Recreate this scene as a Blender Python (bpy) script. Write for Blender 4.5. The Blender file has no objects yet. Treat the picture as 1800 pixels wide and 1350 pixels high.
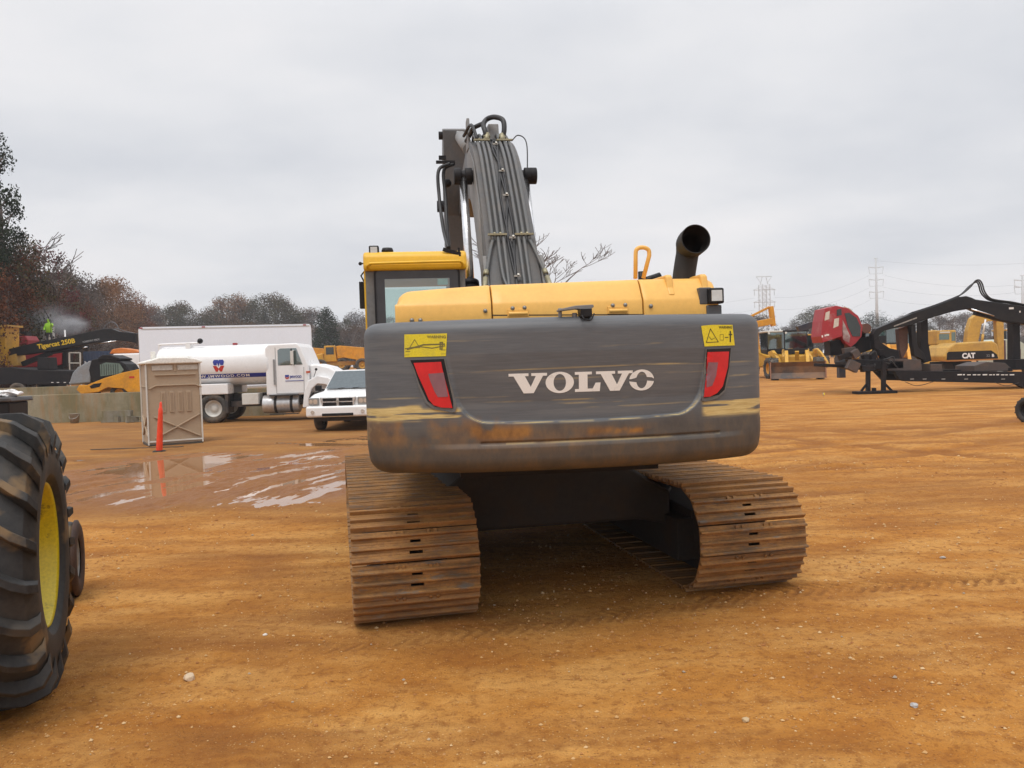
import bpy, bmesh, math, random
import numpy as np
from mathutils import Vector, Matrix, Euler
from mathutils.geometry import tessellate_polygon
R = math.radians
PI = math.pi
random.seed(7)
scene = bpy.context.scene
col = scene.collection

# ------------------------------------------------------------------ camera
cam = bpy.data.objects.new('camera', bpy.data.cameras.new('camera'))
col.objects.link(cam)
scene.camera = cam
cam.data.sensor_width = 36; cam.data.lens = 28.0
cam.data.clip_start = 0.05; cam.data.clip_end = 3000
PITCH, ROLL, CAMH = R(1.51), R(1.85), 1.8
CR = Matrix.Rotation(PI/2-PITCH, 3, 'X') @ Matrix.Rotation(-ROLL, 3, 'Z')
cam.matrix_world = Matrix.Translation((0, 0, CAMH)) @ CR.to_4x4()
CAMP = Vector((0, 0, CAMH))

# ------------------------------------------------------------------ world / sun
world = bpy.data.worlds.new("World"); scene.world = world; world.use_nodes = True
wt = world.node_tree; wt.nodes.clear()
def wn(t, **k):
    n = wt.nodes.new(t)
    for a, b in k.items(): setattr(n, a, b)
    return n
SUN_EL, SUN_AZ = R(64), R(200)
sky = wn('ShaderNodeTexSky'); sky.sky_type = 'NISHITA'; sky.sun_disc = False
sky.sun_elevation = SUN_EL; sky.sun_rotation = R(200)
bg1 = wn('ShaderNodeBackground'); bg1.inputs[1].default_value = 0.05
wt.links.new(sky.outputs[0], bg1.inputs[0])
tc = wn('ShaderNodeTexCoord'); sep = wn('ShaderNodeSeparateXYZ'); wt.links.new(tc.outputs['Generated'], sep.inputs[0])
addz = wn('ShaderNodeMath', operation='ADD'); addz.inputs[1].default_value = 0.22
mz = wn('ShaderNodeMath', operation='MAXIMUM'); mz.inputs[1].default_value = 0.0
wt.links.new(sep.outputs[2], mz.inputs[0]); wt.links.new(mz.outputs[0], addz.inputs[0])
dv = wn('ShaderNodeVectorMath', operation='DIVIDE'); cmb = wn('ShaderNodeCombineXYZ')
for i in range(3): wt.links.new(addz.outputs[0], cmb.inputs[i])
wt.links.new(tc.outputs['Generated'], dv.inputs[0]); wt.links.new(cmb.outputs[0], dv.inputs[1])
n1 = wn('ShaderNodeTexNoise'); n1.inputs['Scale'].default_value = 1.15; n1.inputs['Detail'].default_value = 6; n1.inputs['Roughness'].default_value = .5
mp = wn('ShaderNodeMapping'); mp.inputs['Scale'].default_value = (.8, 1.0, 1); mp.inputs['Location'].default_value = (3.1, 1.7, 0)
wt.links.new(dv.outputs[0], mp.inputs[0]); wt.links.new(mp.outputs[0], n1.inputs['Vector'])
rp = wn('ShaderNodeValToRGB'); e = rp.color_ramp.elements
e[0].position = .34; e[0].color = (.66, .68, .725, 1); e[1].position = .75; e[1].color = (.93, .905, .905, 1)
x_ = e.new(.52); x_.color = (.79, .795, .82, 1)
wt.links.new(n1.outputs['Fac'], rp.inputs[0])
# an overcast sky is brighter towards the zenith
gr = wn('ShaderNodeMapRange'); gr.inputs['From Min'].default_value = .38; gr.inputs['From Max'].default_value = 1.0
gr.inputs['To Min'].default_value = 1.0; gr.inputs['To Max'].default_value = 1.75
wt.links.new(sep.outputs[2], gr.inputs['Value'])
bg2 = wn('ShaderNodeBackground'); wt.links.new(rp.outputs[0], bg2.inputs[0]); wt.links.new(gr.outputs[0], bg2.inputs[1])
mx = wn('ShaderNodeMixShader'); mx.inputs[0].default_value = .97
wt.links.new(bg1.outputs[0], mx.inputs[1]); wt.links.new(bg2.outputs[0], mx.inputs[2])
wo = wn('ShaderNodeOutputWorld'); wt.links.new(mx.outputs[0], wo.inputs[0])
sl = bpy.data.lights.new('sun', 'SUN'); sl.energy = 1.5; sl.angle = R(25); sl.color = (1, .96, .9)
so = bpy.data.objects.new('sun', sl); col.objects.link(so)
so.rotation_euler = Euler((R(26), 0, R(-20)), 'XYZ')
scene.view_settings.view_transform = 'Standard'; scene.view_settings.look = 'None'
scene.view_settings.exposure = 0.1; scene.view_settings.gamma = 1
scene.render.engine = 'CYCLES'
scene.cycles.max_bounces = 6; scene.cycles.transparent_max_bounces = 12; scene.cycles.volume_bounces = 0

# ------------------------------------------------------------------ pixel helpers (photo pixels, 1800 x 1350)
def ray(px, py): return (CR @ Vector(((px-900)/1400, (675-py)/1400, -1)))
def W(px, py, D):
    d = ray(px, py); return CAMP + d*(D/d.y)
def G(px, py, z=0.0):
    d = ray(px, py); return CAMP + d*((z-CAMH)/d.z)

# ------------------------------------------------------------------ objects
def tag(o, label=None, cat=None, group=None, kind=None):
    if label: o['label'] = label
    if cat: o['category'] = cat
    if group: o['group'] = group
    if kind: o['kind'] = kind
    return o
def empty(name, loc=(0, 0, 0), rz=0, label=None, cat=None, group=None, parent=None):
    o = bpy.data.objects.new(name, None); col.objects.link(o); o.location = loc; o.rotation_euler = (0, 0, rz)
    o.empty_display_size = .2
    if parent: o.parent = parent
    return tag(o, label, cat, group)
def children(o): return [c for c in bpy.data.objects if c.parent == o]
def copy_tree(o, parent=None):
    c = o.copy(); col.objects.link(c); c.parent = parent
    for ch in children(o): copy_tree(ch, c)
    return c
def retag(o, label, group=None):
    o['label'] = label
    if group: o['group'] = group
    return o

class MB:
    def __init__(s): s.v = []; s.f = []; s.sm = []
    def add(s, vs, fs, smooth=False):
        b = len(s.v); s.v += [tuple(v) for v in vs]; s.f += [tuple(i+b for i in f) for f in fs]; s.sm += [smooth]*len(fs); return s
    def box(s, c, d, rot=None):
        hx, hy, hz = d[0]/2, d[1]/2, d[2]/2
        vs = [Vector((x, y, z)) for x in (-hx, hx) for y in (-hy, hy) for z in (-hz, hz)]
        if rot: vs = [Euler(rot).to_matrix() @ v for v in vs]
        vs = [v+Vector(c) for v in vs]
        return s.add(vs, [(0, 1, 3, 2), (4, 6, 7, 5), (0, 4, 5, 1), (2, 3, 7, 6), (0, 2, 6, 4), (1, 5, 7, 3)])
    def bb(s, x0, x1, y0, y1, z0, z1): return s.box(((x0+x1)/2, (y0+y1)/2, (z0+z1)/2), (x1-x0, y1-y0, z1-z0))
    def bar(s, a, b, w, h):       # beam with a rectangular section from a to b
        a, b = Vector(a), Vector(b); d = (b-a).normalized()
        up = Vector((0, 0, 1)) if abs(d.z) < .95 else Vector((0, 1, 0))
        sx = d.cross(up).normalized(); uz = sx.cross(d).normalized()
        vs = []
        for p in (a, b):
            for i, j in ((-1, -1), (1, -1), (1, 1), (-1, 1)): vs.append(p+sx*(w/2*i)+uz*(h/2*j))
        return s.add(vs, [(0, 1, 2, 3), (7, 6, 5, 4), (0, 4, 5, 1), (1, 5, 6, 2), (2, 6, 7, 3), (3, 7, 4, 0)])
    def cyl(s, a, b, r, r2=None, n=20, caps=True):
        return s.tube([a, b], r, n, caps, r2=r2)
    def tube(s, path, r, n=8, caps=True, r2=None, rs=None):
        P = [Vector(p) for p in path]; m = len(P)
        if rs is None: rs = [r+(((r2 if r2 is not None else r)-r)*i/(m-1)) for i in range(m)]
        t0 = (P[1]-P[0]).normalized()
        u = t0.cross(Vector((0, 0, 1)) if abs(t0.z) < .9 else Vector((1, 0, 0))).normalized()
        vs = []
        for i in range(m):
            t = (P[min(i+1, m-1)]-P[max(i-1, 0)]).normalized()
            u = (u-t*u.dot(t)).normalized(); w = t.cross(u)
            for k in range(n):
                a = 2*PI*k/n; vs.append(P[i]+(u*math.cos(a)+w*math.sin(a))*rs[i])
        fs = [(i*n+k, i*n+(k+1) % n, (i+1)*n+(k+1) % n, (i+1)*n+k) for i in range(m-1) for k in range(n)]
        b = len(s.v); s.add(vs, fs, True)
        if caps: s.add([], []); s.f += [tuple(b+k for k in range(n-1, -1, -1)), tuple(b+(m-1)*n+k for k in range(n))]; s.sm += [False, False]
        return s
    def lathe(s, prof, c, axis, n=32, smooth=True):   # prof: (along, radius)
        ax = Vector(axis).normalized(); c = Vector(c)
        u = ax.cross(Vector((0, 0, 1)) if abs(ax.z) < .9 else Vector((1, 0, 0))).normalized(); w = ax.cross(u)
        vs = [c+ax*a+(u*math.cos(2*PI*k/n)+w*math.sin(2*PI*k/n))*r for a, r in prof for k in range(n)]
        m = len(prof)
        return s.add(vs, [(i*n+k, i*n+(k+1) % n, (i+1)*n+(k+1) % n, (i+1)*n+k) for i in range(m-1) for k in range(n)], smooth)
    def prism(s, poly, a, b, plane='yz', smooth=False):  # polygon in a plane, extruded along the third axis
        def m3(p, t):
            return {'yz': (t, p[0], p[1]), 'xz': (p[0], t, p[1]), 'xy': (p[0], p[1], t)}[plane]
        n = len(poly); vs = [m3(p, a) for p in poly]+[m3(p, b) for p in poly]
        s.add(vs, [tuple(range(n)), tuple(range(2*n-1, n-1, -1))])
        base = len(s.v)-2*n
        for i in range(n):
            j = (i+1) % n; s.f.append((base+i, base+n+i, base+n+j, base+j)); s.sm.append(smooth)
        return s
    def sphere(s, c, r, n=12, sc=(1, 1, 1)):
        prof = [(-math.cos(PI*i/n), max(1e-4, math.sin(PI*i/n))) for i in range(n+1)]
        b = len(s.v); s.lathe([(a, q) for a, q in prof], (0, 0, 0), (0, 0, 1), n*2)
        for i in range(b, len(s.v)):
            v = s.v[i]; s.v[i] = (c[0]+v[0]*r*sc[0], c[1]+v[1]*r*sc[1], c[2]+v[2]*r*sc[2])
        return s
    def build(s, name, mat, parent=None, bevel=0, seg=2, smooth=None, loc=None, rz=None):
        me = bpy.data.meshes.new(name); me.from_pydata(s.v, [], s.f)
        me.polygons.foreach_set('use_smooth', s.sm if smooth is None else [smooth]*len(s.f))
        bm = bmesh.new(); bm.from_mesh(me); bmesh.ops.recalc_face_normals(bm, faces=bm.faces); bm.to_mesh(me); bm.free()
        o = bpy.data.objects.new(name, me); col.objects.link(o)
        if mat: me.materials.append(mat)
        if parent: o.parent = parent
        if loc is not None: o.location = loc
        if rz is not None: o.rotation_euler = (0, 0, rz)
        if bevel:
            m = o.modifiers.new('bevel', 'BEVEL'); m.width = bevel; m.segments = seg; m.limit_method = 'ANGLE'; m.angle_limit = R(35)
        return o

def spline(pts, k=8):       # Catmull-Rom through the points
    P = [Vector(p) for p in pts]; P = [P[0]*2-P[1]]+P+[P[-1]*2-P[-2]]; out = []
    for i in range(1, len(P)-2):
        a, b, c, d = P[i-1:i+3]
        for j in range(k):
            t = j/k; out.append(.5*((2*b)+(c-a)*t+(2*a-5*b+4*c-d)*t*t+(3*b-a-3*c+d)*t**3))
    out.append(P[-2]); return out

def text_geo(txt, size, bold=0.0, font_space=1.0):
    cu = bpy.data.curves.new('t', 'FONT'); cu.body = txt; cu.size = size; cu.offset = bold*size; cu.space_character = font_space
    cu.resolution_u = 3; o = bpy.data.objects.new('t', cu); col.objects.link(o)
    dg = bpy.context.evaluated_depsgraph_get(); me = bpy.data.meshes.new_from_object(o.evaluated_get(dg))
    vs = [v.co.copy() for v in me.vertices]; fs = [tuple(p.vertices) for p in me.polygons]
    bpy.data.objects.remove(o); bpy.data.curves.remove(cu); bpy.data.meshes.remove(me)
    return vs, fs
def text_on(name, txt, size, origin, right, up, mat, parent, bold=0.02, width=None, space=1.0):
    vs, fs = text_geo(txt, size, bold, space)
    r, u = Vector(right).normalized(), Vector(up).normalized(); o = Vector(origin)
    sx = 1.0
    if width:
        w = max(v.x for v in vs)-min(v.x for v in vs); sx = width/w
    m = MB(); m.add([o+r*(v.x*sx)+u*v.y for v in vs], fs)
    return m.build(name, mat, parent)
def flat_poly(loops):
    L = [[Vector((p[0], p[1], 0)) for p in l] for l in loops]
    tris = tessellate_polygon(L); vs = [p for l in L for p in l]; return vs, [tuple(t) for t in tris]
def rrect(x0, z0, x1, z1, r, k=5):
    out = []
    for cx, cz, a0 in ((x1-r, z1-r, 0), (x0+r, z1-r, 90), (x0+r, z0+r, 180), (x1-r, z0+r, 270)):
        for i in range(k+1):
            a = R(a0+90*i/k); out.append((cx+r*math.cos(a), cz+r*math.sin(a)))
    return out

# ------------------------------------------------------------------ materials
def newmat(name):
    m = bpy.data.materials.new(name); m.use_nodes = True; nt = m.node_tree; b = nt.nodes['Principled BSDF']; return m, nt, b
def N(nt, t, **k):
    n = nt.nodes.new(t)
    for a, b in k.items(): setattr(n, a, b)
    return n
def noise(nt, vec, scale, detail=5, rough=.6, mapscale=None):
    if mapscale:
        mp = N(nt, 'ShaderNodeMapping'); mp.inputs['Scale'].default_value = mapscale; nt.links.new(vec, mp.inputs[0]); vec = mp.outputs[0]
    n = N(nt, 'ShaderNodeTexNoise'); n.inputs['Scale'].default_value = scale; n.inputs['Detail'].default_value = detail
    n.inputs['Roughness'].default_value = rough; nt.links.new(vec, n.inputs['Vector']); return n.outputs['Fac']
def ramp(nt, fac, stops):
    r = N(nt, 'ShaderNodeValToRGB'); e = r.color_ramp.elements
    while len(e) < len(stops): e.new(.5)
    for i, (p, c) in enumerate(stops):
        e[i].position = p; e[i].color = (*c, 1) if len(c) == 3 else c
    nt.links.new(fac, r.inputs[0]); return r.outputs[0]
def mixc(nt, f, a, b, mode='MIX'):
    m = N(nt, 'ShaderNodeMix', data_type='RGBA', blend_type=mode)
    for sock, v in ((m.inputs['Factor'], f), (m.inputs[6], a), (m.inputs[7], b)):
        if isinstance(v, (tuple, list)): sock.default_value = (*v, 1) if len(v) == 3 else v
        elif isinstance(v, (int, float)): sock.default_value = v
        else: nt.links.new(v, sock)
    return m.outputs[2]
def math_(nt, op, a, b=None, clamp=False):
    m = N(nt, 'ShaderNodeMath', operation=op); m.use_clamp = clamp
    for i, v in enumerate((a, b)):
        if v is None: continue
        if isinstance(v, (int, float)): m.inputs[i].default_value = v
        else: nt.links.new(v, m.inputs[i])
    return m.outputs[0]
def bump(nt, b, h, strength, dist=.01):
    n = N(nt, 'ShaderNodeBump'); n.inputs['Strength'].default_value = strength; n.inputs['Distance'].default_value = dist
    nt.links.new(h, n.inputs['Height']); nt.links.new(n.outputs[0], b.inputs['Normal'])
MATS = {}
def paint(name, c, rough=.45, dirt=.35, dcol=(.20, .12, .06), scale=2.0, metal=0.0, bmp=.0, streak=False, lo=.45, hi=.75, var=.18, spec=.5):
    if name in MATS: return MATS[name]
    m, nt, b = newmat(name); t = N(nt, 'ShaderNodeTexCoord').outputs['Object']
    f1 = noise(nt, t, scale, 6, .65, (1, 1, .35) if streak else None)
    f2 = noise(nt, t, scale*9, 4, .6)
    c2 = tuple(max(0, q*(1-var)) for q in c); c3 = tuple(min(1, q*(1+var*.6)) for q in c)
    basec = ramp(nt, f2, [(.3, c2), (.7, c3)])
    f = ramp(nt, f1, [(lo, (0, 0, 0)), (hi, (dirt,)*3)])
    cc = mixc(nt, f, basec, dcol)
    nt.links.new(cc, b.inputs['Base Color'])
    rr = math_(nt, 'MULTIPLY_ADD', f1, .3); rr.node.inputs[2].default_value = rough-.15
    nt.links.new(rr, b.inputs['Roughness']); b.inputs['Metallic'].default_value = metal; b.inputs['Specular IOR Level'].default_value = spec
    if bmp: bump(nt, b, f2, bmp)
    MATS[name] = m; return m
def glassy(name, tint=(.55, .7, .66), refl=.16):
    if name in MATS: return MATS[name]
    m, nt, b = newmat(name); nt.nodes.remove(b)
    tr = N(nt, 'ShaderNodeBsdfTransparent'); tr.inputs[0].default_value = (*tint, 1)
    gl = N(nt, 'ShaderNodeBsdfGlossy'); gl.inputs['Roughness'].default_value = .04; gl.inputs[0].default_value = (.9, .95, .95, 1)
    fr = N(nt, 'ShaderNodeFresnel'); fr.inputs[0].default_value = 1.45
    ad = math_(nt, 'ADD', fr.outputs[0], refl, True)
    mx = N(nt, 'ShaderNodeMixShader'); nt.links.new(ad, mx.inputs[0]); nt.links.new(tr.outputs[0], mx.inputs[1]); nt.links.new(gl.outputs[0], mx.inputs[2])
    nt.links.new(mx.outputs[0], nt.nodes['Material Output'].inputs[0]); MATS[name] = m; return m
def plain(name, c, rough=.5, metal=0.0):
    if name in MATS: return MATS[name]
    m, nt, b = newmat(name); t = N(nt, 'ShaderNodeTexCoord').outputs['Object']
    f = noise(nt, t, 12, 4); nt.links.new(ramp(nt, f, [(.3, tuple(q*.85 for q in c)), (.7, tuple(min(1, q*1.1) for q in c))]), b.inputs['Base Color'])
    b.inputs['Roughness'].default_value = rough; b.inputs['Metallic'].default_value = metal; MATS[name] = m; return m

Y_HOOD = paint('faded_yellow_paint', (.80, .455, .105), .42, .16, (.34, .17, .04), 3.5, lo=.5, hi=.72, var=.05)
Y_CAB = paint('cab_yellow_paint', (.74, .43, .015), .4, .2, (.3, .16, .03), 4, var=.06)
Y_MACH = paint('machine_yellow_paint', (.62, .33, .02), .5, .55, (.22, .12, .05), 1.4, var=.15)
Y_OLD = paint('dusty_yellow_paint', (.55, .32, .06), .6, .6, (.25, .15, .07), 1.2, var=.15)
Y_ORG = paint('orange_yellow_paint', (.68, .30, .01), .5, .5, (.2, .1, .04), 1.4, var=.15)
GREY = paint('grey_boom_paint', (.075, .075, .078), .5, .45, (.17, .13, .09), 3.0, streak=True, var=.15)
GREY_L = paint('dusty_grey_paint', (.20, .20, .20), .55, .4, (.2, .15, .1), 3.0, var=.1)
GREY_T = paint('hydraulic_tube_paint', (.088, .092, .093), .42, .5, (.16, .135, .11), 6.0, var=.15)
BLACK = paint('black_paint', (.012, .012, .014), .42, .12, (.12, .08, .05), 3, spec=.25)
BLACK_D = paint('dusty_black_steel', (.013, .012, .014), .55, .3, (.07, .045, .035), 1.6, lo=.5, spec=.2)
RUBBER = paint('tyre_rubber', (.028, .028, .028), .75, .5, (.13, .09, .06), 4, bmp=.3)
RUB_D = paint('dusty_tyre_rubber', (.05, .047, .043), .85, .75, (.21, .15, .10), 3)
HOSE = plain('hose_rubber', (.02, .02, .022), .5)
CHROME = plain('chrome', (.85, .85, .86), .22, 1.0)
STEEL = plain('zinc_steel', (.42, .40, .36), .42, .8)
BRASS = plain('plated_fitting', (.33, .30, .20), .5, .6)
WHITE = paint('white_vehicle_paint', (.80, .80, .80), .3, .14, (.42, .34, .26), 1.5, var=.03)
WHITE_B = paint('white_box_panel', (.79, .83, .90), .45, .08, (.45, .40, .35), .8, streak=True, var=.02)
WHITE_D = paint('dirty_white', (.62, .61, .57), .5, .4, (.35, .28, .2), 2, var=.05)
RED = paint('faded_red_paint', (.36, .022, .03), .45, .3, (.45, .36, .33), 1.3, lo=.5, hi=.62)
RED_D = paint('dull_red_paint', (.35, .02, .03), .5, .3, (.1, .05, .04), 2)
GLASS = glassy('cab_glass')
GLASS_D = glassy('dark_glass', (.16, .22, .21), .12)
DARKIN = plain('dark_interior', (.02, .022, .024), .8)
LETTER = paint('white_lettering', (.78, .77, .74), .55, .25, (.3, .28, .25), 25, lo=.55, hi=.7, var=.05)

# ------------------------------------------------------------------ ground
def _hash(ix, iy, seed):
    h = (ix.astype(np.int64)*374761393 + iy.astype(np.int64)*668265263 + seed*144665) & 0xffffffff
    h = ((h ^ (h >> 13))*1274126177) & 0xffffffff
    return ((h ^ (h >> 16)) & 0xffff)/65535.0
def vnoise(x, y, seed=0):
    ix, iy = np.floor(x), np.floor(y); fx, fy = x-ix, y-iy
    fx = fx*fx*(3-2*fx); fy = fy*fy*(3-2*fy)
    a, b = _hash(ix, iy, seed), _hash(ix+1, iy, seed); c, d = _hash(ix, iy+1, seed), _hash(ix+1, iy+1, seed)
    return (a*(1-fx)+b*fx)*(1-fy)+(c*(1-fx)+d*fx)*fy
def fbm(x, y, seed=0, o=4, g=.5):
    s = 0; a = 1; t = 0
    for i in range(o): s = s+a*vnoise(x*2**i, y*2**i, seed+i*17); t += a; a *= g
    return s/t
def sst(a, b, v):
    t = np.clip((v-a)/(b-a), 0, 1); return t*t*(3-2*t)

def puddle_mask(x, y):
    """how deep inside the wet area a point lies, 0..1"""
    w = fbm(x*.5, y*.35, 31, 3)-.5
    def blob(cx, cy, rx, ry, a):
        ca, sa = math.cos(a), math.sin(a); u = (x-cx)*ca+(y-cy)*sa; v = -(x-cx)*sa+(y-cy)*ca
        return 1-np.sqrt((u/rx)**2+(v/ry)**2)
    b = np.maximum(blob(-3.3, 13.6, 2.1, 3.1, -.1), blob(-5.9, 13.6, 2.3, 3.6, -.25))
    b = np.maximum(b, blob(-6.9, 15.8, 1.5, 2.2, -.2)+.28)
    b = np.maximum(b, blob(-2.2, 14.6, 1.5, 3.0, -.1))
    b = np.maximum(b, blob(-4.4, 15.6, 1.0, 2.4, -.15)+.1)
    return sst(-.12, .4, b+w*1.1)
def chev(x, y, ax, ay, bx, by, w=.17, pitch=.105):
    dx, dy = bx-ax, by-ay; L = math.hypot(dx, dy); dx /= L; dy /= L
    u = (x-ax)*dx+(y-ay)*dy; v = -(x-ax)*dy+(y-ay)*dx
    v = v+(fbm(u*.8, u*0+3, 5, 2)-.5)*.12
    m = sst(w, w*.75, np.abs(v))*sst(-.1, .2, u)*sst(L+.1, L-.3, u)*sst(.32, .5, fbm(u*1.1, v*2, 77, 2))
    s = ((u+np.abs(v)*.9)/pitch) % 1.0
    return m*(sst(.25, .5, s)*sst(1.0, .75, s)-.6), m
def ruts(x, y):
    # tyre ruts that run through the puddle and away to the left
    a = .55+.35*np.sin(y*.35); u = x*np.cos(.5)-y*np.sin(.5)*.75+np.sin(y*.6)*.3; v = y*.9+x*.4
    r = np.sin(u*8.5+fbm(u*.7, v*.35, 9, 3)*9)*.5+(fbm(u*6.5, v*1.3, 12, 5, .68)-.5)*4.2+(fbm(x*1.1, y*.7, 19, 3)-.5)*2.2
    p = sst(.9, .3, np.sqrt(((x+6.7)/1.5)**2+((y-15.6)/2.3)**2))
    return r*(1-p)-p*1.2+.35
TRK = [(-6, 40, 27.5, .3), (-6, 40, 29.3, .3), (28, 26, 22, .35), (28, 26, 24, .35), (6, -14, 24.3, .26), (6, -14, 26.2, .26), (-20, 2, 18.5, .26), (14, 60, 42, .4), (14, 60, 45, .4)]
def height(x, y):
    h = (fbm(x*.25, y*.25, 1, 3)-.5)*.05+(fbm(x*1.3, y*1.0, 2, 4)-.5)*.035
    fine = fbm(x*9, y*6, 3, 4, .6)-.5
    h = h+fine*.040*sst(30, 8, y)*(.5+fbm(x*.8, y*.8, 55, 2))
    for (cx, cy, rr_, w_) in TRK:
        d_ = np.abs(np.sqrt((x-cx)**2+(y-cy)**2)-rr_); h = h-.020*sst(w_, w_*.5, d_)*sst(.35, .6, fbm(x*.4, y*.4, 66, 3))+.016*np.exp(-((d_-w_*1.15)/.08)**2)*sst(.35, .6, fbm(x*.4, y*.4, 66, 3))*sst(30, 12, y)
    clod = sst(.62, .8, fbm(x*2.2, y*1.6, 40, 3)); h = h+clod*np.abs(fbm(x*17, y*13, 41, 2)-.5)*.05
    pm = puddle_mask(x, y)
    h = h*(1-pm*.6)-pm*.014+.014*(1-pm)*sst(22, 17, y)*sst(9, 10.5, y)+pm*ruts(x, y)*.030
    c1, m1 = chev(x, y, 1.2, 5.95, 4.6, 6.3); c2, m2 = chev(x, y, -1.35, 5.1, 1.9, 5.9)
    h = h+(c1+c2*.5)*.028-(m1+m2)*.008
    # flatten where the excavator stands, slope up far away
    ex = sst(3.4, 2.2, np.sqrt((x*.62)**2+((y-7.9)*.8)**2)); h = h*(1-ex*.6)-ex*.008
    far = sst(58, 112, y)*1.45*sst(60, -20, x)+sst(110, 400, y)*1.0
    fill = 0.0
    return h+far+fill
def axis(parts):
    out = []
    for a, b, s in parts: out += list(np.arange(a, b-1e-6, s))
    return out
def graded(a, s, b, g=1.12):
    out = []; v = a
    while v < b: out.append(v); v += s; s *= g
    out.append(b); return out
xs = axis([(-9, -5.2, .06), (-5.2, 5.2, .024), (5.2, 9, .05)])+graded(9, .06, 800, 1.09)
xs = sorted(set([-q for q in graded(9, .06, 800, 1.09)[1:]]+xs))
ys = sorted(set([-q for q in graded(0, 1, 120, 1.5)[1:]]+axis([(0, 2, .1), (2, 9, .024), (9, 19, .05)])+graded(19, .06, 1500, 1.06)))
X, Y = np.meshgrid(np.array(xs), np.array(ys)); Z = height(X, Y)
nx, ny = len(xs), len(ys)
me = bpy.data.meshes.new('ground'); me.vertices.add(nx*ny)
me.vertices.foreach_set('co', np.stack([X, Y, Z], -1).astype(np.float32).ravel())
I, J = np.meshgrid(np.arange(nx-1), np.arange(ny-1)); q = (J*nx+I).ravel()
F = np.stack([q, q+1, q+nx+1, q+nx], -1).astype(np.int32); nf = len(F)
me.loops.add(nf*4); me.loops.foreach_set('vertex_index', F.ravel())
me.polygons.add(nf); me.polygons.foreach_set('loop_start', np.arange(0, nf*4, 4, dtype=np.int32)); me.polygons.foreach_set('loop_total', np.full(nf, 4, np.int32))
me.polygons.foreach_set('use_smooth', np.ones(nf, bool)); me.update(calc_edges=True)
wet = np.clip(puddle_mask(X, Y)*1.3, 0, 1)
_c1, _c2 = chev(X, Y, 1.2, 5.95, 4.6, 6.3), chev(X, Y, -1.35, 5.1, 1.9, 5.9)
tread_shade = np.clip(-(_c1[0]+_c2[0]*.5)*1.9+.15*(_c1[1]+_c2[1]), 0, 1)  # groove shade of the chevron prints, put into the ground colour
# darker passes worn by wheels, curving over the yard
def band(cx, cy, r, w): return sst(w, w*.3, np.abs(np.sqrt((X-cx)**2+(Y-cy)**2)-r))
trk = np.maximum.reduce([band(a, b_, c_, d_*1.15) for a, b_, c_, d_ in TRK])
trk = trk*sst(.35, .6, fbm(X*.4, Y*.4, 66, 3))
a = me.attributes.new('marks', 'FLOAT_COLOR', 'POINT')
a.data.foreach_set('color', np.stack([wet, tread_shade, trk, sst(1.5, -2, X+(fbm(X*.3, Y*.3, 91, 3)-.5)*3)*sst(8.5, 12, Y+(fbm(X*.4, Y*.2, 92, 3)-.5)*4)*sst(60, 36, Y)], -1).astype(np.float32).ravel())
ground = bpy.data.objects.new('ground', me); col.objects.link(ground); tag(ground, kind='structure')
m, nt, b = newmat('red_clay_ground')
P = N(nt, 'ShaderNodeNewGeometry').outputs['Position']
at_ = N(nt, 'ShaderNodeAttribute', attribute_name='marks'); sp = N(nt, 'ShaderNodeSeparateColor'); nt.links.new(at_.outputs['Color'], sp.inputs[0])
big = noise(nt, P, .22, 4, .55, (1, 1.3, 1)); mid = noise(nt, P, 1.1, 6, .62, (.8, 1.6, 1)); fine = noise(nt, P, 14, 6, .7); grit = noise(nt, P, 75, 3, .7)
c = ramp(nt, mid, [(.30, (.31, .105, .016)), (.46, (.47, .20, .038)), (.62, (.63, .33, .095))])
c = mixc(nt, ramp(nt, big, [(.35, (0, 0, 0)), (.7, (.6,)*3)]), c, (.50, .215, .042))
graded = noise(nt, P, 1.0, 6, .68, (.28, 1.5, 1))
c = mixc(nt, ramp(nt, graded, [(.34, (.8,)*3), (.50, (0, 0, 0))]), c, (.27, .105, .024))
c = mixc(nt, ramp(nt, noise(nt, P, .7, 6, .6, (.35, 1.2, 1)), [(.55, (0, 0, 0)), (.70, (.55,)*3)]), c, (.64, .37, .125))
c = mixc(nt, ramp(nt, noise(nt, P, .16, 5, .7, (.35, 1.3, 1)), [(.38, (.7,)*3), (.52, (0, 0, 0))]), c, (.30, .125, .03))
c = mixc(nt, ramp(nt, fine, [(.36, (.65,)*3), (.50, (0, 0, 0))]), c, (.25, .088, .018))
c = mixc(nt, ramp(nt, grit, [(.3, (.35,)*3), (.5, (0, 0, 0))]), c, (.22, .085, .03))
# pale and white grit
vo = N(nt, 'ShaderNodeTexVoronoi'); vo.inputs['Scale'].default_value = 27; nt.links.new(P, vo.inputs['Vector'])
spk = ramp(nt, vo.outputs['Distance'], [(.10, (1, 1, 1)), (.17, (0, 0, 0))])
vs_ = N(nt, 'ShaderNodeSeparateColor'); nt.links.new(vo.outputs['Color'], vs_.inputs[0])
v2 = N(nt, 'ShaderNodeTexVoronoi'); v2.inputs['Scale'].default_value = 62; nt.links.new(P, v2.inputs['Vector']); vs2 = N(nt, 'ShaderNodeSeparateColor'); nt.links.new(v2.outputs['Color'], vs2.inputs[0])
s2 = math_(nt, 'MULTIPLY', ramp(nt, v2.outputs['Distance'], [(.2, (1, 1, 1)), (.34, (0, 0, 0))]), math_(nt, 'GREATER_THAN', vs2.outputs[0], .72))
s2 = math_(nt, 'MULTIPLY', s2, ramp(nt, noise(nt, P, 2.6, 5, .65), [(.40, (.1,)*3), (.6, (1,)*3)]))
c = mixc(nt, math_(nt, 'MULTIPLY', s2, .75), c, mixc(nt, vs2.outputs[1], (.78, .50, .22), (.62, .30, .09)))
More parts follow.
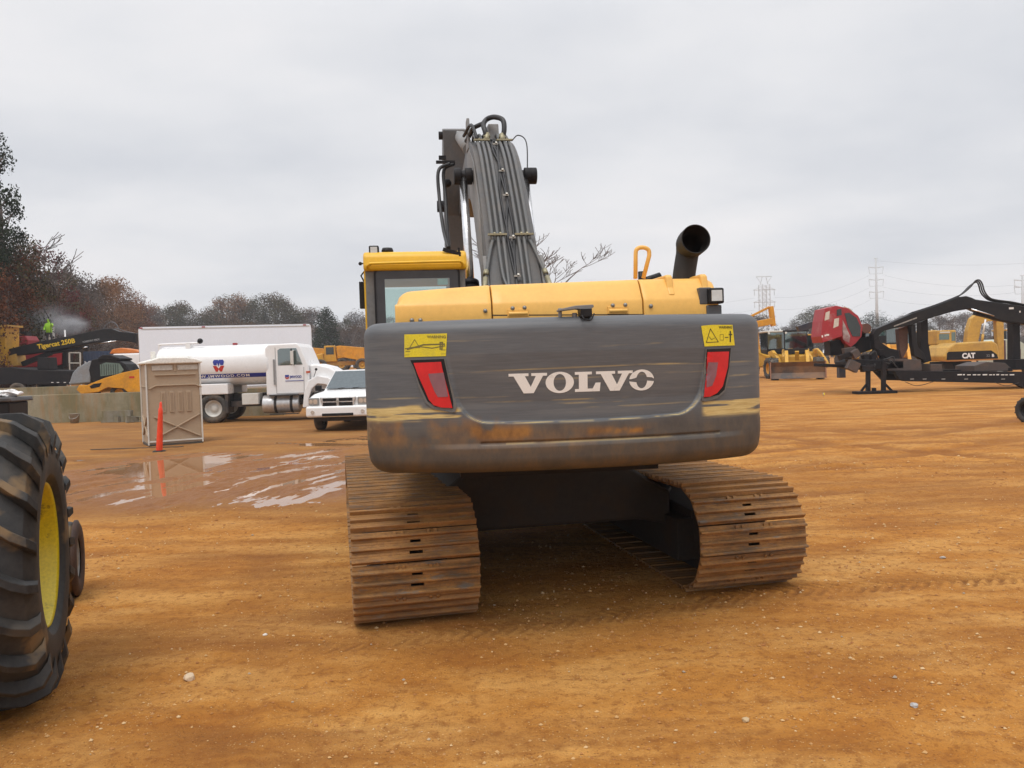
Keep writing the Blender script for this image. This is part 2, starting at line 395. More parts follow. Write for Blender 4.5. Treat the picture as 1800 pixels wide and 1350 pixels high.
s3 = math_(nt, 'MULTIPLY', ramp(nt, v2.outputs['Distance'], [(.2, (1, 1, 1)), (.36, (0, 0, 0))]), math_(nt, 'LESS_THAN', vs2.outputs[0], .16))
c = mixc(nt, math_(nt, 'MULTIPLY', s3, .6), c, (.16, .06, .015))
spm = math_(nt, 'MULTIPLY', spk, math_(nt, 'GREATER_THAN', vs_.outputs[0], .72))
spm = math_(nt, 'MULTIPLY', spm, ramp(nt, noise(nt, P, 1.6, 4), [(.42, (0, 0, 0)), (.6, (.8,)*3)]))
c = mixc(nt, math_(nt, 'MULTIPLY', spm, .85), c, (.72, .50, .26))
c = mixc(nt, math_(nt, 'MULTIPLY', sp.outputs[2], .62), c, (.23, .085, .022))
c = mixc(nt, math_(nt, 'MULTIPLY', math_(nt, 'MULTIPLY', sp.outputs[1], ramp(nt, noise(nt, P, 3.5, 5, .7), [(.42, (.05,)*3), (.62, (.75,)*3)])), 1.0), c, (.15, .055, .016))
c = mixc(nt, math_(nt, 'MULTIPLY', at_.outputs['Alpha'], ramp(nt, noise(nt, P, .9, 5, .65, (.5, 1.4, 1)), [(.3, (.85,)*3), (.65, (.4,)*3)])), c, (.21, .105, .040))
wetn = math_(nt, 'MULTIPLY', sp.outputs[0], ramp(nt, noise(nt, P, 2.2, 5, .6, (2.2, .6, 1)), [(.25, (.35,)*3), (.5, (1, 1, 1))]))
c = mixc(nt, math_(nt, 'MULTIPLY', wetn, .8), c, (.26, .105, .034))
nt.links.new(c, b.inputs['Base Color'])
rg = math_(nt, 'MULTIPLY_ADD', wetn, -.42); rg.node.inputs[2].default_value = .93; nt.links.new(rg, b.inputs['Roughness'])
b.inputs['Specular IOR Level'].default_value = .2
hh = math_(nt, 'ADD', math_(nt, 'MULTIPLY', fine, .7), math_(nt, 'MULTIPLY', grit, .4)); hh = math_(nt, 'ADD', hh, math_(nt, 'MULTIPLY', mid, 1.0)); hh = math_(nt, 'ADD', hh, math_(nt, 'MULTIPLY', spm, .25)); hh = math_(nt, 'ADD', hh, math_(nt, 'MULTIPLY', s2, .12))
bump(nt, b, hh, .85, .04)
me.materials.append(m)

# still muddy water that fills the lows of the wet patch
m, nt, b = newmat('muddy_water'); P = N(nt, 'ShaderNodeNewGeometry').outputs['Position']
b.inputs['Base Color'].default_value = (.32, .16, .07, 1); b.inputs['Roughness'].default_value = .035; b.inputs['IOR'].default_value = 1.34; b.inputs['Specular IOR Level'].default_value = .9
bump(nt, b, noise(nt, P, 5, 3), .03, .01)
mb = MB()
for i in range(12):
    for j in range(14):
        x0, y0 = -9.6+i*.8, 10.5+j*.75
        mb.add([(x0, y0, -.030), (x0+.8, y0, -.030), (x0+.8, y0+.75, -.030), (x0, y0+.75, -.030)], [(0, 1, 2, 3)])
lvl = float(np.percentile(Z[wet > .7], 42)); mb.v = [(a, b_, lvl) for a, b_, _ in mb.v]
pud = mb.build('puddle_water', m); tag(pud, kind='structure')

def gz(x, y): return float(height(np.array([float(x)]), np.array([float(y)]))[0])

# loose grit and gravel, one object nobody could count
mb = MB(); rs_ = random.Random(3); _cand = []
for i in range(24000):
    y = 2.3+11*rs_.random()**1.7; x = (rs_.random()*2-1)*(y*.68+.4)
    _cand.append((x, y))
_cx, _cy = np.array(_cand).T; _ok = (puddle_mask(_cx, _cy) < .3) & (fbm(_cx*.7, _cy*.7, 90, 3) > .30+.4*np.random.RandomState(4).rand(len(_cx))); _cz = height(_cx, _cy)
for x, y, z0_ in zip(_cx[_ok], _cy[_ok], _cz[_ok]):
    s = .0024+.0055*rs_.random()**4; s *= 1+.12*y
    a = rs_.random()*6; z = z0_+s*.3
    vs = []
    for (ux, uy, uz) in ((1, 0, 0), (0, 1, 0), (-1, 0, 0), (0, -1, 0), (0, 0, .8), (0, 0, -.8)):
        j = .7+.6*rs_.random(); vs.append((x+(ux*math.cos(a)-uy*math.sin(a))*s*j*1.2, y+(ux*math.sin(a)+uy*math.cos(a))*s*j, z+uz*s*j))
    mb.add(vs, [(0, 1, 4), (1, 2, 4), (2, 3, 4), (3, 0, 4), (1, 0, 5), (2, 1, 5), (3, 2, 5), (0, 3, 5)])
m, nt, b = newmat('gravel_stone'); P = N(nt, 'ShaderNodeNewGeometry')
nt.links.new(ramp(nt, P.outputs['Random Per Island'], [(0, (.42, .20, .06)), (.55, (.34, .14, .04)), (.75, (.56, .34, .14)), (.97, (.62, .44, .24)), (1, (.3, .25, .2))]), b.inputs['Base Color']); b.inputs['Roughness'].default_value = .9
g = mb.build('gravel', m); tag(g, kind='stuff')

def rock(px, py, s, label, c, flat=.7, seed=1):
    p = G(px, py); rr = random.Random(seed); bm = bmesh.new(); bmesh.ops.create_icosphere(bm, subdivisions=2, radius=s)
    for v in bm.verts:
        k = .8+.35*rr.random(); v.co = Vector((v.co.x*k*1.15, v.co.y*k, v.co.z*k*flat))
    me = bpy.data.meshes.new('stone'); bm.to_mesh(me); bm.free(); o = bpy.data.objects.new('stone', me); col.objects.link(o)
    me.materials.append(paint('stone_'+str(seed), c, .85, .4, (.4, .22, .09), 30)); o.location = (p.x, p.y, gz(p.x, p.y)+s*.35); o.rotation_euler = (0, 0, rr.random()*6)
    tag(o, label, 'stone'); return o
rock(333, 1193, .034, 'pale rounded stone lying on bare clay in front of the tall lugged tyre', (.62, .48, .33), seed=11)
rock(1657, 979, .022, 'small grey stone on the clay right of the digger', (.38, .36, .33), .45, 12)
rock(466, 1114, .014, 'small white chip on the clay left of the digger tracks', (.75, .72, .66), .6, 13)
rock(1607, 1239, .020, 'small bluish grey stone in the right foreground clay', (.42, .42, .42), .6, 14)
rock(1311, 1269, .018, 'tan pebble in the foreground clay below the right track', (.5, .36, .2), .7, 15)

# ------------------------------------------------------------------ trees
def leafmat(name, cols, rough=.8):
    m, nt, b = newmat(name); g = N(nt, 'ShaderNodeNewGeometry'); oi = N(nt, 'ShaderNodeObjectInfo')
    n = len(cols); c = ramp(nt, g.outputs['Random Per Island'], [(i/(n-1), q) for i, q in enumerate(cols)])
    t = N(nt, 'ShaderNodeTexCoord').outputs['Object']
    k = ramp(nt, noise(nt, t, .35, 3), [(.35, (.55, .55, .6)), (.65, (1.25, 1.2, 1.1))])
    c = mixc(nt, 1.0, c, k, 'MULTIPLY'); nt.links.new(c, b.inputs['Base Color']); b.inputs['Roughness'].default_value = rough
    b.inputs['Specular IOR Level'].default_value = .1
    return m
BARK = paint('bark', (.13, .10, .085), .9, .3, (.08, .06, .05), 3)
BARK_F = paint('far_bark', (.15, .13, .12), .9, .3, (.1, .08, .07), 3)
LM = {
 'rust': leafmat('rust_leaves', [(.17, .06, .03), (.12, .05, .03), (.18, .075, .036), (.09, .05, .035)]),
 'brown': leafmat('brown_leaves', [(.11, .06, .035), (.075, .048, .03), (.15, .085, .045), (.06, .05, .03)]),
 'orange': leafmat('orange_leaves', [(.21, .11, .05), (.17, .085, .04), (.25, .14, .07), (.14, .085, .05)]),
 'olive': leafmat('olive_leaves', [(.075, .07, .035), (.05, .055, .03), (.11, .085, .04), (.045, .045, .025)]),
 'green': leafmat('dark_green_needles', [(.022, .038, .02), (.016, .028, .016), (.03, .048, .025), (.02, .03, .02)]),
 'crimson': leafmat('crimson_leaves', [(.13, .03, .035), (.10, .03, .03), (.14, .045, .04), (.09, .035, .035)]),
 'greyed': leafmat('grey_brown_twigs', [(.12, .10, .095), (.09, .08, .075), (.15, .125, .115), (.10, .085, .08)]),
}
def branch_pts(a, b, rr, wob=.1, k=5):
    a, b = Vector(a), Vector(b); L = (b-a).length
    return [a.lerp(b, i/k)+Vector((rr.uniform(-1, 1), rr.uniform(-1, 1), rr.uniform(-1, 1)))*L*wob*(0 if i in (0, k) else 1) for i in range(k+1)]
def tree_meshes(seed, kind, h=16, w=6.0, leaf=.22, n=8600, base=.18):
    """one unit tree: trunk with limbs, and a crown of many leaf faces in clumps"""
    rr = random.Random(seed); tr = MB(); cr = MB()
    tr.tube(branch_pts((0, 0, -.5), (rr.uniform(-.4, .4), rr.uniform(-.4, .4), h*.8), rr, .02, 7), .28, 7, rs=[.34-.035*i for i in range(8)])
    cl = []
    nc = 34 if kind != 'cone' else 60
    for i in range(nc):
        if kind == 'cone':
            t = (i+.5)/nc; z = h*(base*.4+(1-base*.4)*t); r = w/2*(1-t)**.75*.8+.1; a = i*2.4; q = r*(.5+.5*rr.random())
            cl.append((Vector((q*math.cos(a), q*math.sin(a), z)), .55+.8*(1-t)))
        elif kind == 'pine':
            t = rr.random(); z = h*(.45+.55*t); r = w/2*(1-.75*t)*rr.random()**.4; a = rr.random()*6.28
            cl.append((Vector((r*math.cos(a), r*math.sin(a), z)), .55+.45*rr.random()))
        else:
            t = rr.random(); a = rr.random()*6.28; zz = base+(1-base)*t
            r = w/2*math.sin(PI*min(.97, (.18+.80*t)))**.6*(.35+.65*rr.random()**.5)
            cl.append((Vector((r*math.cos(a), r*math.sin(a), h*zz*.94)), (.9+.9*rr.random())*w/7))
    for c, s in cl:
        if rr.random() < .75:
            z0 = max(h*.12, c.z-c.xy.length*.9); tr.tube(branch_pts((0, 0, z0), c, rr, .07, 4), .1, 5, rs=[.11, .09, .06, .04, .02])
    tot = sum(s*s for _, s in cl)
    for c, s in cl:
        for k in range(int(n*s*s/tot)):
            d = Vector((rr.gauss(0, 1), rr.gauss(0, 1), rr.gauss(0, .75))); d = d/max(.3, d.length)*s*(rr.random()**.42)*1.15
            p = c+d; q = leaf*(.5+.9*rr.random())
            u = Vector((rr.gauss(0, 1), rr.gauss(0, 1), rr.gauss(0, 1))).normalized(); v = u.cross(Vector((rr.gauss(0, 1), rr.gauss(0, 1), rr.gauss(0, 1)))).normalized()
            cr.add([p-u*q*.5, p+v*q*.42, p+u*q*.55, p-v*q*.38], [(0, 1, 2, 3)])
    return tr, cr
def bare_meshes(seed, h=15, spread=5, depth=5, first=.25, r0=.22, rmin=.016):
    rr = random.Random(seed); tr = MB(); cr = MB()
    def grow(p, d, L, r, k):
        pts = [p]; q = p
        for i in range(4):
            d = (d+Vector((rr.uniform(-1, 1), rr.uniform(-1, 1), rr.uniform(-.5, .9)))*.16).normalized(); q = q+d*L/4; pts.append(q)
        (tr if k >= depth-1 else cr).tube(pts, r, 5 if k > 2 else 3, caps=False, rs=[max(rmin, r*(1-.13*i)) for i in range(5)])
        if k <= 0: return
        for j in range(3 if k > 1 else 4):
            b = pts[rr.randint(2, 4)] if j else pts[-1]
            nd = (d+Vector((rr.uniform(-1, 1), rr.uniform(-1, 1), rr.uniform(-.25, .6)))*.75).normalized()
            grow(b, nd, L*rr.uniform(.6, .8), max(rmin, r*.6), k-1)
    grow(Vector((0, 0, -.4)), Vector((0, 0, 1)), h*.3, r0, depth)
    return tr, cr
PROTO = {}
def tree_proto(key, tm, leafm, bark=BARK_F):
    t, c = tm; tob = t.build('trunk', bark); cob = c.build('crown', leafm)
    PROTO[key] = (tob.data, cob.data); bpy.data.objects.remove(tob); bpy.data.objects.remove(cob)
for i, k in enumerate(('rust', 'brown', 'orange', 'olive', 'greyed')):
    tree_proto(k+'0', tree_meshes(20+i, 'round', 16, 7.5), LM[k]); tree_proto(k+'1', tree_meshes(40+i, 'round', 16, 6.2, n=7000), LM[k])
tree_proto('crimson0', tree_meshes(61, 'round', 16, 6), LM['crimson'])
tree_proto('green0', tree_meshes(62, 'cone', 14, 7.5, .25, 9000), LM['green'])
tree_proto('pine0', tree_meshes(63, 'pine', 20, 7, .20, 4200), LM['green'])
tree_proto('green1', tree_meshes(64, 'round', 16, 8, n=5200), LM['green'])
for i in range(3): tree_proto('bare%d' % i, bare_meshes(70+i, 16, depth=5, r0=.2, rmin=.028), LM['greyed'])
def tree(key, x, y, h, wide, label, group=None, z=0, name=None):
    t, c = PROTO[key]; base = {'green0': 14, 'pine0': 20}.get(key, 16)
    nm = name or {'pine': 'pine_tree', 'bare': 'bare_tree', 'green': 'evergreen_tree'}.get(key[:-1], 'autumn_tree')
    o = empty(nm, (x, y, z), random.random()*6.28, label, 'tree', group); o.scale = (wide*h/base, wide*h/base, h/base)
    for n_, me_ in (('trunk', t), ('crown', c)):
        q = bpy.data.objects.new(n_, me_); col.objects.link(q); q.parent = o
    return o

# ------------------------------------------------------------------ the big excavator
UP_YAW = R(6.5); TR_YAW = R(12.3)
EXC = empty('tracked_excavator', (0.05, 7.93, 0), UP_YAW, 'large grey and yellow crawler excavator seen from behind in the middle of the yard', 'excavator')
MI = (Matrix.Translation((0.05, 7.93, 0)) @ Matrix.Rotation(UP_YAW, 4, 'Z')).inverted()
def UL(px, py, ly):   # photo pixel -> point of the upper frame on the plane y = ly
    o = MI @ CAMP; d = MI.to_3x3() @ ray(px, py); return o+d*((ly-o.y)/d.y)
# counterweight
ZB, ZT, CWW, YR = 1.13, 2.075, 1.375, -3.12
def yr(x): return YR+.30*(abs(x)/CWW)**2.3
def recess(x, z):
    # sunk panel that carries the lettering: sharp lower rim, fades out upwards
    xl, xr, zb = -.72, .79, 1.435
    def e(v, w=.010): return np.clip(v/w+.5, 0, 1)
    zb_ = zb+.02*(x/.8)**2; rr = .16
    slant = (z-zb_)*.16
    dl, dr, db = x-(xl-slant), (xr+slant)-x, z-zb_
    dx = np.minimum(dl, dr)
    corner = np.where((dx < rr) & (db < rr), rr-np.sqrt(np.maximum(0, rr-dx)**2+np.maximum(0, rr-db)**2), np.minimum(dx, db))
    fade = np.clip((1.86-z)/.30, 0, 1)**1.0
    return -.030*e(corner)*fade
def cwd(x, z):
    g = -.012*np.clip(1-np.abs(z-1.318)/.012, 0, 1)*(x > -.60)*(x < .93)
    b = .012*np.clip((1.318-z)/.03, 0, 1)*np.clip((1.05-np.abs(x-.1))/.2, 0, 1)
    return recess(x, z)+g+b
def cwP(x, z, off=0.0):
    k = .30*2.3*(abs(x)/CWW)**1.3/CWW*(1 if x > 0 else -1)
    n = Vector((k, -1, 0)).normalized(); p = Vector((x, yr(x), z)); return p+n*(float(cwd(np.array(x), np.array(z)))+off)
def cwpx(px, py):     # photo pixel -> (x, z) on the counterweight's rear face
    y = -3.05
    for i in range(6):
        p = UL(px, py, y); y = yr(p.x)
    return p.x, p.z
plan = []
xc = CWW-.20
for i in range(301):
    x = -xc+2*xc*i/300; plan.append((x, yr(x)))
# corner arcs
def arc(cx, cy, r, a0, a1, k=26): return [(cx+r*math.cos(a0+(a1-a0)*i/k), cy+r*math.sin(a0+(a1-a0)*i/k)) for i in range(1, k+1)]
tx, ty = plan[-1][0]-plan[-2][0], plan[-1][1]-plan[-2][1]; ta = math.atan2(ty, tx)
cxx, cyy = xc-.20*math.sin(ta), plan[-1][1]+.20*math.cos(ta)
rarc = arc(cxx, cyy, .20, ta-PI/2, 0.0); rside = [(rarc[-1][0]+.0*i, rarc[-1][1]+.06*i) for i in range(1, 9)]
right = rarc+rside
plan = [(-a, b) for a, b in reversed(right)]+plan+right
prof = [(.09-.09*math.sin(a), ZB+.09-.09*math.cos(a)) for a in np.linspace(0, PI/2, 10)]
prof += [(0, z) for z in np.linspace(ZB+.095, ZT-.10, 150)]
prof += [(.085-.085*math.cos(a), ZT-.085+.085*math.sin(a)) for a in np.linspace(.1, PI/2, 9)]
pl = np.array(plan); tg = np.gradient(pl, axis=0); tg /= np.linalg.norm(tg, axis=1)[:, None]; nr = np.stack([tg[:, 1], -tg[:, 0]], 1)
V = []; 
pz = np.array([p[1] for p in prof]); pin = np.array([p[0] for p in prof])
XX = pl[:, 0][:, None]+0*pz[None, :]; ZZ = pz[None, :]+0*XX
back = (np.abs(pl[:, 0]) < xc+.02)[:, None] & (pl[:, 1] < -2.75)[:, None]
D = cwd(XX, ZZ)*back-pin[None, :]
D = D-.035*np.clip((ZB+.22-ZZ)/.22, 0, 1)**2
PX = XX+nr[:, 0][:, None]*D; PY = pl[:, 1][:, None]+nr[:, 1][:, None]*D
np_, nz = XX.shape
mb = MB(); mb.v = [tuple(v) for v in np.stack([PX, PY, ZZ], -1).reshape(-1, 3)]
mb.f = [(i*nz+j, (i+1)*nz+j, (i+1)*nz+j+1, i*nz+j+1) for i in range(np_-1) for j in range(nz-1)]; mb.sm = [True]*len(mb.f)
mb.f.append(tuple(i*nz+nz-1 for i in range(np_))); mb.f.append(tuple(i*nz for i in range(np_-1, -1, -1))); mb.sm += [False, False]
mb.f.append(tuple([j for j in range(nz)]+[(np_-1)*nz+j for j in range(nz-1, -1, -1)])); mb.sm.append(False)
cw = mb.build('counterweight', None, EXC)
# wear of its own shape: scraped primer, rust, mud film
def nz_(x, z, sx, sz, sd, o=4): return fbm(x*sx+50, z*sz+50, sd, o)
x_, z_ = XX, ZZ
streak = nz_(x_, z_, 2.2, 55, 3, 4); st2 = nz_(x_, z_, 6, 90, 8, 3)
def patch(x0, x1, z0, z1, s=.04): return sst(x0-s, x0+s, x_)*sst(x1+s, x1-s, x_)*sst(z0-s, z0+s, z_)*sst(z1+s, z1-s, z_)
primer = np.zeros_like(x_)
primer += patch(.82, 1.32, 1.435, 1.53, .03)*sst(.36, .50, streak)*2.0
primer += patch(-1.34, -.96, 1.475, 1.555, .025)*sst(.36, .5, streak)*2.0
primer += patch(-1.02, -.72, 1.475, 1.53, .02)*sst(.40, .52, streak)*1.6
primer += patch(-1.32, -1.22, 1.36, 1.52, .03)*sst(.45, .6, nz_(x_, z_, 14, 8, 5))*.8
primer += patch(1.26, 1.34, 1.40, 1.60, .02)*sst(.48, .6, nz_(x_, z_, 30, 20, 6))*.8
rim = np.clip(1-np.abs(recess(x_, z_)+.012)/.011, 0, 1)*sst(.30, .45, nz_(x_, z_, 7, 7, 14))*sst(1.62, 1.50, z_)
primer += rim*.9
primer += np.clip(1-np.abs(z_-1.314)/.006, 0, 1)*(x_ > -.45)*(x_ < .93)*sst(.3, .5, nz_(x_, z_, 4, 4, 15))*.7
for (a, b_, zc, k, sl) in ((-.6, .35, 1.565, .5, .0), (-.2, .4, 1.545, .45, .01), (-1.1, .7, 1.757, .45, .01), (-1.2, -.9, 1.72, .5, .03), (.3, 1.25, 1.765, .4, .0), (.9, 1.3, 1.60, .5, .0),
                           (-1.28, -.9, 1.62, .4, .02), (-.3, .9, 1.70, .3, .01), (.0, .8, 1.52, .35, .0), (-.9, -.1, 1.93, .25, -.01), (.85, 1.3, 1.68, .4, 0), (-.98, -.4, 1.60, .4, .0), (.1, .7, 1.885, .25, .02)):
    zz = zc+sl*x_+(fbm(x_*1.2, x_*0, int(zc*997), 2)-.5)*.02
    primer += np.clip(1-np.abs(z_-zz)/.0055, 0, 1)*sst(a, a+.15, x_)*sst(b_, b_-.15, x_)*k*sst(.35, .6, nz_(x_, z_, 5, 60, 21))*1.3
low = sst(1.50, 1.37, z_+(nz_(x_, z_, 1.6, 3, 30)-.5)*.16)*(1-sst(-.004, -.012, recess(x_, z_)))
rust = patch(-.66, -.30, 1.34, 1.42, .03)*.8+patch(-1.0, -.86, 1.30, 1.36, .03)*.5+patch(.05, .5, 1.35, 1.39, .025)*.8+patch(-1.32, -1.05, 1.32, 1.48, .04)*.5+patch(-1.1, -.5, 1.40, 1.47, .03)*.45
rust += patch(-.9, .1, 1.27, 1.40, .05)*.25+patch(.22, .40, 1.35, 1.38, .01)*.5
rust = rust*sst(.3, .6, nz_(x_, z_, 9, 9, 33))
dark = sst(1.5, 1.2, z_)*.5+patch(-1.2, -.7, 1.35, 1.44, .05)*.4
light_st = sst(.52, .68, nz_(x_, z_, 1.2, 26, 45, 4))*.6
at2 = cw.data.attributes.new('wear', 'FLOAT_COLOR', 'POINT')
def fill(a): return np.clip(a, 0, 1)
at2.data.foreach_set('color', np.stack([fill(primer), fill(rust), fill(low), fill(light_st)], -1).astype(np.float32).ravel())
m, nt, b = newmat('worn_grey_counterweight_paint')
t = N(nt, 'ShaderNodeTexCoord').outputs['Object']; wa = N(nt, 'ShaderNodeAttribute', attribute_name='wear'); ws = N(nt, 'ShaderNodeSeparateColor'); nt.links.new(wa.outputs['Color'], ws.inputs[0])
fs_ = noise(nt, t, 6, 6, .7, (1, 1, 22)); fv = noise(nt, t, 7, 6, .7, (1.5, 1, .8)); ff = noise(nt, t, 60, 4, .7)
c = ramp(nt, fs_, [(.3, (.084, .089, .097)), (.55, (.104, .110, .119)), (.75, (.13, .136, .144))])
c = mixc(nt, math_(nt, 'MULTIPLY', wa.outputs['Alpha'], .35), c, (.20, .195, .185))
lowc = ramp(nt, fv, [(.3, (.050, .044, .040)), (.5, (.080, .066, .052)), (.72, (.135, .088, .048))])
c = mixc(nt, math_(nt, 'MULTIPLY', ws.outputs[2], .85), c, lowc)
rc = ramp(nt, fv, [(.35, (.17, .075, .02)), (.65, (.33, .15, .03))])
c = mixc(nt, ws.outputs[1], c, rc)
pc = ramp(nt, fs_, [(.35, (.42, .28, .09)), (.6, (.64, .50, .22))]); c = mixc(nt, ws.outputs[0], c, pc)
c = mixc(nt, ramp(nt, ff, [(.68, (0, 0, 0)), (.74, (.35,)*3)]), c, (.10, .06, .04))
nt.links.new(c, b.inputs['Base Color']); r_ = math_(nt, 'MULTIPLY_ADD', fs_, .25); r_.node.inputs[2].default_value = .38; nt.links.new(r_, b.inputs['Roughness'])
bump(nt, b, math_(nt, 'ADD', math_(nt, 'MULTIPLY', fs_, .5), math_(nt, 'MULTIPLY', noise(nt, t, 7, 3), 2.0)), .12, .006)
cw.data.materials.append(m)

def on_cw(name, loops, mat, parent, off=.003, sub=True, thick=0):
    vs, fs = flat_poly(loops); bm = bmesh.new()
    bv = [bm.verts.new((v.x, 0, v.y)) for v in vs]
    for f in fs:
        try: bm.faces.new([bv[i] for i in f])
        except ValueError: pass
    if sub:
        for _ in range(3):
            ed = [e for e in bm.edges if e.calc_length() > .06]
            if ed: bmesh.ops.subdivide_edges(bm, edges=ed, cuts=1); bmesh.ops.triangulate(bm, faces=bm.faces)
    for v in bm.verts: v.co = cwP(v.co.x, v.co.z, off)
    bmesh.ops.recalc_face_normals(bm, faces=bm.faces)
    if thick:
        g = bmesh.ops.extrude_face_region(bm, geom=list(bm.faces)); 
        for v in [q for q in g['geom'] if isinstance(q, bmesh.types.BMVert)]: v.co += Vector((0, -thick, 0))
        bmesh.ops.recalc_face_normals(bm, faces=bm.faces)
    me = bpy.data.meshes.new(name); bm.to_mesh(me); bm.free(); o = bpy.data.objects.new(name, me); col.objects.link(o); o.parent = parent; me.materials.append(mat); return o
def px_loop(pts): return [cwpx(*p) for p in pts]
# lettering, drawn as slab-serif outlines
def ell(cx, cz, rx, rz, a0=0, a1=360, k=40): return [(cx+rx*math.cos(R(a0+(a1-a0)*i/k)), cz+rz*math.sin(R(a0+(a1-a0)*i/k))) for i in range(k if a1-a0 == 360 else k+1)]
Vg = [(0, 1), (.98, 1), (.98, .86), (.80, .86), (1.08, .32), (1.34, .86), (1.12, .86), (1.12, 1), (1.90, 1), (1.90, .86), (1.70, .86), (1.22, 0), (.72, 0), (.24, .86), (0, .86)]
Lg = [(0, 1), (.86, 1), (.86, .86), (.64, .86), (.64, .15), (.90, .15), (1.05, .44), (1.30, .44), (1.26, 0), (0, 0), (0, .14), (.2, .14), (.2, .86), (0, .86)]
gl = []
def put(loops, x): gl.append([[(p[0]+x, p[1]) for p in l] for l in loops])
put([Vg], 0); put([ell(.70, .5, .71, .535), ell(.70, .5, .31, .42)[::-1]], 1.83); put([Lg], 3.29); put([Vg], 4.36)
# the last letter has lost a strip of its film across the middle
up_ = ell(.66, .5, .66, .535, 6, 174)+[(.10, .56), (.36, .62)]+ell(.66, .5, .29, .42, 160, 20)+[(1.2, .62)]
dn_ = ell(.66, .5, .66, .535, 186, 352)+[(.95, .46)]+ell(.66, .5, .29, .42, 345, 195)
put([up_], 6.08); put([dn_], 6.08)
(xa, za), (xb, zb_) = cwpx(895, 692.5), cwpx(1152, 684.5); (xt, zt_) = cwpx(900, 657); Ht = zt_-za
allv = [[[(xa+(xb-xa)*p[0]/7.40, za+(zb_-za)*p[0]/7.4+Ht*p[1]) for p in l] for l in g_] for g_ in gl]
vs, fs = [], []
mbx = MB()
for g_ in allv:
    v2, f2 = flat_poly(g_); mbx.add([cwP(v.x, v.y, .0025) for v in v2], f2)
mbx.build('lettering', LETTER, cw)
# warning decals
YEL = paint('decal_yellow', (.72, .60, .02), .45, .35, (.25, .22, .1), 18, streak=True)
YEL2 = paint('clean_decal_yellow', (.76, .62, .02), .4, .1, (.4, .3, .1), 12)
INK = plain('decal_ink', (.03, .03, .02), .6); INK2 = plain('worn_ink', (.16, .14, .04), .6)
d1 = on_cw('warning_decal', [px_loop([(711, 588), (786, 586), (784, 626), (711, 628)])], YEL, cw); d1['label'] = 'scraped yellow warning decal'
d2 = on_cw('warning_decal', [px_loop([(1232, 573), (1240, 572), (1252, 571), (1287, 571), (1291, 607), (1238, 609)])], YEL2, cw)
def strip(pts, w, mat, parent, off=.0042, name='print'):
    mb = MB()
    for (a, b2) in zip(pts[:-1], pts[1:]):
        a, b2 = Vector(a), Vector(b2); d = (b2-a).normalized(); n = Vector((-d.y, d.x))*w/2; a = a-d*w/2; b2 = b2+d*w/2
        mb.add([cwP(q.x, q.y, off) for q in (a-n, b2-n, b2+n, a+n)], [(0, 1, 2, 3)])
    return mb
def merge(mbs, name, mat, parent):
    m_ = MB()
    for q in mbs: m_.add(q.v, q.f)
    return m_.build(name, mat, parent)
P2 = lambda *a: [cwpx(*p) for p in a]
def textcw(txt, px0, py0, h, w, bold=.02, off=.0045):
    vs, fs = text_geo(txt, 1, bold); wx = max(v.x for v in vs); (x0, z0), (x1, z1) = cwpx(px0, py0), cwpx(px0+w, py0-h*.0)
    hh = cwpx(px0, py0-h)[1]-z0; mb = MB(); mb.add([cwP(x0+(x1-x0)*v.x/wx, z0+(z1-z0)*v.x/wx+v.y*hh*1.4, off) for v in vs], fs); return mb
merge([strip(P2((720, 612), (729, 597), (738, 611), (720, 612)), .004, INK, cw), textcw('WARNING', 751, 594.5, 5, 33), strip(P2((713, 613), (735, 609), (760, 612), (782, 608)), .006, INK, cw),
       strip(P2((714, 618), (783, 615)), .004, INK, cw), strip(P2((717, 614), (745, 606), (781, 605)), .009, INK, cw), strip(P2((774, 614), (774, 602), (778, 602), (777, 614)), .008, INK, cw), strip(P2((712, 624), (783, 622)), .002, INK, cw)], 'decal_print', INK2, d1)
merge([strip(P2((1241, 602), (1248, 578), (1262, 601), (1241, 602)), .0045, INK, cw), strip(P2((1246, 592), (1250, 597), (1256, 594)), .003, INK, cw), textcw('WARNING', 1263, 577.5, 4.5, 23),
       strip(P2((1274, 593), (1279, 593)), .005, INK, cw), strip(P2((1283, 583), (1283, 600)), .010, INK, cw), strip(P2((1281, 588), (1285.5, 588)), .007, INK, cw), strip(P2((1265, 588), (1271, 588), (1271, 598), (1265, 598), (1265, 588)), .002, INK, cw)], 'decal_print', INK, d2)
# tail lamps sunk in sloping housings
LRED = plain('red_lens', (.60, .012, .014), .28); LCLR = plain('smoked_clear_lens', (.23, .10, .12), .25); HOUS = paint('lamp_housing', (.13, .13, .13), .5, .3, (.3, .22, .1), 8)
def lamp(outer, slot, red, clr):
    h = on_cw('tail_light', [px_loop(outer)], HOUS, cw, .002, thick=.006)
    on_cw('lamp_recess', [px_loop(slot)], BLACK, h, .0095)
    on_cw('lens', [px_loop(red)], LRED, h, .012, thick=.004); o = on_cw('lens', [px_loop(clr)], LCLR, h, .0175, thick=.001); o['label'] = 'smoky clear part of the lens'
lamp([(721, 632), (783, 630), (784, 640), (791, 670), (800, 700), (803, 716), (800, 724), (794, 725), (762, 719), (748, 708), (736, 680), (728, 655)],
     [(722, 633), (781, 631), (784, 645), (797, 705), (797, 718), (766, 715), (752, 705), (738, 675), (729, 648)],
     [(728, 638), (776, 636), (778, 647), (787, 682), (796, 717), (776, 716), (763, 712), (755, 703), (746, 682), (736, 660)],
     [(754, 657), (781, 655), (789, 697), (771, 698), (765, 688), (757, 668)])
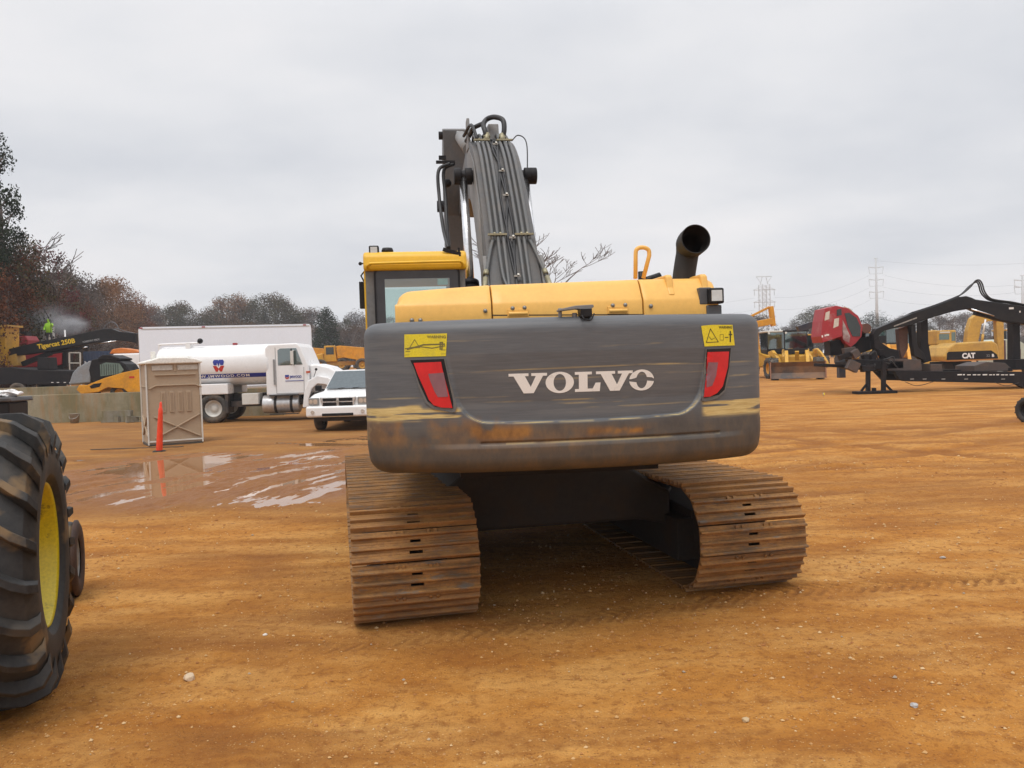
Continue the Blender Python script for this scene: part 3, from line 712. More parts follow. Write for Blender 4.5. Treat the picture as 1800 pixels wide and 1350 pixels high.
lamp([(1240, 614), (1281, 611), (1284, 615), (1283, 640), (1280, 665), (1274, 688), (1260, 700), (1240, 706), (1233, 704), (1233, 698), (1238, 660)],
     [(1241, 614), (1283, 612), (1280, 645), (1272, 685), (1262, 694), (1236, 700), (1240, 655)],
     [(1242, 619), (1279, 618), (1277, 645), (1268, 679), (1258, 691), (1246, 697), (1235, 698), (1240, 655)],
     [(1242, 637), (1259, 637), (1256, 660), (1249, 678), (1239, 681), (1239, 660)])

# rear hood above the counterweight, three yellow panels
HY = -2.72
def hx(px, py=540): return UL(px, py, HY).x
def hz(px, py): return UL(px, py, HY).z
x0h, x1h, x2h, x3h = hx(694), hx(865), hx(1131), hx(1264)
def hood_section(zt, x=None, lean=.10):
    zc = 2.20
    return [(HY+.02, 2.0), (HY, 2.08), (HY+.005, zc-.02), (HY+.014, zc+.0), (HY+lean-.02, zt-.04), (HY+lean, zt-.018), (HY+lean+.02, zt-.005), (HY+lean+.06, zt), (HY+1.15, zt+.02), (HY+1.15, 2.0)]
def hood_panel(name, xa, xb, ztf, k=14, endround=None):
    mb = MB(); secs = []
    for i in range(k+1):
        x = xa+(xb-xa)*i/k; secs.append([(x, y, z) for y, z in hood_section(ztf(x))])
    n = len(secs[0]); vs = [p for s in secs for p in s]
    mb.add(vs, [(i*n+j, (i+1)*n+j, (i+1)*n+j+1, i*n+j+1) for i in range(k) for j in range(n-1)], True)
    mb.f += [tuple(range(n)), tuple(k*n+j for j in range(n-1, -1, -1))]; mb.sm += [False, False]
    return mb.build(name, Y_HOOD, EXC, bevel=.006, seg=2)
zA, zB_, zC = hz(712, 511), hz(865, 497), hz(1131, 487)
def zl(x):
    t = (x-x0h)/(x1h-x0h); r = .10; z = zA+(zB_-zA)*min(1, max(0, t))**.8
    d = x-x0h
    if d < r: z -= r-math.sqrt(max(0, r*r-(r-d)**2))
    return z
h1 = hood_panel('hood_panel', x0h, x1h-.004, zl, 24)
h2 = hood_panel('hood_door', x1h+.004, x2h-.004, lambda x: zB_+(zC-zB_)*(x-x1h)/(x2h-x1h))
h3 = hood_panel('hood_panel', x2h+.004, x3h, lambda x: zC-.0 - (max(0, .05-(x3h-x)))*.6)
# raised ribs on the right panel that carry the exhaust surround
zr = hz(1190, 480)
for pa, pb in ((1178, 1190), (1240, 1252)):
    xa, xb = hx(pa), hx(pb)
    m_ = MB(); m_.prism([(HY+.02, 2.22), (HY+.055, zr-.09), (HY+.075, zr-.012), (HY+.10, zr+.0), (HY+.7, zr+.01), (HY+.7, 2.22)], xa, xb); m_.build('hood_rib', Y_HOOD, h3, bevel=.012, seg=3)
# panel seams, hinges, bolts
m_ = MB()
m_.box(((x1h+x2h)/2, HY+.006, hz(1000, 553.5)), (x2h-x1h, .012, .007), (0, R(1.2), 0)); m_.build('door_seam', DARKIN, h2)
for pp in (911, 1087):
    q = UL(pp, 551 if pp < 1000 else 546, HY-.012); m_ = MB(); m_.cyl((q.x-.062, HY-.010, q.z), (q.x+.062, HY-.010, q.z), .011, n=12); m_.bb(q.x-.07, q.x+.07, HY-.006, HY+.01, q.z-.02, q.z+.03); m_.build('hinge', Y_HOOD, h2, bevel=.003)
BOLT = plain('bolt_head', (.25, .24, .22), .45, .6)
for pp, qy, par in ((724, 563, h1), (739, 563, h1), (853, 546.5, h1), (901, 542, h2), (922, 541, h2), (1077, 537, h2), (1099, 536, h2), (1144, 538, h3)):
    q = UL(pp, qy, HY); m_ = MB(); m_.lathe([(0, .001), (0, .014), (-.004, .014), (-.010, .010), (-.012, .0001)][::-1], (q.x, HY-.001, q.z), (0, 1, 0), 14); m_.build('bolt', BOLT, par)
# handrail
a, b2, c2, d2_ = UL(1117, 490, HY+.28), UL(1117, 436, HY+.28), UL(1141, 436, HY+.28), UL(1131, 489, HY+.28)
path = [a, b2+Vector((0, 0, -.05)), b2+Vector((.005, 0, -.015)), b2+Vector((.03, 0, .002)), c2+Vector((-.03, 0, .002)), c2+Vector((-.004, .0, -.015)), c2+Vector((-.0, 0, -.05)), d2_]
m_ = MB(); m_.tube([path[0]]+spline(path[1:7], 4)+[path[7]], .015, 12); m_.build('grab_rail', Y_HOOD, EXC)
# exhaust stack with its bevelled mouth turned back and up
EY = HY+.35
eb, em = UL(1203, 490, EY), UL(1213, 438, EY-.02); mo = UL(1219, 427, EY-.12)
m_ = MB(); ax = Vector((.12, -.62, .42)).normalized()
pts = [eb+Vector((0, .03, -.15)), eb+Vector((.005, .03, 0)), em+Vector((-.005, .04, -.02)), em+Vector((0, .0, .03)), mo+ax*.04]
pp_ = spline(pts, 6); k = len(pp_)
b0 = len(m_.v); m_.tube(pp_, .1, 36, caps=False, rs=[.076+.028*sst(.35, .85, i/(k-1)) for i in range(k)])
m_.tube([p for p in pp_[::-1]], .09, 36, caps=False, rs=[(.098 if i < 4 else .08) for i in range(k)])
m_.lathe([(0, .104), (.004, .101), (0, .0975)], pp_[-1], (pp_[-1]-pp_[-2]), 36)
EXH = paint('exhaust_black_steel', (.012, .011, .011), .6, .3, (.06, .035, .02), 3)
m_.build('exhaust_pipe', EXH, EXC)
m_ = MB(); m_.lathe([(0, .0001), (0, .08)], pp_[4], (0, 0, 1), 24); m_.build('exhaust_baffle', DARKIN, EXC)
# work lamp on the right end
def worklamp(p, s, parent, post=True, face=-1):
    m_ = MB(); m_.box((0, .05, 0), (s*1.0, s*.95, s*1.0)); h = m_.build('work_lamp', BLACK, parent, bevel=.012, seg=3, loc=p)
    m_ = MB(); m_.box((0, .05-s*.475-.002, 0), (s*.70, .006, s*.70)); l = m_.build('lens', plain('lamp_lens', (.62, .6, .56), .1, .5), h, bevel=.002)
    return h
q = UL(1262, 519, HY-.06); wl = worklamp(q+Vector((0, .02, 0)), .105, EXC)
m_ = MB(); m_.bb(q.x-.105, q.x-.02, HY+.0, HY+.10, q.z-.055, q.z+.06); m_.bb(q.x-.06, q.x+.045, HY-.01, HY+.08, 2.05, q.z-.06); m_.build('lamp_bracket', GREY, EXC, bevel=.008)
# small camera bracket on the counterweight lip
q = Vector((UL(1028, 552, YR+.05).x, YR+.06, ZT)); m_ = MB()
m_.prism([(q.x-.165, ZT+.042), (q.x-.06, ZT+.062), (q.x+.05, ZT+.066), (q.x+.055, ZT+.052), (q.x+.02, ZT+.030), (q.x-.05, ZT+.042), (q.x-.165, ZT+.030)], YR+.03, YR+.11, 'xz')
m_.cyl((q.x-.15, YR+.07, ZT-.01), (q.x-.15, YR+.07, ZT+.05), .012, n=10); m_.cyl((q.x-.06, YR+.07, ZT-.01), (q.x-.06, YR+.07, ZT+.02), .016, n=10)
bk = m_.build('camera_bracket', GREY_L, EXC, bevel=.003)
m_ = MB(); m_.bb(q.x-.035, q.x+.035, YR+.0, YR+.10, ZT-.010, ZT+.040); m_.tube(spline([(q.x-.03, YR-.012, ZT+.0), (q.x-.02, YR-.025, ZT-.025), (q.x+.02, YR-.025, ZT-.03), (q.x+.045, YR-.012, ZT+.01)], 5), .005, 6); m_.build('rear_camera', BLACK, bk, bevel=.006)

# upper frame and side bodies behind the counterweight
m_ = MB(); m_.bb(-1.08, 1.12, -2.2, .9, 1.10, 1.22); m_.bb(-.7, .7, -2.4, 1.6, 1.02, 1.10); m_.cyl((0, 0, .92), (0, 0, 1.10), .62, n=40); m_.build('swing_frame', BLACK_D, EXC)
m_ = MB(); m_.bb(-1.22, -.56, -2.4, -.35, 1.22, 2.0); m_.bb(.45, 1.30, -2.4, 1.3, 1.22, 2.08); m_.bb(-.56, .45, -2.4, -.5, 1.22, 1.95); m_.build('side_body', GREY, EXC, bevel=.02)
m_ = MB(); m_.bb(x0h+.05, x3h-.02, -1.58, -.9, 2.0, 2.34); m_.build('engine_cover', Y_HOOD, EXC, bevel=.03)
# things poking above the hood line
q = UL(1150, 484, HY+.6); m_ = MB(); m_.cyl((q.x-.1, HY+.6, q.z-.05), (q.x+.05, HY+.62, q.z-.005), .03, n=10); m_.cyl((q.x-.10, HY+.6, q.z-.1), (q.x-.10, HY+.6, q.z+.03), .022, n=10); m_.build('air_pipe', BLACK, EXC)

# cab
CY0, CY1 = -.10, 1.55
def cx(px, py, y=CY0): return UL(px, py, y).x
cl, cr_ = UL(642, 500, CY0).x, UL(819, 500, CY0).x
zroof, zsh = UL(730, 441, CY0).z, UL(730, 470, CY0).z
cabe = empty('cab', (0, 0, 0), parent=EXC)
cfr = MB(); pw = .11
cfr.bb(cl+.005, cl+pw, CY0, CY0+.14, 1.2, zsh); cfr.bb(cr_-pw*.8, cr_-.005, CY0, CY0+.14, 1.2, zsh)
cfr.bb(cl+.005, cl+.07, CY1-.1, CY1, 1.2, zsh); cfr.bb(cr_-.07, cr_-.005, CY1-.1, CY1, 1.2, zsh); cfr.bb(cl+.005, cl+.06, .75, .85, 1.2, zsh)
cfr.bb(cl+.006, cr_-.006, CY0+.001, CY0+.12, 1.2, 1.9); cfr.bb(cl+.004, cl+.05, CY0, CY1, 1.2, 1.75); cfr.bb(cr_-.05, cr_-.004, CY0, CY1, 1.2, 1.9); cfr.bb(cl+.007, cr_-.007, CY1-.09, CY1-.01, 1.2, 1.5)
CABG = paint('cab_grey_paint', (.15, .15, .15), .5, .35, (.2, .16, .1), 3)
cf = cfr.build('cab_frame', CABG, cabe, bevel=.008)
# yellow rear edge strip along the left door post
m_ = MB(); m_.bb(cl-.012, cl+.006, CY0+.02, CY1, 1.25, zsh-.02); m_.build('door_skin', Y_CAB, cabe, bevel=.004)
m_ = MB(); m_.prism([(CY0-.05, zsh-.03), (CY0-.06, zsh+.02), (CY0-.04, zroof-.04), (CY0+.0, zroof-.005), (CY0+.3, zroof+.02), (CY1-.2, zroof+.02), (CY1+.05, zroof-.03), (CY1+.08, zsh), (CY1+.05, zsh-.02)], cl-.01, cr_+.012)
rf = m_.build('cab_roof', Y_CAB, cabe, bevel=.03, seg=4)
zb1 = UL(730, 463, CY0-.08).z; m_ = MB(); p_ = [(cl+.05, CY0-.02, zb1-.05), (cl+.03, CY0-.07, zb1-.02), (cl+.06, CY0-.10, zb1-.002), (cl+.12, CY0-.10, zb1+.004), (cr_-.12, CY0-.10, zb1+.012), (cr_-.05, CY0-.10, zb1+.006), (cr_-.03, CY0-.07, zb1-.02), (cr_-.05, CY0-.02, zb1-.05)]
m_.tube(spline(p_, 5), .013, 10); m_.build('roof_rail', Y_CAB, rf)
def frame_ring(mb, x0, x1, z0, z1, w, y0, y1, r=.04):
    o = rrect(x0, z0, x1, z1, r); i = rrect(x0+w, z0+w, x1-w, z1-w, max(.005, r-w*.5)); n = len(o)
    vs = [(p[0], y0, p[1]) for p in o]+[(p[0], y0, p[1]) for p in i]+[(p[0], y1, p[1]) for p in o]+[(p[0], y1, p[1]) for p in i]
    f = []
    for k in range(n):
        j = (k+1) % n; f += [(k, j, n+j, n+k), (2*n+k, 3*n+k, 3*n+j, 2*n+j), (k, 2*n+k, 2*n+j, j), (n+k, n+j, 3*n+j, 3*n+k)]
    mb.add(vs, f)
gx0, gx1, gz1 = UL(657, 480, CY0).x, UL(808, 480, CY0).x, UL(730, 471, CY0).z
m_ = MB(); frame_ring(m_, gx0, gx1, 1.55, gz1, .018, CY0-.024, CY0-.004, .05); fw = m_.build('window_frame', BLACK, cabe)
m_ = MB(); frame_ring(m_, gx0+.016, gx1-.016, 1.57, gz1-.018, .085, CY0-.016, CY0+.0, .04); m_.build('window_border', plain('window_frit', (.045, .045, .05), .3), fw)
m_ = MB(); m_.add([(gx0+.08, CY0-.010, 1.6), (gx1-.08, CY0-.010, 1.6), (gx1-.08, CY0-.010, gz1-.07), (gx0+.08, CY0-.010, gz1-.07)], [(0, 1, 2, 3)]); m_.build('rear_window', GLASS, cabe)
m_ = MB(); m_.add([(cl+.07, CY1-.03, 1.5), (cr_-.07, CY1-.03, 1.5), (cr_-.07, CY1-.03, zsh-.05), (cl+.07, CY1-.03, zsh-.05)], [(0, 1, 2, 3)]); m_.build('windscreen', glassy('clear_glass', (.84, .92, .89), .04), cabe)
m_ = MB(); m_.add([(cl+.02, CY0+.14, 1.75), (cl+.02, CY1-.1, 1.75), (cl+.02, CY1-.1, zsh-.03), (cl+.02, CY0+.14, zsh-.03)], [(0, 1, 2, 3)]); m_.build('side_window', glassy('clear_glass'), cabe); m_ = MB(); m_.add([(cr_-.02, CY0+.14, 1.9), (cr_-.02, CY1-.1, 1.9), (cr_-.02, CY1-.1, zsh-.03), (cr_-.02, CY0+.14, zsh-.03)], [(0, 1, 2, 3)]); m_.build('side_window', glassy('clear_glass'), cabe)
m_ = MB(); m_.bb(cl+.35, cr_-.3, .45, .58, 1.5, 2.25); m_.bb(cl+.35, cr_-.3, .5, .95, 1.5, 1.66); m_.bb(cl+.42, cr_-.38, .46, .56, 2.27, 2.42); m_.build('seat', DARKIN, cabe, bevel=.04)
# sticker inside the glass
q = UL(778, 495, CY0-.006); m_ = MB(); m_.bb(q.x-.05, q.x+.05, CY0-.007, CY0-.005, q.z-.03, q.z+.03); m_.build('window_sticker', plain('pale_sticker', (.45, .60, .56), .5), cabe)
# roof lamp, beacon, mirror, aerial bracket
q = UL(657, 440, CY0); worklamp(q, .095, cabe); m_ = MB(); m_.cyl((q.x, CY0+.03, zroof-.02), (q.x, CY0+.03, q.z-.04), .014, n=8); m_.build('lamp_stem', BLACK, cabe)
q = UL(681, 442, CY0+.1); m_ = MB(); m_.lathe([(0, .0001), (0, .055), (.03, .058), (.055, .048), (.06, .0001)], (q.x, CY0+.1, zroof-.01+.0), (0, 0, 1), 20); m_.build('beacon', BLACK, cabe)
q = UL(637, 520, CY0+.1); m_ = MB(); m_.bb(q.x-.03, q.x+.015, .02, .10, q.z-.12, q.z+.14); m_.tube([(q.x+.02, .05, q.z+.14), (q.x-.01, .05, q.z+.2), (cl, .05, q.z+.26)], .009, 6); m_.build('mirror', BLACK, cabe, bevel=.02)
q = UL(797, 447, CY0-.03); m_ = MB(); m_.bar((q.x-.10, CY0-.03, q.z+.05), (q.x+.07, CY0-.03, q.z+.0), .02, .035); m_.bar((q.x+.05, CY0-.03, q.z+.06), (q.x+.07, CY0-.03, q.z-.07), .02, .03); m_.build('aerial_bracket', BLACK_D, cabe)
q = UL(633, 463, CY0); m_ = MB(); m_.sphere((q.x, CY0+.02, q.z), .018, 6); m_.tube([(q.x, CY0+.02, q.z), (cl+.02, CY0+.02, q.z)], .007, 6); m_.build('lamp_knob', BLACK, cabe)

# boom: profile in local y-z, swept over its width
BX, BW = .10, .285
boom_top = [(.35, 2.25), (.95, 3.10), (1.6, 3.84), (2.25, 4.44), (2.95, 4.80), (3.7, 4.9), (5.0, 4.85), (6.4, 4.7)]
boom_bot = [(6.3, 4.4), (4.9, 4.36), (3.7, 4.2), (3.0, 3.98), (2.35, 3.52), (1.75, 2.90), (1.15, 2.20), (.85, 1.75), (.35, 1.75)]
prof_b = [(p.x, p.y) for p in spline([(a, b_, 0) for a, b_ in boom_top], 4)]+[(p.x, p.y) for p in spline([(a, b_, 0) for a, b_ in boom_bot], 4)]
m_ = MB(); m_.prism(prof_b, BX-BW, BX+BW); boom = m_.build('boom', GREY, EXC, bevel=.012)
# foot flares to its sides
m_ = MB(); m_.prism([(.3, 1.7), (.42, 2.40), (.82, 2.98), (1.15, 2.9), (1.0, 1.8)], BX-BW-.05, BX-BW-.002); m_.prism([(.3, 1.7), (.42, 2.40), (.82, 2.98), (1.15, 2.9), (1.0, 1.8)], BX+BW+.002, BX+BW+.05); m_.build('boom_foot', GREY_L, boom, bevel=.01)
# lighter reinforcement plate along the left side
m_ = MB(); m_.prism([(1.2, 2.6), (1.5, 3.62), (2.3, 4.38), (2.95, 4.7), (3.5, 4.75), (3.0, 4.1), (2.45, 3.7), (1.9, 3.1)], BX-BW-.012, BX-BW-.001); m_.build('side_plate', GREY_L, boom)
def tz(y):  # boom top surface height
    P_ = spline([(a, b_, 0) for a, b_ in boom_top], 6)
    for i in range(len(P_)-1):
        if P_[i].x <= y <= P_[i+1].x: t_ = (y-P_[i].x)/max(1e-6, P_[i+1].x-P_[i].x); return P_[i].y+(P_[i+1].y-P_[i].y)*t_
    return P_[-1].y
def on_top(x, y, o=.05):
    dz = (tz(y+.05)-tz(y-.05))/.1; n = Vector((0, -dz, 1)).normalized(); return Vector((x, y, tz(y)))+n*o
tys = [.62, .80, 1.0, 1.3, 1.7, 2.1, 2.45, 2.7]
for side in (-1, 1):
    xs_ = [BX+side*(.085+.060*i) for i in range(3)]
    for i, x in enumerate(xs_):
        end = [on_top(x-.01*i, 2.9, .09), on_top(x-.02, 3.1, .05), on_top(x, 3.35, .03)]
        if i == 2:   # outer tube turns off the boom at the lower clamp and ends in a hose
            p = spline([on_top(x, .98, .045)]+[on_top(x, y, .045) for y in tys[3:]]+end, 5)
            low = [on_top(x, .98, .045), on_top(x+side*.04, .88, .05), on_top(x+side*.13, .62, .07)]
            m_ = MB(); m_.tube(p, .021, 12); m_.tube(spline(low, 4), .019, 10); tb = m_.build('hydraulic_tube', GREY_T, boom)
            m_ = MB(); m_.cyl(on_top(x+side*.125, .64, .07), on_top(x+side*.165, .50, .075), .028, n=8); m_.cyl(on_top(x+side*.11, .70, .065), on_top(x+side*.122, .66, .07), .031, n=6); m_.build('hose_fitting', BRASS, tb)
            m_ = MB(); m_.tube(spline([on_top(x+side*.16, .52, .075), on_top(x+side*.19, .40, .06), (x+side*.20, .22, 2.30), (x+side*.17, .05, 1.9)], 6), .030, 10); m_.build('hose', HOSE, tb)
        else:
            lowp = [on_top(x, .5, .045)] if not (side < 0 and i == 1) else [on_top(x+.15, .42, .05), on_top(x+.10, .52, .05), on_top(x+.02, .62, .045)]
            p = spline(lowp+[on_top(x, y, .045) for y in tys[(0 if side > 0 or i == 0 else 1):]]+end, 5)
            m_ = MB(); m_.tube(p, .022, 12); m_.build('hydraulic_tube', GREY_T, boom)
    for y in (1.02, 2.62):
        m_ = MB(); q = on_top(BX+side*.16, y, .062); a_ = on_top(BX+side*.15-.105, y, .07); b_ = on_top(BX+side*.15+.105, y, .07)
        dz = (tz(y+.05)-tz(y-.05))/.1; m_.bar(a_, b_, .045, .02)
        for k in (-.032, .032): r_ = on_top(BX+side*.15+k, y, .078); m_.cyl(r_, r_+(r_-on_top(BX+side*.15+k, y, .06)).normalized()*.018, .012, n=6)
        m_.build('tube_clamp', BRASS, boom)
# loose middle hoses and their bolts
for k, (xo, wob) in enumerate(((-.02, .03), (.02, -.025), (.0, .04))):
    rr = random.Random(k+4); m_ = MB(); m_.tube(spline([on_top(BX+xo+wob*math.sin(j*1.7+k), y, .03) for j, y in enumerate([.45, .8, 1.1, 1.5, 1.9, 2.3, 2.6, 2.9, 3.1])], 6), .013, 8); m_.build('hose', HOSE, boom)
for y in (.47, .66, 1.0, 1.5, 1.86, 2.5):
    m_ = MB(); q = on_top(BX+.015, y, .05); m_.box(q, (.07, .03, .02)); m_.cyl(q+Vector((.01, 0, 0)), q+Vector((.01, -.025, .018)), .014, n=6); m_.build('hose_clip', STEEL, boom)
# big looped hose at the top of the boom
A_, B_ = on_top(BX-.07, 2.75, .06), on_top(BX+.13, 2.70, .06)
p = spline([A_, A_+Vector((-.02, .0, .10)), A_+Vector((-.03, .10, .22)), A_+Vector((.03, .2, .32)), B_+Vector((-.08, .15, .34)), B_+Vector((.02, .05, .27)), B_+Vector((.03, 0, .13)), B_], 7)
m_ = MB(); m_.tube(p, .034, 14); lh = m_.build('hose_loop', HOSE, boom)
for q in (A_, B_): m_ = MB(); m_.cyl(q-Vector((0, .03, .05)), q+Vector((0, .0, .07)), .040, n=8); m_.cyl(q+Vector((0, 0, .02)), q+Vector((0, 0, .04)), .052, n=6); m_.build('hose_fitting', BRASS, lh)
m_ = MB(); m_.tube(spline([A_+Vector((-.02, .1, .24)), A_+Vector((-.16, .2, .20)), on_top(BX-.25, 3.1, .12), on_top(BX-.3, 3.4, .05)], 6), .03, 10); m_.tube(spline([on_top(BX-.2, 2.7, .06), on_top(BX-.26, 2.95, .22), on_top(BX-.34, 3.3, .1)], 6), .022, 8); m_.build('hose', HOSE, boom)
m_ = MB(); m_.tube(spline([on_top(BX+.24, 2.6, .06), on_top(BX+.33, 2.62, .13), on_top(BX+.43, 2.55, .05), Vector((BX+.42, 2.45, 4.25))], 6), .008, 6); m_.build('grease_line', HOSE, boom)
m_ = MB(); m_.prism([(2.9, 4.7), (3.0, 5.06), (3.45, 5.12), (3.6, 4.8)], BX-.02, BX+.12); m_.prism([(3.1, 4.75), (3.2, 5.2), (3.4, 5.2), (3.5, 4.8)], BX-.30, BX-.26); m_.build('top_bracket', GREY_L, boom, bevel=.01)
# cross pin with bosses, cylinders
PY_, PZ_ = 2.35, 4.20
m_ = MB(); m_.cyl((BX-.54, PY_, PZ_), (BX+.50, PY_, PZ_), .075, n=20)
for x in (-.54, -.40, .36, .43): m_.cyl((BX+x, PY_, PZ_), (BX+x+.09, PY_, PZ_), .105, n=20)
m_.build('cross_pin', BLACK_D, boom, bevel=.008)
for x in (-.425, .37):
    foot = Vector((BX+x, .95, 1.35)); top = Vector((BX+x, PY_, PZ_)); md = foot.lerp(top, .50)
    m_ = MB(); m_.cyl(foot, md, .095, n=20); m_.cyl(md-(top-foot)*.02, md, .108, n=20); bc = m_.build('boom_cylinder', BLACK_D, EXC)
    m_ = MB(); m_.cyl(md, top, .052, n=18); m_.build('cylinder_rod', CHROME, bc)
# stick hanging down beyond the boom
ST = [(5.8, 5.80), (6.15, 5.92), (6.6, 5.6), (6.95, 4.8), (6.9, 3.3), (6.75, 1.6), (6.45, 1.6), (6.3, 3.4), (6.1, 4.4), (5.9, 4.9)]
m_ = MB(); m_.prism(ST, BX-.53, BX-.13); stick = m_.build('stick', GREY, EXC, bevel=.015)
m_ = MB(); m_.cyl((BX-.22, 3.9, 4.95), (BX-.26, 5.2, 5.5), .10, n=18); ac = m_.build('stick_cylinder', GREY_L, EXC); m_ = MB(); m_.cyl((BX-.26, 5.2, 5.5), (BX-.28, 5.95, 5.78), .055, n=14); m_.build('cylinder_rod', CHROME, ac)
m_ = MB(); m_.cyl((BX-.66, 6.3, 4.6), (BX+.32, 6.3, 4.6), .10, n=16); m_.build('pivot_pin', BLACK_D, stick); m_ = MB(); m_.cyl((BX-.60, 5.98, 5.75), (BX-.06, 5.98, 5.75), .07, n=12); m_.build('pivot_pin', BLACK_D, stick)
m_ = MB(); m_.prism([(6.0, .35), (6.15, 1.35), (6.5, 1.7), (6.9, 1.6), (7.2, 1.0), (7.0, .45), (6.5, .12)], BX-.55, BX+.55); m_.build('bucket', BLACK_D, EXC, bevel=.02)
# hoses at the left of the boom head
bx0 = UL(783, 300, 3.2)
for k, (dx_, yy) in enumerate(((0, 3.1), (.10, 3.2))):
    a = UL(790+8*k, 288, yy); b_ = UL(771+9*k, 300, yy-.1); c_ = UL(772+11*k, 345, yy-.2); d_ = UL(779+7*k, 400, yy-.5); e_ = UL(788+1*k, 436, yy-1.0)
    m_ = MB(); m_.tube(spline([a, b_, c_, d_, e_], 8), .024, 10); m_.build('hose', HOSE, EXC)
m_ = MB(); q = UL(786, 322, 3.2); m_.sphere(q, .06, 8); q = UL(783, 285, 3.2); m_.box(q, (.26, .05, .035)); m_.box(q+Vector((-.04, 0, .06)), (.10, .05, .05)); m_.build('hose_bulkhead', BLACK_D, EXC)

# undercarriage: two tracks on their own heading
TR = empty('undercarriage', (0, 0, 0), TR_YAW-UP_YAW, parent=EXC)
def mudmetal(name):
    m, nt, b = newmat(name); t = N(nt, 'ShaderNodeTexCoord').outputs['Object']; g = N(nt, 'ShaderNodeNewGeometry'); oi = N(nt, 'ShaderNodeObjectInfo')
    f = noise(nt, g.outputs['Position'], 5, 6, .7, (.6, 1.2, 2.2)); f2 = noise(nt, g.outputs['Position'], 40, 4, .7)
    c = ramp(nt, f, [(.32, (.11, .08, .052)), (.46, (.22, .11, .036)), (.62, (.38, .19, .055))])
    c = mixc(nt, ramp(nt, f2, [(.35, (.5,)*3), (.5, (0, 0, 0))]), c, (.13, .07, .04))
    c = mixc(nt, ramp(nt, noise(nt, g.outputs['Position'], 9, 5, .7, (.5, 1, 3)), [(.56, (0, 0, 0)), (.66, (.75,)*3)]), c, (.15, .145, .13))
    c = mixc(nt, math_(nt, 'MULTIPLY', oi.outputs['Random'], .35), c, (.34, .155, .045))
    nt.links.new(c, b.inputs['Base Color']); b.inputs['Roughness'].default_value = .7; bump(nt, b, math_(nt, 'ADD', f2, f), .5, .01); return m
MUD = mudmetal('muddy_track_steel'); MUD2 = paint('shaded_muddy_steel', (.028, .022, .018), .85, .5, (.07, .038, .016), 3)  # second mud steel has the shade under the machine put into its colour
TW, TRAD, TL = .435, .385, 1.92      # half width, radius of the plate backs, half centre distance
sh = MB(); hp = .098
def sb(x0, x1, y0, y1, z0, z1): sh.bb(x0, x1, y0, y1, z0, z1)
for (y0, y1, hole) in ((-.098, -.052, None), (-.052, -.032, .045), (-.032, .022, None), (.022, .040, .036), (.040, .092, None)):
    if hole is None: sb(-TW, TW, y0, y1, 0, .014)
    else: sb(-TW, -hole, y0, y1, 0, .014); sb(hole, TW, y0, y1, 0, .014)
sh.prism([(.092, .0), (.092, .014), (.106, .006), (.106, -.010)], -TW, TW)
for yb, hh_ in ((-.085, .030), (-.008, .026), (.068, .030)):
    for xa_, xb_ in ((-TW, TW),):
        sh.prism([(yb-.013, .0135), (yb-.008, .014+hh_), (yb+.006, .014+hh_), (yb+.013, .0135)], xa_, xb_)
for x in (-.14, -.09, .09, .14): sh.box((x, .088, .02), (.022, .026, .02))
first = None
per = 4*TL+2*PI*TRAD; ns = 46
def trackpos(s):
    y, z, a = trackpos0(s); return y, z*(1-.11*(y+2.35)/4.7), a
def trackpos0(s):
    s = s % per
    if s < 2*TL: return (-TL+s, 2*TRAD, 0)                        # top run, forwards
    s -= 2*TL
    if s < PI*TRAD: a = s/TRAD; return (TL+TRAD*math.sin(a), TRAD+TRAD*math.cos(a), -a)
    s -= PI*TRAD
    if s < 2*TL: return (TL-s, 0, PI)
    s -= 2*TL; a = s/TRAD; return (-TL-TRAD*math.sin(a), TRAD-TRAD*math.cos(a), PI-a)
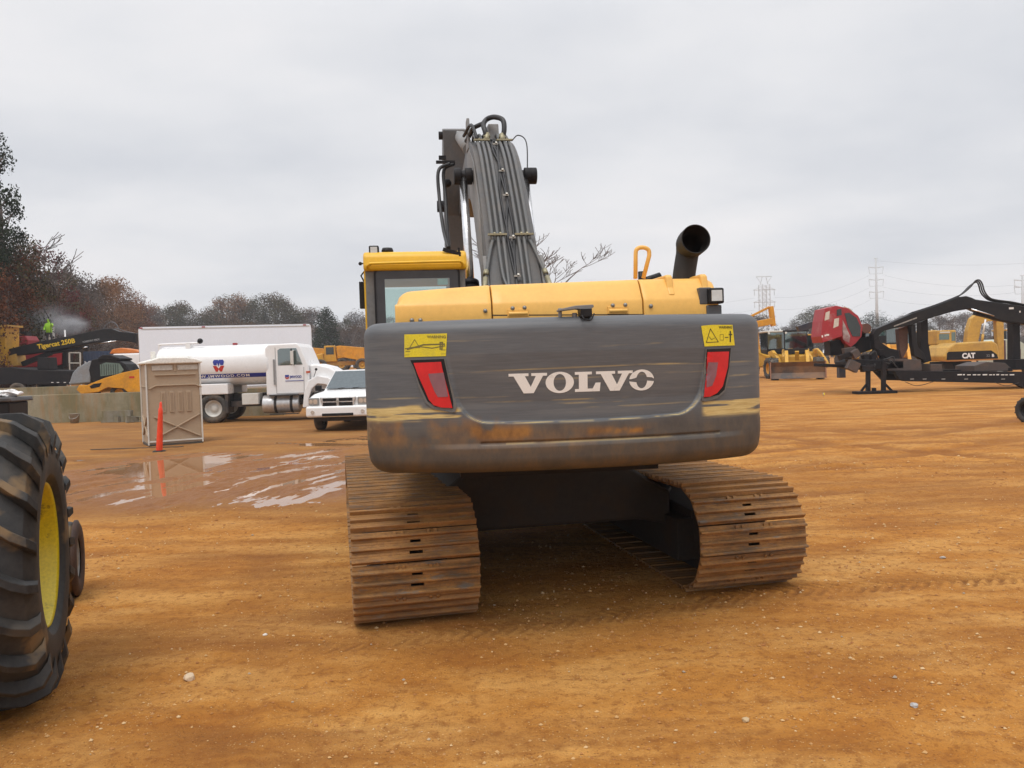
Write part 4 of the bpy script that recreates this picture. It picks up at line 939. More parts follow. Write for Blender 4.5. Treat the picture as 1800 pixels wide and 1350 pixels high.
for side, name in ((-1.26, 'l'), (1.26, 'r')):
    te = empty('track', (side, 0, .022), parent=TR)
    for i in range(ns):
        y, z, a = trackpos((i+.35*(side > 0))*per/ns)
        if first is None: o = sh.build('track_shoe', MUD, te, bevel=.0025, seg=1); first = o
        else: o = first.copy(); col.objects.link(o); o.parent = te
        o.location = (0, y, z); o.rotation_euler = (a+random.uniform(-.02, .02), 0, 0); o.scale = (1, 1.06, 1)
    # chain, wheels and frame inside the belt
    pth = [trackpos(k*per/80)[:2] for k in range(80)]
    m_ = MB()
    for x0, x1 in ((-.12, -.05), (.05, .12)):
        n = 80; vs = []
        for k in range(n):
            y, z, a = trackpos(k*per/n); ny, nz2 = math.sin(-a)*1.0, math.cos(a)
            ny = -math.sin(a)
            for x in (x0, x1):
                for d in (-.002, -.09): vs.append((x, y+ny*d, z+nz2*d))
        m_.add(vs, [f for k in range(n) for f in ((4*k, 4*((k+1) % n), 4*((k+1) % n)+1, 4*k+1), (4*k+2, 4*k+3, 4*((k+1) % n)+3, 4*((k+1) % n)+2), (4*k, 4*k+2, 4*((k+1) % n)+2, 4*((k+1) % n)), (4*k+1, 4*((k+1) % n)+1, 4*((k+1) % n)+3, 4*k+3))])
    m_.build('track_chain', MUD2, te)
    for cy_, nm in ((-TL, 'sprocket'), (TL, 'idler')):
        m_ = MB(); m_.cyl((-.045, cy_, TRAD*(1-.06*(cy_ > 0))), (.045, cy_, TRAD*(1-.06*(cy_ > 0))), TRAD-.10, n=32); m_.cyl((-.2, cy_, TRAD), (.2, cy_, TRAD), .24, n=28); m_.build(nm, MUD2, te, bevel=.01)
    m_ = MB(); m_.prism([(-1.55, .18), (-1.6, .50), (-.6, .56), (.8, .54), (1.6, .46), (1.6, .18)], -.17, .17); m_.bb(-.30, .30, -1.6, 1.55, .09, .44)
    for k in range(8): m_.cyl((-.16, -1.4+.4*k, .18), (.16, -1.4+.4*k, .18), .1, n=16)
    for k in (-.6, .6): m_.cyl((-.16, k, .62), (.16, k, .62), .06, n=16)
    m_.build('track_frame', MUD2, te, bevel=.01)
m_ = MB(); m_.prism([(-1.02, .36), (-1.02, .72), (-.72, .95), (.55, .95), (1.02, .66), (1.02, .36), (.7, .43), (-.7, .43)], -1.35, 1.35, 'xz'); m_.build('car_body', MUD2, TR, bevel=.03)
m_ = MB()
for sx in (-1, 1):
    for sy in (-1, 1): m_.bar((sx*.45, sy*.5, .68), (sx*1.15, sy*.95, .48), .34, .26)
m_.build('axle_leg', BLACK_D, TR, bevel=.02)

# ------------------------------------------------------------------ shared vehicle pieces
def wheel(parent, c, r, w, axis=(1, 0, 0), rim=.55, rimmat=None, tyremat=None, n=28, lugs=0, name='wheel', both=True, hub=True):
    """tyre as the part, rim as its sub-part; axis points to the outer side"""
    ax = Vector(axis).normalized(); c = Vector(c); rr = r*rim; m_ = MB(); hw = w/2
    prof = [(hw*.62, rr), (hw*.95, rr*1.12), (hw*1.0, rr+(r-rr)*.55), (hw*.9, r*.965), (hw*.72, r), (0, r*1.004), (-hw*.72, r), (-hw*.9, r*.965), (-hw, rr+(r-rr)*.55), (-hw*.95, rr*1.12), (-hw*.62, rr)]
    m_.lathe(prof, c, ax, n)
    if lugs:
        u = ax.cross(Vector((0, 0, 1))).normalized() if abs(ax.z) < .9 else Vector((1, 0, 0)); ww = ax.cross(u)
        for k in range(lugs):
            a = 2*PI*k/lugs
            for s_, da in ((1, 0), (-1, PI/lugs)):
                def pt(al, aa, q): return c+ax*al+(u*math.cos(aa)+ww*math.sin(aa))*q
                a0 = a+da; da2 = 2.0*.22/lugs*6; th = .9/lugs
                vs = [pt(0, a0, r*.99), pt(0, a0+th, r*.99), pt(s_*hw*.98, a0+da2+th, r*.94), pt(s_*hw*.98, a0+da2, r*.94)]
                vt = [pt(0, a0+th*.15, r*1.045), pt(0, a0+th*.85, r*1.045), pt(s_*hw, a0+da2+th*.85, r*1.02), pt(s_*hw, a0+da2+th*.15, r*1.02)]
                m_.add(vs+vt, [(4, 5, 6, 7), (0, 1, 5, 4), (1, 2, 6, 5), (2, 3, 7, 6), (3, 0, 4, 7)])
    t_ = m_.build(name, tyremat or RUBBER, parent)
    m_ = MB(); rp_ = [(hw*.60, rr*1.02), (hw*.66, rr*.97), (hw*.55, rr*.90), (hw*.15, rr*.82), (hw*.1, rr*.45), (hw*.35, rr*.38), (hw*.4, rr*.15), (hw*.4, .0001)]
    m_.lathe(rp_, c, ax, n); 
    if both: m_.lathe([(-q[0], q[1]) for q in rp_], c, ax, n)
    m_.build('rim', rimmat or WHITE_D, t_); return t_

# ------------------------------------------------------------------ left foreground: tractor with a big lugged tyre
hd = R(22)
TRX = empty('tractor', (-2.66, 4.52, 0), hd, 'tractor cut by the left edge, with a huge lugged black tyre on a yellow rim', 'tractor')
RB = MB(); r0, w0 = .80, .76
rimr = .405
def tyre_big():
    m_ = MB(); hw = w0/2
    pr = [(-.055, rimr), (-.02, rimr+.015), (.012, rimr+.045), (.022, rimr+.12), (.015, rimr+.20), (-.02, rimr+.29), (-.07, r0-.075), (-.14, r0-.045), (-hw, r0-.035), (-2*hw+.14, r0-.045), (-2*hw+.07, r0-.075), (-2*hw+.0, rimr+.2), (-2*hw, rimr+.06), (-2*hw+.06, rimr)]
    m_.lathe(pr, (0, 0, r0), (1, 0, 0), 96)
    nl = 21
    for k in range(nl):
        for s_ in (0, 1):
            a0 = 2*PI*(k+.5*s_)/nl
            # lug runs from the centre line to the shoulder, swept back, and bends down the sidewall
            path = []
            for t in np.linspace(0, 1, 9):
                al = -hw+(hw-.015)*t*(1 if s_ == 0 else -1)*1.0
                aa = a0+.40*t**.85; q = r0-.035 if t < .8 else r0-.035-.05*(t-.8)/.2
                path.append((al, aa, q))
            sx = .018 if s_ == 0 else -2*hw-.018
            path.append((sx, a0+.43, r0-.15)); path.append((sx+(.006 if s_ == 0 else -.006), a0+.455, r0-.21))
            vs = []
            for i, (al, aa, q) in enumerate(path):
                th = .060+.012*(i/8); hh = .044 if i < 9 else (.028 if i == 9 else .0)
                for (dq, dt) in ((-.02, -th*.62), (hh, -th*.42), (hh, th*.42), (-.02, th*.62)):
                    qq = q+dq; ang = aa+dt; vs.append((al+(0 if i < 8 else (.02 if s_ == 0 else -.02)*(dq > 0)), -math.sin(ang)*qq*1.0, r0+math.cos(ang)*qq))
            n = len(path); f = [(i*4+j, (i+1)*4+j, (i+1)*4+j+1, i*4+j+1) for i in range(n-1) for j in range(3)]
            f += [(0, 1, 2, 3), ((n-1)*4+3, (n-1)*4+2, (n-1)*4+1, (n-1)*4)]
            m_.add(vs, f)
    return m_
m, nt, b = newmat('worn_tractor_rubber'); t = N(nt, 'ShaderNodeTexCoord').outputs['Object']
f1 = noise(nt, t, 2.6, 5, .6); f2 = noise(nt, t, 22, 5, .7); sx_ = N(nt, 'ShaderNodeSeparateXYZ'); nt.links.new(t, sx_.inputs[0])
c = ramp(nt, f2, [(.3, (.014, .014, .015)), (.7, (.034, .033, .032))]); c = mixc(nt, ramp(nt, f1, [(.50, (0, 0, 0)), (.64, (.5,)*3)]), c, (.09, .07, .05))
c = mixc(nt, ramp(nt, noise(nt, t, 3.4, 4, .5), [(.56, (0, 0, 0)), (.64, (.8,)*3)]), c, (.20, .125, .055))
nt.links.new(c, b.inputs['Base Color']); b.inputs['Roughness'].default_value = .68; bump(nt, b, f2, .25, .006); TYRE_M = m
tw_ = tyre_big().build('rear_wheel', TYRE_M, TRX, bevel=.008, seg=2); tw_.location = (0, 0, -.0)
TYEL = paint('tractor_rim_yellow', (.60, .47, .01), .42, .8, (.05, .045, .02), 7, lo=.58, hi=.66)
m_ = MB(); m_.lathe([(-.03, rimr+.01), (-.015, rimr), (-.03, rimr-.012), (-.11, rimr-.02), (-.16, rimr-.05), (-.33, rimr-.055), (-.38, rimr-.09), (-.39, .16), (-.36, .12), (-.35, .0001)], (0, 0, r0), (1, 0, 0), 72)
rim_ = m_.build('rim', TYEL, tw_)
m_ = MB()
for k in range(8): a = 2*PI*k/8; m_.cyl((-.385, -.2*math.sin(a), r0+.2*math.cos(a)), (-.35, -.2*math.sin(a), r0+.2*math.cos(a)), .018, n=6)
m_.build('wheel_bolts', STEEL, rim_)
# front wheel, partly hidden: dark tyre, pale hub, clay-caked outer edge
fy = 2.25
m_ = MB(); m_.lathe([(-.02, .16), (.0, .19), (.01, .25), (-.02, .295), (-.05, .305), (-.15, .305), (-.18, .28), (-.18, .16)], (-.15, fy, .305), (1, 0, 0), 48); fw_ = m_.build('front_wheel', TYRE_M, TRX)
m_ = MB(); m_.lathe([(.0, .17), (.014, .20), (.018, .27), (.0, .312), (-.02, .312)], (-.14, fy, .305), (1, 0, 0), 48); m_.build('mud_caked_flange', paint('rusty_flange', (.045, .025, .02), .8, .4, (.16, .08, .04), 6), fw_)
m_ = MB(); m_.lathe([(-.0, .17), (-.03, .16), (-.05, .10), (.0, .08), (.0, .0001)], (-.15, fy, .305), (1, 0, 0), 32); m_.build('hub', paint('grimy_hub', (.30, .30, .29), .6, .9, (.03, .03, .03), 5), fw_)
m_ = MB(); m_.bb(-1.9, -.3, fy-.10, fy+.10, .24, .38); m_.bb(-2.0, -.76, -.12, .12, r0-.12, r0+.12); m_.build('axle', BLACK_D, TRX, bevel=.02)
m_ = MB(); m_.prism([(-.9, .7), (-.9, 1.5), (.4, 1.6), (1.9, 1.15), (2.7, 1.05), (2.7, .55), (.5, .5)], -1.75, -1.05); m_.build('bonnet', paint('tractor_green', (.02, .13, .03), .4, .3), TRX, bevel=.05)

# dark bin with a white bag, left edge, behind the tyre
p = W(18, 700, 12.2)
m_ = MB(); zt = p.z+.04; m_.prism([(-.30, 0), (-.36, zt-.09), (.36, zt-.09), (.30, 0)], -.3, .3, 'xz'); bn = empty('waste_bin', (p.x-.25, 12.2, 0), .1, 'dark plastic bin at the left edge behind the tall lugged tyre', 'bin'); m_.build('bin_body', BLACK, bn, bevel=.03)
m_ = MB(); m_.prism([(-.40, zt-.09), (-.40, zt-.02), (.40, zt-.02), (.42, zt-.09)], -.34, .34, 'xz'); m_.build('bin_lid', paint('charcoal_plastic', (.05, .05, .055), .45), bn, bevel=.02)
bm = bmesh.new(); bmesh.ops.create_icosphere(bm, subdivisions=3, radius=.13)
for v in bm.verts: v.co += v.co.normalized()*(.03*math.sin(v.co.x*60)+.025*math.sin(v.co.y*71+v.co.z*40)); v.co.z *= .45; v.co.x *= 1.3
me = bpy.data.meshes.new('plastic_bag'); bm.to_mesh(me); bm.free(); o = bpy.data.objects.new('plastic_bag', me); col.objects.link(o); me.materials.append(WHITE); o.location = (p.x-.02, 12.2, zt+.03); tag(o, 'crumpled white plastic bag lying on the dark bin', 'bag')

# ------------------------------------------------------------------ low concrete walls and the raised yard behind them
def concrete(name, c, rust=.4):
    m, nt, b = newmat(name); P = N(nt, 'ShaderNodeNewGeometry').outputs['Position']
    f = noise(nt, P, .9, 6, .65, (1, 1, .6)); v = noise(nt, P, 1.6, 5, .7, (2.2, 1, .25)); g = noise(nt, P, 18, 5, .7)
    cc = ramp(nt, g, [(.3, tuple(q*.82 for q in c)), (.7, c)]); cc = mixc(nt, ramp(nt, f, [(.38, (0, 0, 0)), (.6, (.9,)*3)]), cc, (.17, .145, .07))
    cc = mixc(nt, ramp(nt, v, [(.5, (0, 0, 0)), (.66, (rust,)*3)]), cc, (.30, .17, .07)); cc = mixc(nt, ramp(nt, v, [(.28, (.6,)*3), (.42, (0, 0, 0))]), cc, (.10, .10, .09))
    nt.links.new(cc, b.inputs['Base Color']); b.inputs['Roughness'].default_value = .9; bump(nt, b, g, .3, .01); return m
CONC = concrete('stained_concrete', (.32, .285, .20), .6); CONC2 = concrete('grey_block_concrete', (.30, .29, .27), .1)
wl0, wl1 = W(-260, 740, 32).x, W(500, 740, 32).x
m_ = MB(); m_.bb(wl0, wl1, 32, 32.28, -.1, 1.12); o = m_.build('concrete_wall', CONC, bevel=.015); tag(o, 'long low stained concrete wall behind the portable toilet, nearer of two', 'wall')
xw = W(152, 680, 44).x
m_ = MB(); m_.bb(W(-260, 740, 44).x, xw, 44, 44.35, .4, 1.8-(675-659.5)*44/1400); o = m_.build('concrete_wall', CONC, bevel=.015); tag(o, 'low concrete wall further back, in front of the black trailer and loader', 'wall')
m_ = MB(); m_.bb(-75, W(330, 700, 34).x, 32.28, 76, -.4, .72); m_.prism([(W(330, 700, 34).x, -.4), (W(330, 700, 34).x, .72), (W(330, 700, 34).x+5, -.4)], 32.3, 76, 'xz'); o = m_.build('raised_yard', ground.data.materials[0]); tag(o, kind='structure')
# breeze blocks and a bucket at the foot of the wall
def block(px, py, rz, tilt, label, D=31.0, up=0):
    m_ = MB(); L_, H_, Wd = .44, .22, .21
    m_.bb(-L_/2, L_/2, -.10, -.075, 0, H_); m_.bb(-L_/2, L_/2, .075, .10, 0, H_)
    for x in (-L_/2+.015, 0, L_/2-.015): m_.bb(x-.015, x+.015, -.0745, .0745, .001, H_-.001)
    o = m_.build('concrete_block', CONC2); p = W(px, py, D); o.location = (p.x, D, up); o.rotation_euler = (tilt, 0, rz); return tag(o, label, 'concrete block', 'breeze blocks at the foot of the wall')
block(189, 733, .1, 0, 'grey block low at the left end of the pile by the wall')
block(199, 733, 0, 0, 'grey block in the second place of the bottom row of the pile')
block(191, 722, .05, 0, 'grey block on top at the left end of the pile', up=.222)
block(212, 733, 1.2, 0, 'block turned end on in the middle of the pile')
block(210, 723, .3, 0, 'pale block lying across the middle of the pile', up=.222)
block(224, 733, .2, .0, 'block at the right foot of the stacked pile'); block(222, 722, -.1, 0, 'lighter block on top at the right of the pile', up=.222)
block(232, 736, .8, .0, 'block leaning loose just right of the pile', 30.6)
block(247, 735, 0, -1.5708, 'block on its side with open cores next to the toilet', 30.6, .11)
bk_ = empty('bucket', (W(131, 735, 31.2).x, 31.2, 0), 0, 'rusty grey bucket standing against the stained concrete wall', 'bucket')
m_ = MB(); m_.lathe([(0, .0001), (0, .15), (.36, .19), (.37, .2), (.36, .185), (.05, .15)], (0, 0, 0), (0, 0, 1), 20); m_.build('pail', paint('grey_pail', (.3, .27, .22), .7, .6, (.25, .14, .07), 4), bk_)
m_ = MB(); m_.tube(spline([(-.19, 0, .34), (-.14, -.12, .22), (0, -.2, .17), (.14, -.12, .22), (.19, 0, .34)], 4), .01, 6); m_.build('handle', STEEL, bk_)

# ------------------------------------------------------------------ portable toilet
pc = G(262, 786); TO = empty('portable_toilet', (pc.x, pc.y, 0), R(31), 'tan plastic portable toilet with a white roof standing in the wet mud', 'toilet')
TAN = paint('tan_plastic', (.40, .30, .205), .5, .25, (.30, .2, .12), 2, streak=True, var=.06); TAN2 = paint('tan_plastic_shaded', (.30, .215, .14), .55, .25, (.25, .16, .1), 2, var=.06)  # second tan is a shaded copy of the first
TW_, TD_, TH_ = 1.27, 1.2, 2.08
m_ = MB(); m_.bb(.02, TW_-.02, .02, TD_, .05, TH_); m_.build('wall_panels', TAN, TO, bevel=.01)
m_ = MB(); m_.bb(-.005, TW_+.005, -.005, TD_+.005, -.02, .06); m_.build('skid_base', paint('dark_skid', (.05, .045, .04), .7, .5), TO, bevel=.01)
m_ = MB()
for x, y in ((0, 0), (TW_, 0), (0, TD_), (TW_, TD_)): m_.bb(x-.018, x+.018, y-.018, y+.018, .04, TH_)
m_.bb(0, TW_, -.012, .015, .10, .14); m_.build('corner_trim', WHITE_D, TO, bevel=.006)
# pressed ribs of the rear wall: X brace, louvre slots, arched rails
m_ = MB()
for a_, b_ in (((.15, .2), (.68, .47)), ((.68, .47), (1.22, .76)), ((.15, .74), (.68, .47)), ((.68, .47), (1.22, .2))): m_.bar((a_[0], .0, a_[1]), (b_[0], .0, b_[1]), .05, .035)
for k in range(4): m_.bb(.32+.2*k, .43+.2*k, -.008, .03, .84, 1.36)
m_.bar((.06, 0, 1.44), (.22, 0, 1.52), .05, .03); m_.bar((.22, 0, 1.52), (1.14, 0, 1.52), .05, .03); m_.bar((1.14, 0, 1.52), (1.30, 0, 1.44), .05, .03)
m_.bar((.2, 0, 1.78), (1.16, 0, 1.78), .05, .025); m_.bb(.66, .70, -.005, .03, 1.86, TH_)
m_.bar((-.0, .15, .25), (0, TD_-.15, .75), .04, .03); m_.bar((0, .15, .75), (0, TD_-.15, .25), .04, .03); m_.bar((0, .1, 1.5), (0, TD_-.1, 1.5), .03, .03)
m_.build('pressed_ribs', TAN, TO, bevel=.008)
m_ = MB()
for k in range(4): m_.bb(.345+.2*k, .405+.2*k, -.011, -.0075, .88, 1.32)
m_.build('groove_shade', TAN2, TO)  # flat darker strips that paint groove shade onto the ribs
m_ = MB(); m_.bb(.14, .62, -.004, .018, 1.90, 2.02); m_.bb(.74, 1.22, -.004, .018, 1.90, 2.02); m_.build('vent_grille', paint('vent_grille_plastic', (.5, .46, .40), .6), TO)
m_ = MB(); m_.prism([(-.06, TH_-.02), (-.06, TH_+.04), (.15, TH_+.09), (.3, TH_+.14), (TW_-.35, TH_+.14), (TW_-.12, TH_+.10), (TW_+.06, TH_+.04), (TW_+.06, TH_-.02)], -.06, TD_+.06, 'xz')
rf_ = m_.build('roof', paint('white_roof_plastic', (.80, .79, .74), .45, .1, (.5, .42, .3), 2), TO, bevel=.03, seg=3)
m_ = MB(); m_.cyl((.22, .3, TH_+.1), (.22, .3, TH_+.30), .06, n=14)
for k in range(4): m_.bb(.42+.2*k, .50+.2*k, .05, TD_-.05, TH_+.135, TH_+.155)
m_.build('roof_vent', MATS['white_roof_plastic'], rf_, bevel=.01)
# orange delineator
pd_ = G(280, 794); DE = empty('delineator_post', (pd_.x, pd_.y, 0), 0, 'bright orange traffic post on a black base in front of the toilet', 'traffic post')
ORG = plain('orange_plastic', (.80, .06, .015), .4); m_ = MB(); m_.lathe([(.02, .072), (.25, .07), (.9, .052), (1.0, .048), (1.03, .032), (1.12, .03), (1.16, .018), (1.17, .0001)], (0, 0, 0), (.075, 0, 1), 20); m_.build('post', ORG, DE)
m_ = MB(); m_.lathe([(-.02, .16), (.01, .16), (.03, .13), (.035, .08)], (0, 0, 0), (0, 0, 1), 8, False); m_.build('rubber_base', BLACK, DE)
m_ = MB(); m_.bar((pc.x-1.3, pc.y-.28, .012), (pc.x+1.0, pc.y-.36, .02), .05, .02); o = m_.build('plank', paint('wet_plank', (.10, .07, .05), .6)); tag(o, 'thin dark plank lying in the mud under the orange post', 'plank')

# ------------------------------------------------------------------ water truck (side on, facing right)
def px_len(px0, px1, D): return (px1-px0)/1400*D
D = 28.2; wb = W(372, 742, D)
WT = empty('water_truck', (wb.x, D+1.2, 0), R(2.5), 'white water tank truck with a blue stripe parked side on behind the toilet', 'truck')
S = D/1400           # metres per photo pixel at the near side
def tx_(px): return (px-372)*S      # truck-local x; y=-1.2 is the near side
def tz_(py, px): return (742-(px-372)*-.0 - py)*S - (px-372)*.031*S
YN = -1.2
CH = paint('dark_chassis', (.03, .03, .032), .6, .6, (.16, .10, .06), 2)
m_ = MB(); m_.bb(tx_(285), tx_(585), -.45, .45, .75, 1.0); m_.bb(tx_(400), tx_(540), -.9, .9, .55, .75); m_.build('chassis', CH, WT)
# tank: flattened cylinder
tx0, tx1 = tx_(276), tx_(471); zc, ry, rz_ = 2.05, 1.17, .74
m_ = MB()
def tank_ring(x, k=1.0):
    out = []
    for i in range(36):
        a = 2*PI*i/36; cs, sn = math.cos(a), math.sin(a); out.append((x, ry*k*math.copysign(abs(cs)**.8, cs), zc+rz_*k*math.copysign(abs(sn)**.8, sn)))
    return out
vs = tank_ring(tx0-.06, .9)+tank_ring(tx0, .985)+tank_ring(tx0+.03)+tank_ring(tx1-.03)+tank_ring(tx1, .985)+tank_ring(tx1+.05, .9)
m_.add(vs, [(i*36+k, i*36+(k+1) % 36, (i+1)*36+(k+1) % 36, (i+1)*36+k) for i in range(5) for k in range(36)], True)
m_.f += [tuple(range(36)), tuple(range(5*36, 6*36))]; m_.sm += [False, False]
tank = m_.build('water_tank', WHITE, WT)
BLUE = plain('stripe_blue', (.02, .035, .28), .4); REDP = plain('logo_red', (.5, .03, .02), .4)
def tanky(z):   # near surface of the tank at height z
    s = min(1, max(-1, (z-zc)/rz_)); sn = abs(s)**(1/.8); cs = math.sqrt(max(0, 1-sn*sn)); return -ry*cs**.8
def on_tank(name, pts_list, mat, off=.006):
    m_ = MB()
    for pts in pts_list:
        vs, fs = flat_poly([pts]); m_.add([(v.x, tanky(v.y)-off, v.y) for v in vs], fs)
    return m_.build(name, mat, tank)
zs0, zs1 = 1.60, 1.745
m_ = MB()
for k in range(2):
    za_, zb2 = zs0+(zs1-zs0)*k/2, zs0+(zs1-zs0)*(k+1)/2; m_.add([(tx_(330), tanky(za_)-.006, za_), (tx1-.01, tanky(za_)-.006, za_), (tx1-.01, tanky(zb2)-.006, zb2), (tx_(330), tanky(zb2)-.006, zb2)], [(0, 1, 2, 3)])
m_.build('stripe', BLUE, tank)
vs, fs = text_geo('WWW.JMWOOD.COM', 1, .03, 1.25); wx = max(v.x for v in vs); x0_, x1_ = tx_(331), tx_(437)
m_ = MB(); m_.add([(x0_+(x1_-x0_)*v.x/wx, tanky(zs0+.03+v.y*.125)-.016, zs0+.03+v.y*.125) for v in vs], fs); m_.build('lettering', WHITE, tank)
lx, lz = tx_(385), 2.04
def lg(p): return [(lx+q[0]*.20, lz+q[1]*.21) for q in p]
on_tank('logo_upper', [lg([(-.8, 1), (-.05, 1), (.0, .75), (.05, 1), (.8, 1), (1, .65), (.82, .08), (.3, .08), (.25, .5), (.12, .12), (.0, -.18), (-.12, .12), (-.25, .5), (-.3, .08), (-.82, .08), (-1, .65)])], BLUE)
on_tank('logo_lower', [lg([(-1, -.02), (-.4, -.02), (0, -.5), (.4, -.02), (1, -.02), (.55, -1), (.2, -1), (0, -.6), (-.2, -1), (-.55, -1)])], REDP)
m_ = MB(); m_.tube(spline([(tx_(276), -.7, 2.55), (tx_(275), -.7, 2.82), (tx_(280), -.7, 2.86), (tx_(340), -.7, 2.88), (tx_(345), -.7, 2.90)], 4), .04, 8); m_.bb(tx_(322), tx_(330), -.75, -.4, 2.6, 2.9); m_.build('spray_pipe', WHITE, tank)
m_ = MB(); m_.sphere((tx_(347), -.7, 2.95), .10, 8); m_.build('spray_nozzle', BLACK, tank)
m_ = MB(); m_.bb(tx_(398), tx_(404), -.3, -.1, 2.79, 2.86); m_.build('marker_light', RED_D, tank)
m_ = MB(); m_.bb(tx_(342), tx_(400), YN, -.5, 1.02, 1.40); m_.bb(tx_(300), tx_(400), .5, -YN, 1.02, 1.40); m_.build('mudguard', WHITE, WT, bevel=.03)
m_ = MB(); m_.bb(tx_(394), tx_(399), YN+.02, -.5, .35, 1.0); m_.build('mud_flap', CH, WT)
m_ = MB(); m_.bb(tx_(422), tx_(451), YN+.1, -.5, .62, 1.02); m_.build('tool_box', WHITE_D, WT, bevel=.02)
m_ = MB(); m_.cyl((tx_(457), -.82, .60), (tx_(521), -.82, .60), .32, n=28); ft = m_.build('fuel_tank', plain('dull_aluminium', (.62, .62, .62), .35, .6), WT, bevel=.02)
m_ = MB()
for q in (480, 508): m_.lathe([(0, .322), (.05, .335), (.1, .322)], (tx_(q)-.05, -.82, .60), (1, 0, 0), 28)
m_.bb(tx_(472), tx_(522), YN-.06, YN+.1, .90, .94); m_.bb(tx_(472), tx_(522), YN-.08, YN+.1, .24, .28); m_.build('tank_straps', CH, ft)
# cab
cab = empty('truck_cab', (0, 0, 0), parent=WT)
cp = [(tx_(466), .92), (tx_(466), 2.62), (tx_(472), 2.74), (tx_(522), 2.76), (tx_(528), 2.62), (tx_(541), 1.96), (tx_(541), .92)]
m_ = MB(); m_.prism(cp, YN+.06, -YN-.06, 'xz'); cb = m_.build('cab_shell', WHITE, cab, bevel=.05, seg=3)
m_ = MB(); m_.prism([(tx_(541), .95), (tx_(541), 1.98), (tx_(552), 2.0), (tx_(575), 1.88), (tx_(586), 1.72), (tx_(591), 1.45), (tx_(591), .95)], -.95, .95, 'xz'); m_.build('bonnet', WHITE, cab, bevel=.08, seg=4)
m_ = MB(); m_.prism([(tx_(529), .45), (tx_(533), 1.05), (tx_(541), 1.42), (tx_(556), 1.58), (tx_(575), 1.50), (tx_(588), 1.3), (tx_(592), 1.2), (tx_(592), .95), (tx_(583), 1.12), (tx_(570), 1.25), (tx_(556), 1.28), (tx_(546), 1.1), (tx_(541), .80), (tx_(539), .45)], YN-.03, -.72, 'xz'); m_.build('wing', WHITE, cab, bevel=.03)
m_ = MB(); m_.prism([(tx_(488), 1.98), (tx_(488), 2.52), (tx_(493), 2.58), (tx_(521), 2.58), (tx_(531), 1.99)], YN+.052, YN+.09, 'xz'); wn_ = m_.build('door_window', glassy('truck_glass', (.3, .4, .38), .2), cab)
m_ = MB(); m_.bb(tx_(511), tx_(513), YN+.045, YN+.06, 1.98, 2.57); m_.build('window_bar', BLACK, wn_)
m_ = MB(); 
for (a_, b_) in (((484, .98), (484, 2.62)), ((484, .98), (532, .98)), ((532, .98), (533, 1.9))): m_.bar((tx_(a_[0]), YN+.058, a_[1]), (tx_(b_[0]), YN+.058, b_[1]), .015, .012)
m_.bb(tx_(480), tx_(482.5), YN+.0, YN+.05, 1.3, 2.2); m_.build('door_seam', plain('seam_grey', (.25, .25, .25), .6), cab)
m_ = MB(); m_.bb(tx_(513), tx_(518), YN-.22, YN-.14, 2.0, 2.48); m_.bar((tx_(517), YN+.05, 2.5), (tx_(516), YN-.18, 2.46), .03, .03); m_.bar((tx_(517), YN+.05, 1.95), (tx_(516), YN-.18, 2.02), .03, .03); m_.build('mirror', WHITE_D, cab, bevel=.01)
mlg = MB(); 
def lgd(p, w): return [(tx_(503)+q[0]*w, 1.56+q[1]*w) for q in p]
vs, fs = flat_poly([lgd([(-.8, 1), (-.05, 1), (.0, .75), (.05, 1), (.8, 1), (1, .65), (.82, .08), (.3, .08), (0, -.2), (-.3, .08), (-.82, .08), (-1, .65)], .075)]); mlg.add([(v.x, YN+.05, v.y) for v in vs], fs); mlg.build('door_logo_upper', BLUE, cab)
mlg = MB(); vs, fs = flat_poly([lgd([(-1, -.02), (-.4, -.02), (0, -.5), (.4, -.02), (1, -.02), (.55, -1), (.2, -1), (0, -.6), (-.2, -1), (-.55, -1)], .075)]); mlg.add([(v.x, YN+.05, v.y) for v in vs], fs); mlg.build('door_logo_lower', REDP, cab)
text_on('door_lettering', 'JMWOOD', .12, (tx_(508), YN+.05, 1.52), (1, 0, 0), (0, 0, 1), BLUE, cab, .03, width=.42)
m_ = MB(); m_.bb(tx_(500), tx_(532), YN+.045, YN+.055, 1.41, 1.43); m_.build('door_line', BLUE, cab)
m_ = MB(); m_.bb(tx_(537), tx_(544), YN+.03, YN+.06, 1.68, 1.75); m_.build('side_marker', plain('amber', (.5, .08, .02), .4), cab)
m_ = MB(); m_.bb(tx_(488)+.06, tx_(531), -.5, .6, 1.1, 2.0); m_.build('seats', DARKIN, cab)
for q in (372, 398-1000):
    if q < 0: continue
    wheel(WT, (tx_(q), YN+.24, .52), .52, .46, (0, -1, 0), .58, WHITE_D, RUB_D)
    wheel(WT, (tx_(q), -YN-.24, .52), .52, .46, (0, 1, 0), .58, WHITE_D, RUB_D)
for s_ in (-1, 1): wheel(WT, (tx_(563), s_*(.98), .52), .52, .30, (0, s_, 0), .58, WHITE_D, RUB_D)
m_ = MB(); m_.bb(tx_(586), tx_(596), -1.1, 1.1, .5, .78); m_.build('bumper', STEEL, WT, bevel=.02)
m_ = MB(); m_.tube([(tx_(548), YN+.2, 1.5), (tx_(556), YN-.1, 1.78)], .012, 6); m_.sphere((tx_(556), YN-.1, 1.8), .05, 6); m_.build('wing_mirror', BLACK, cab)

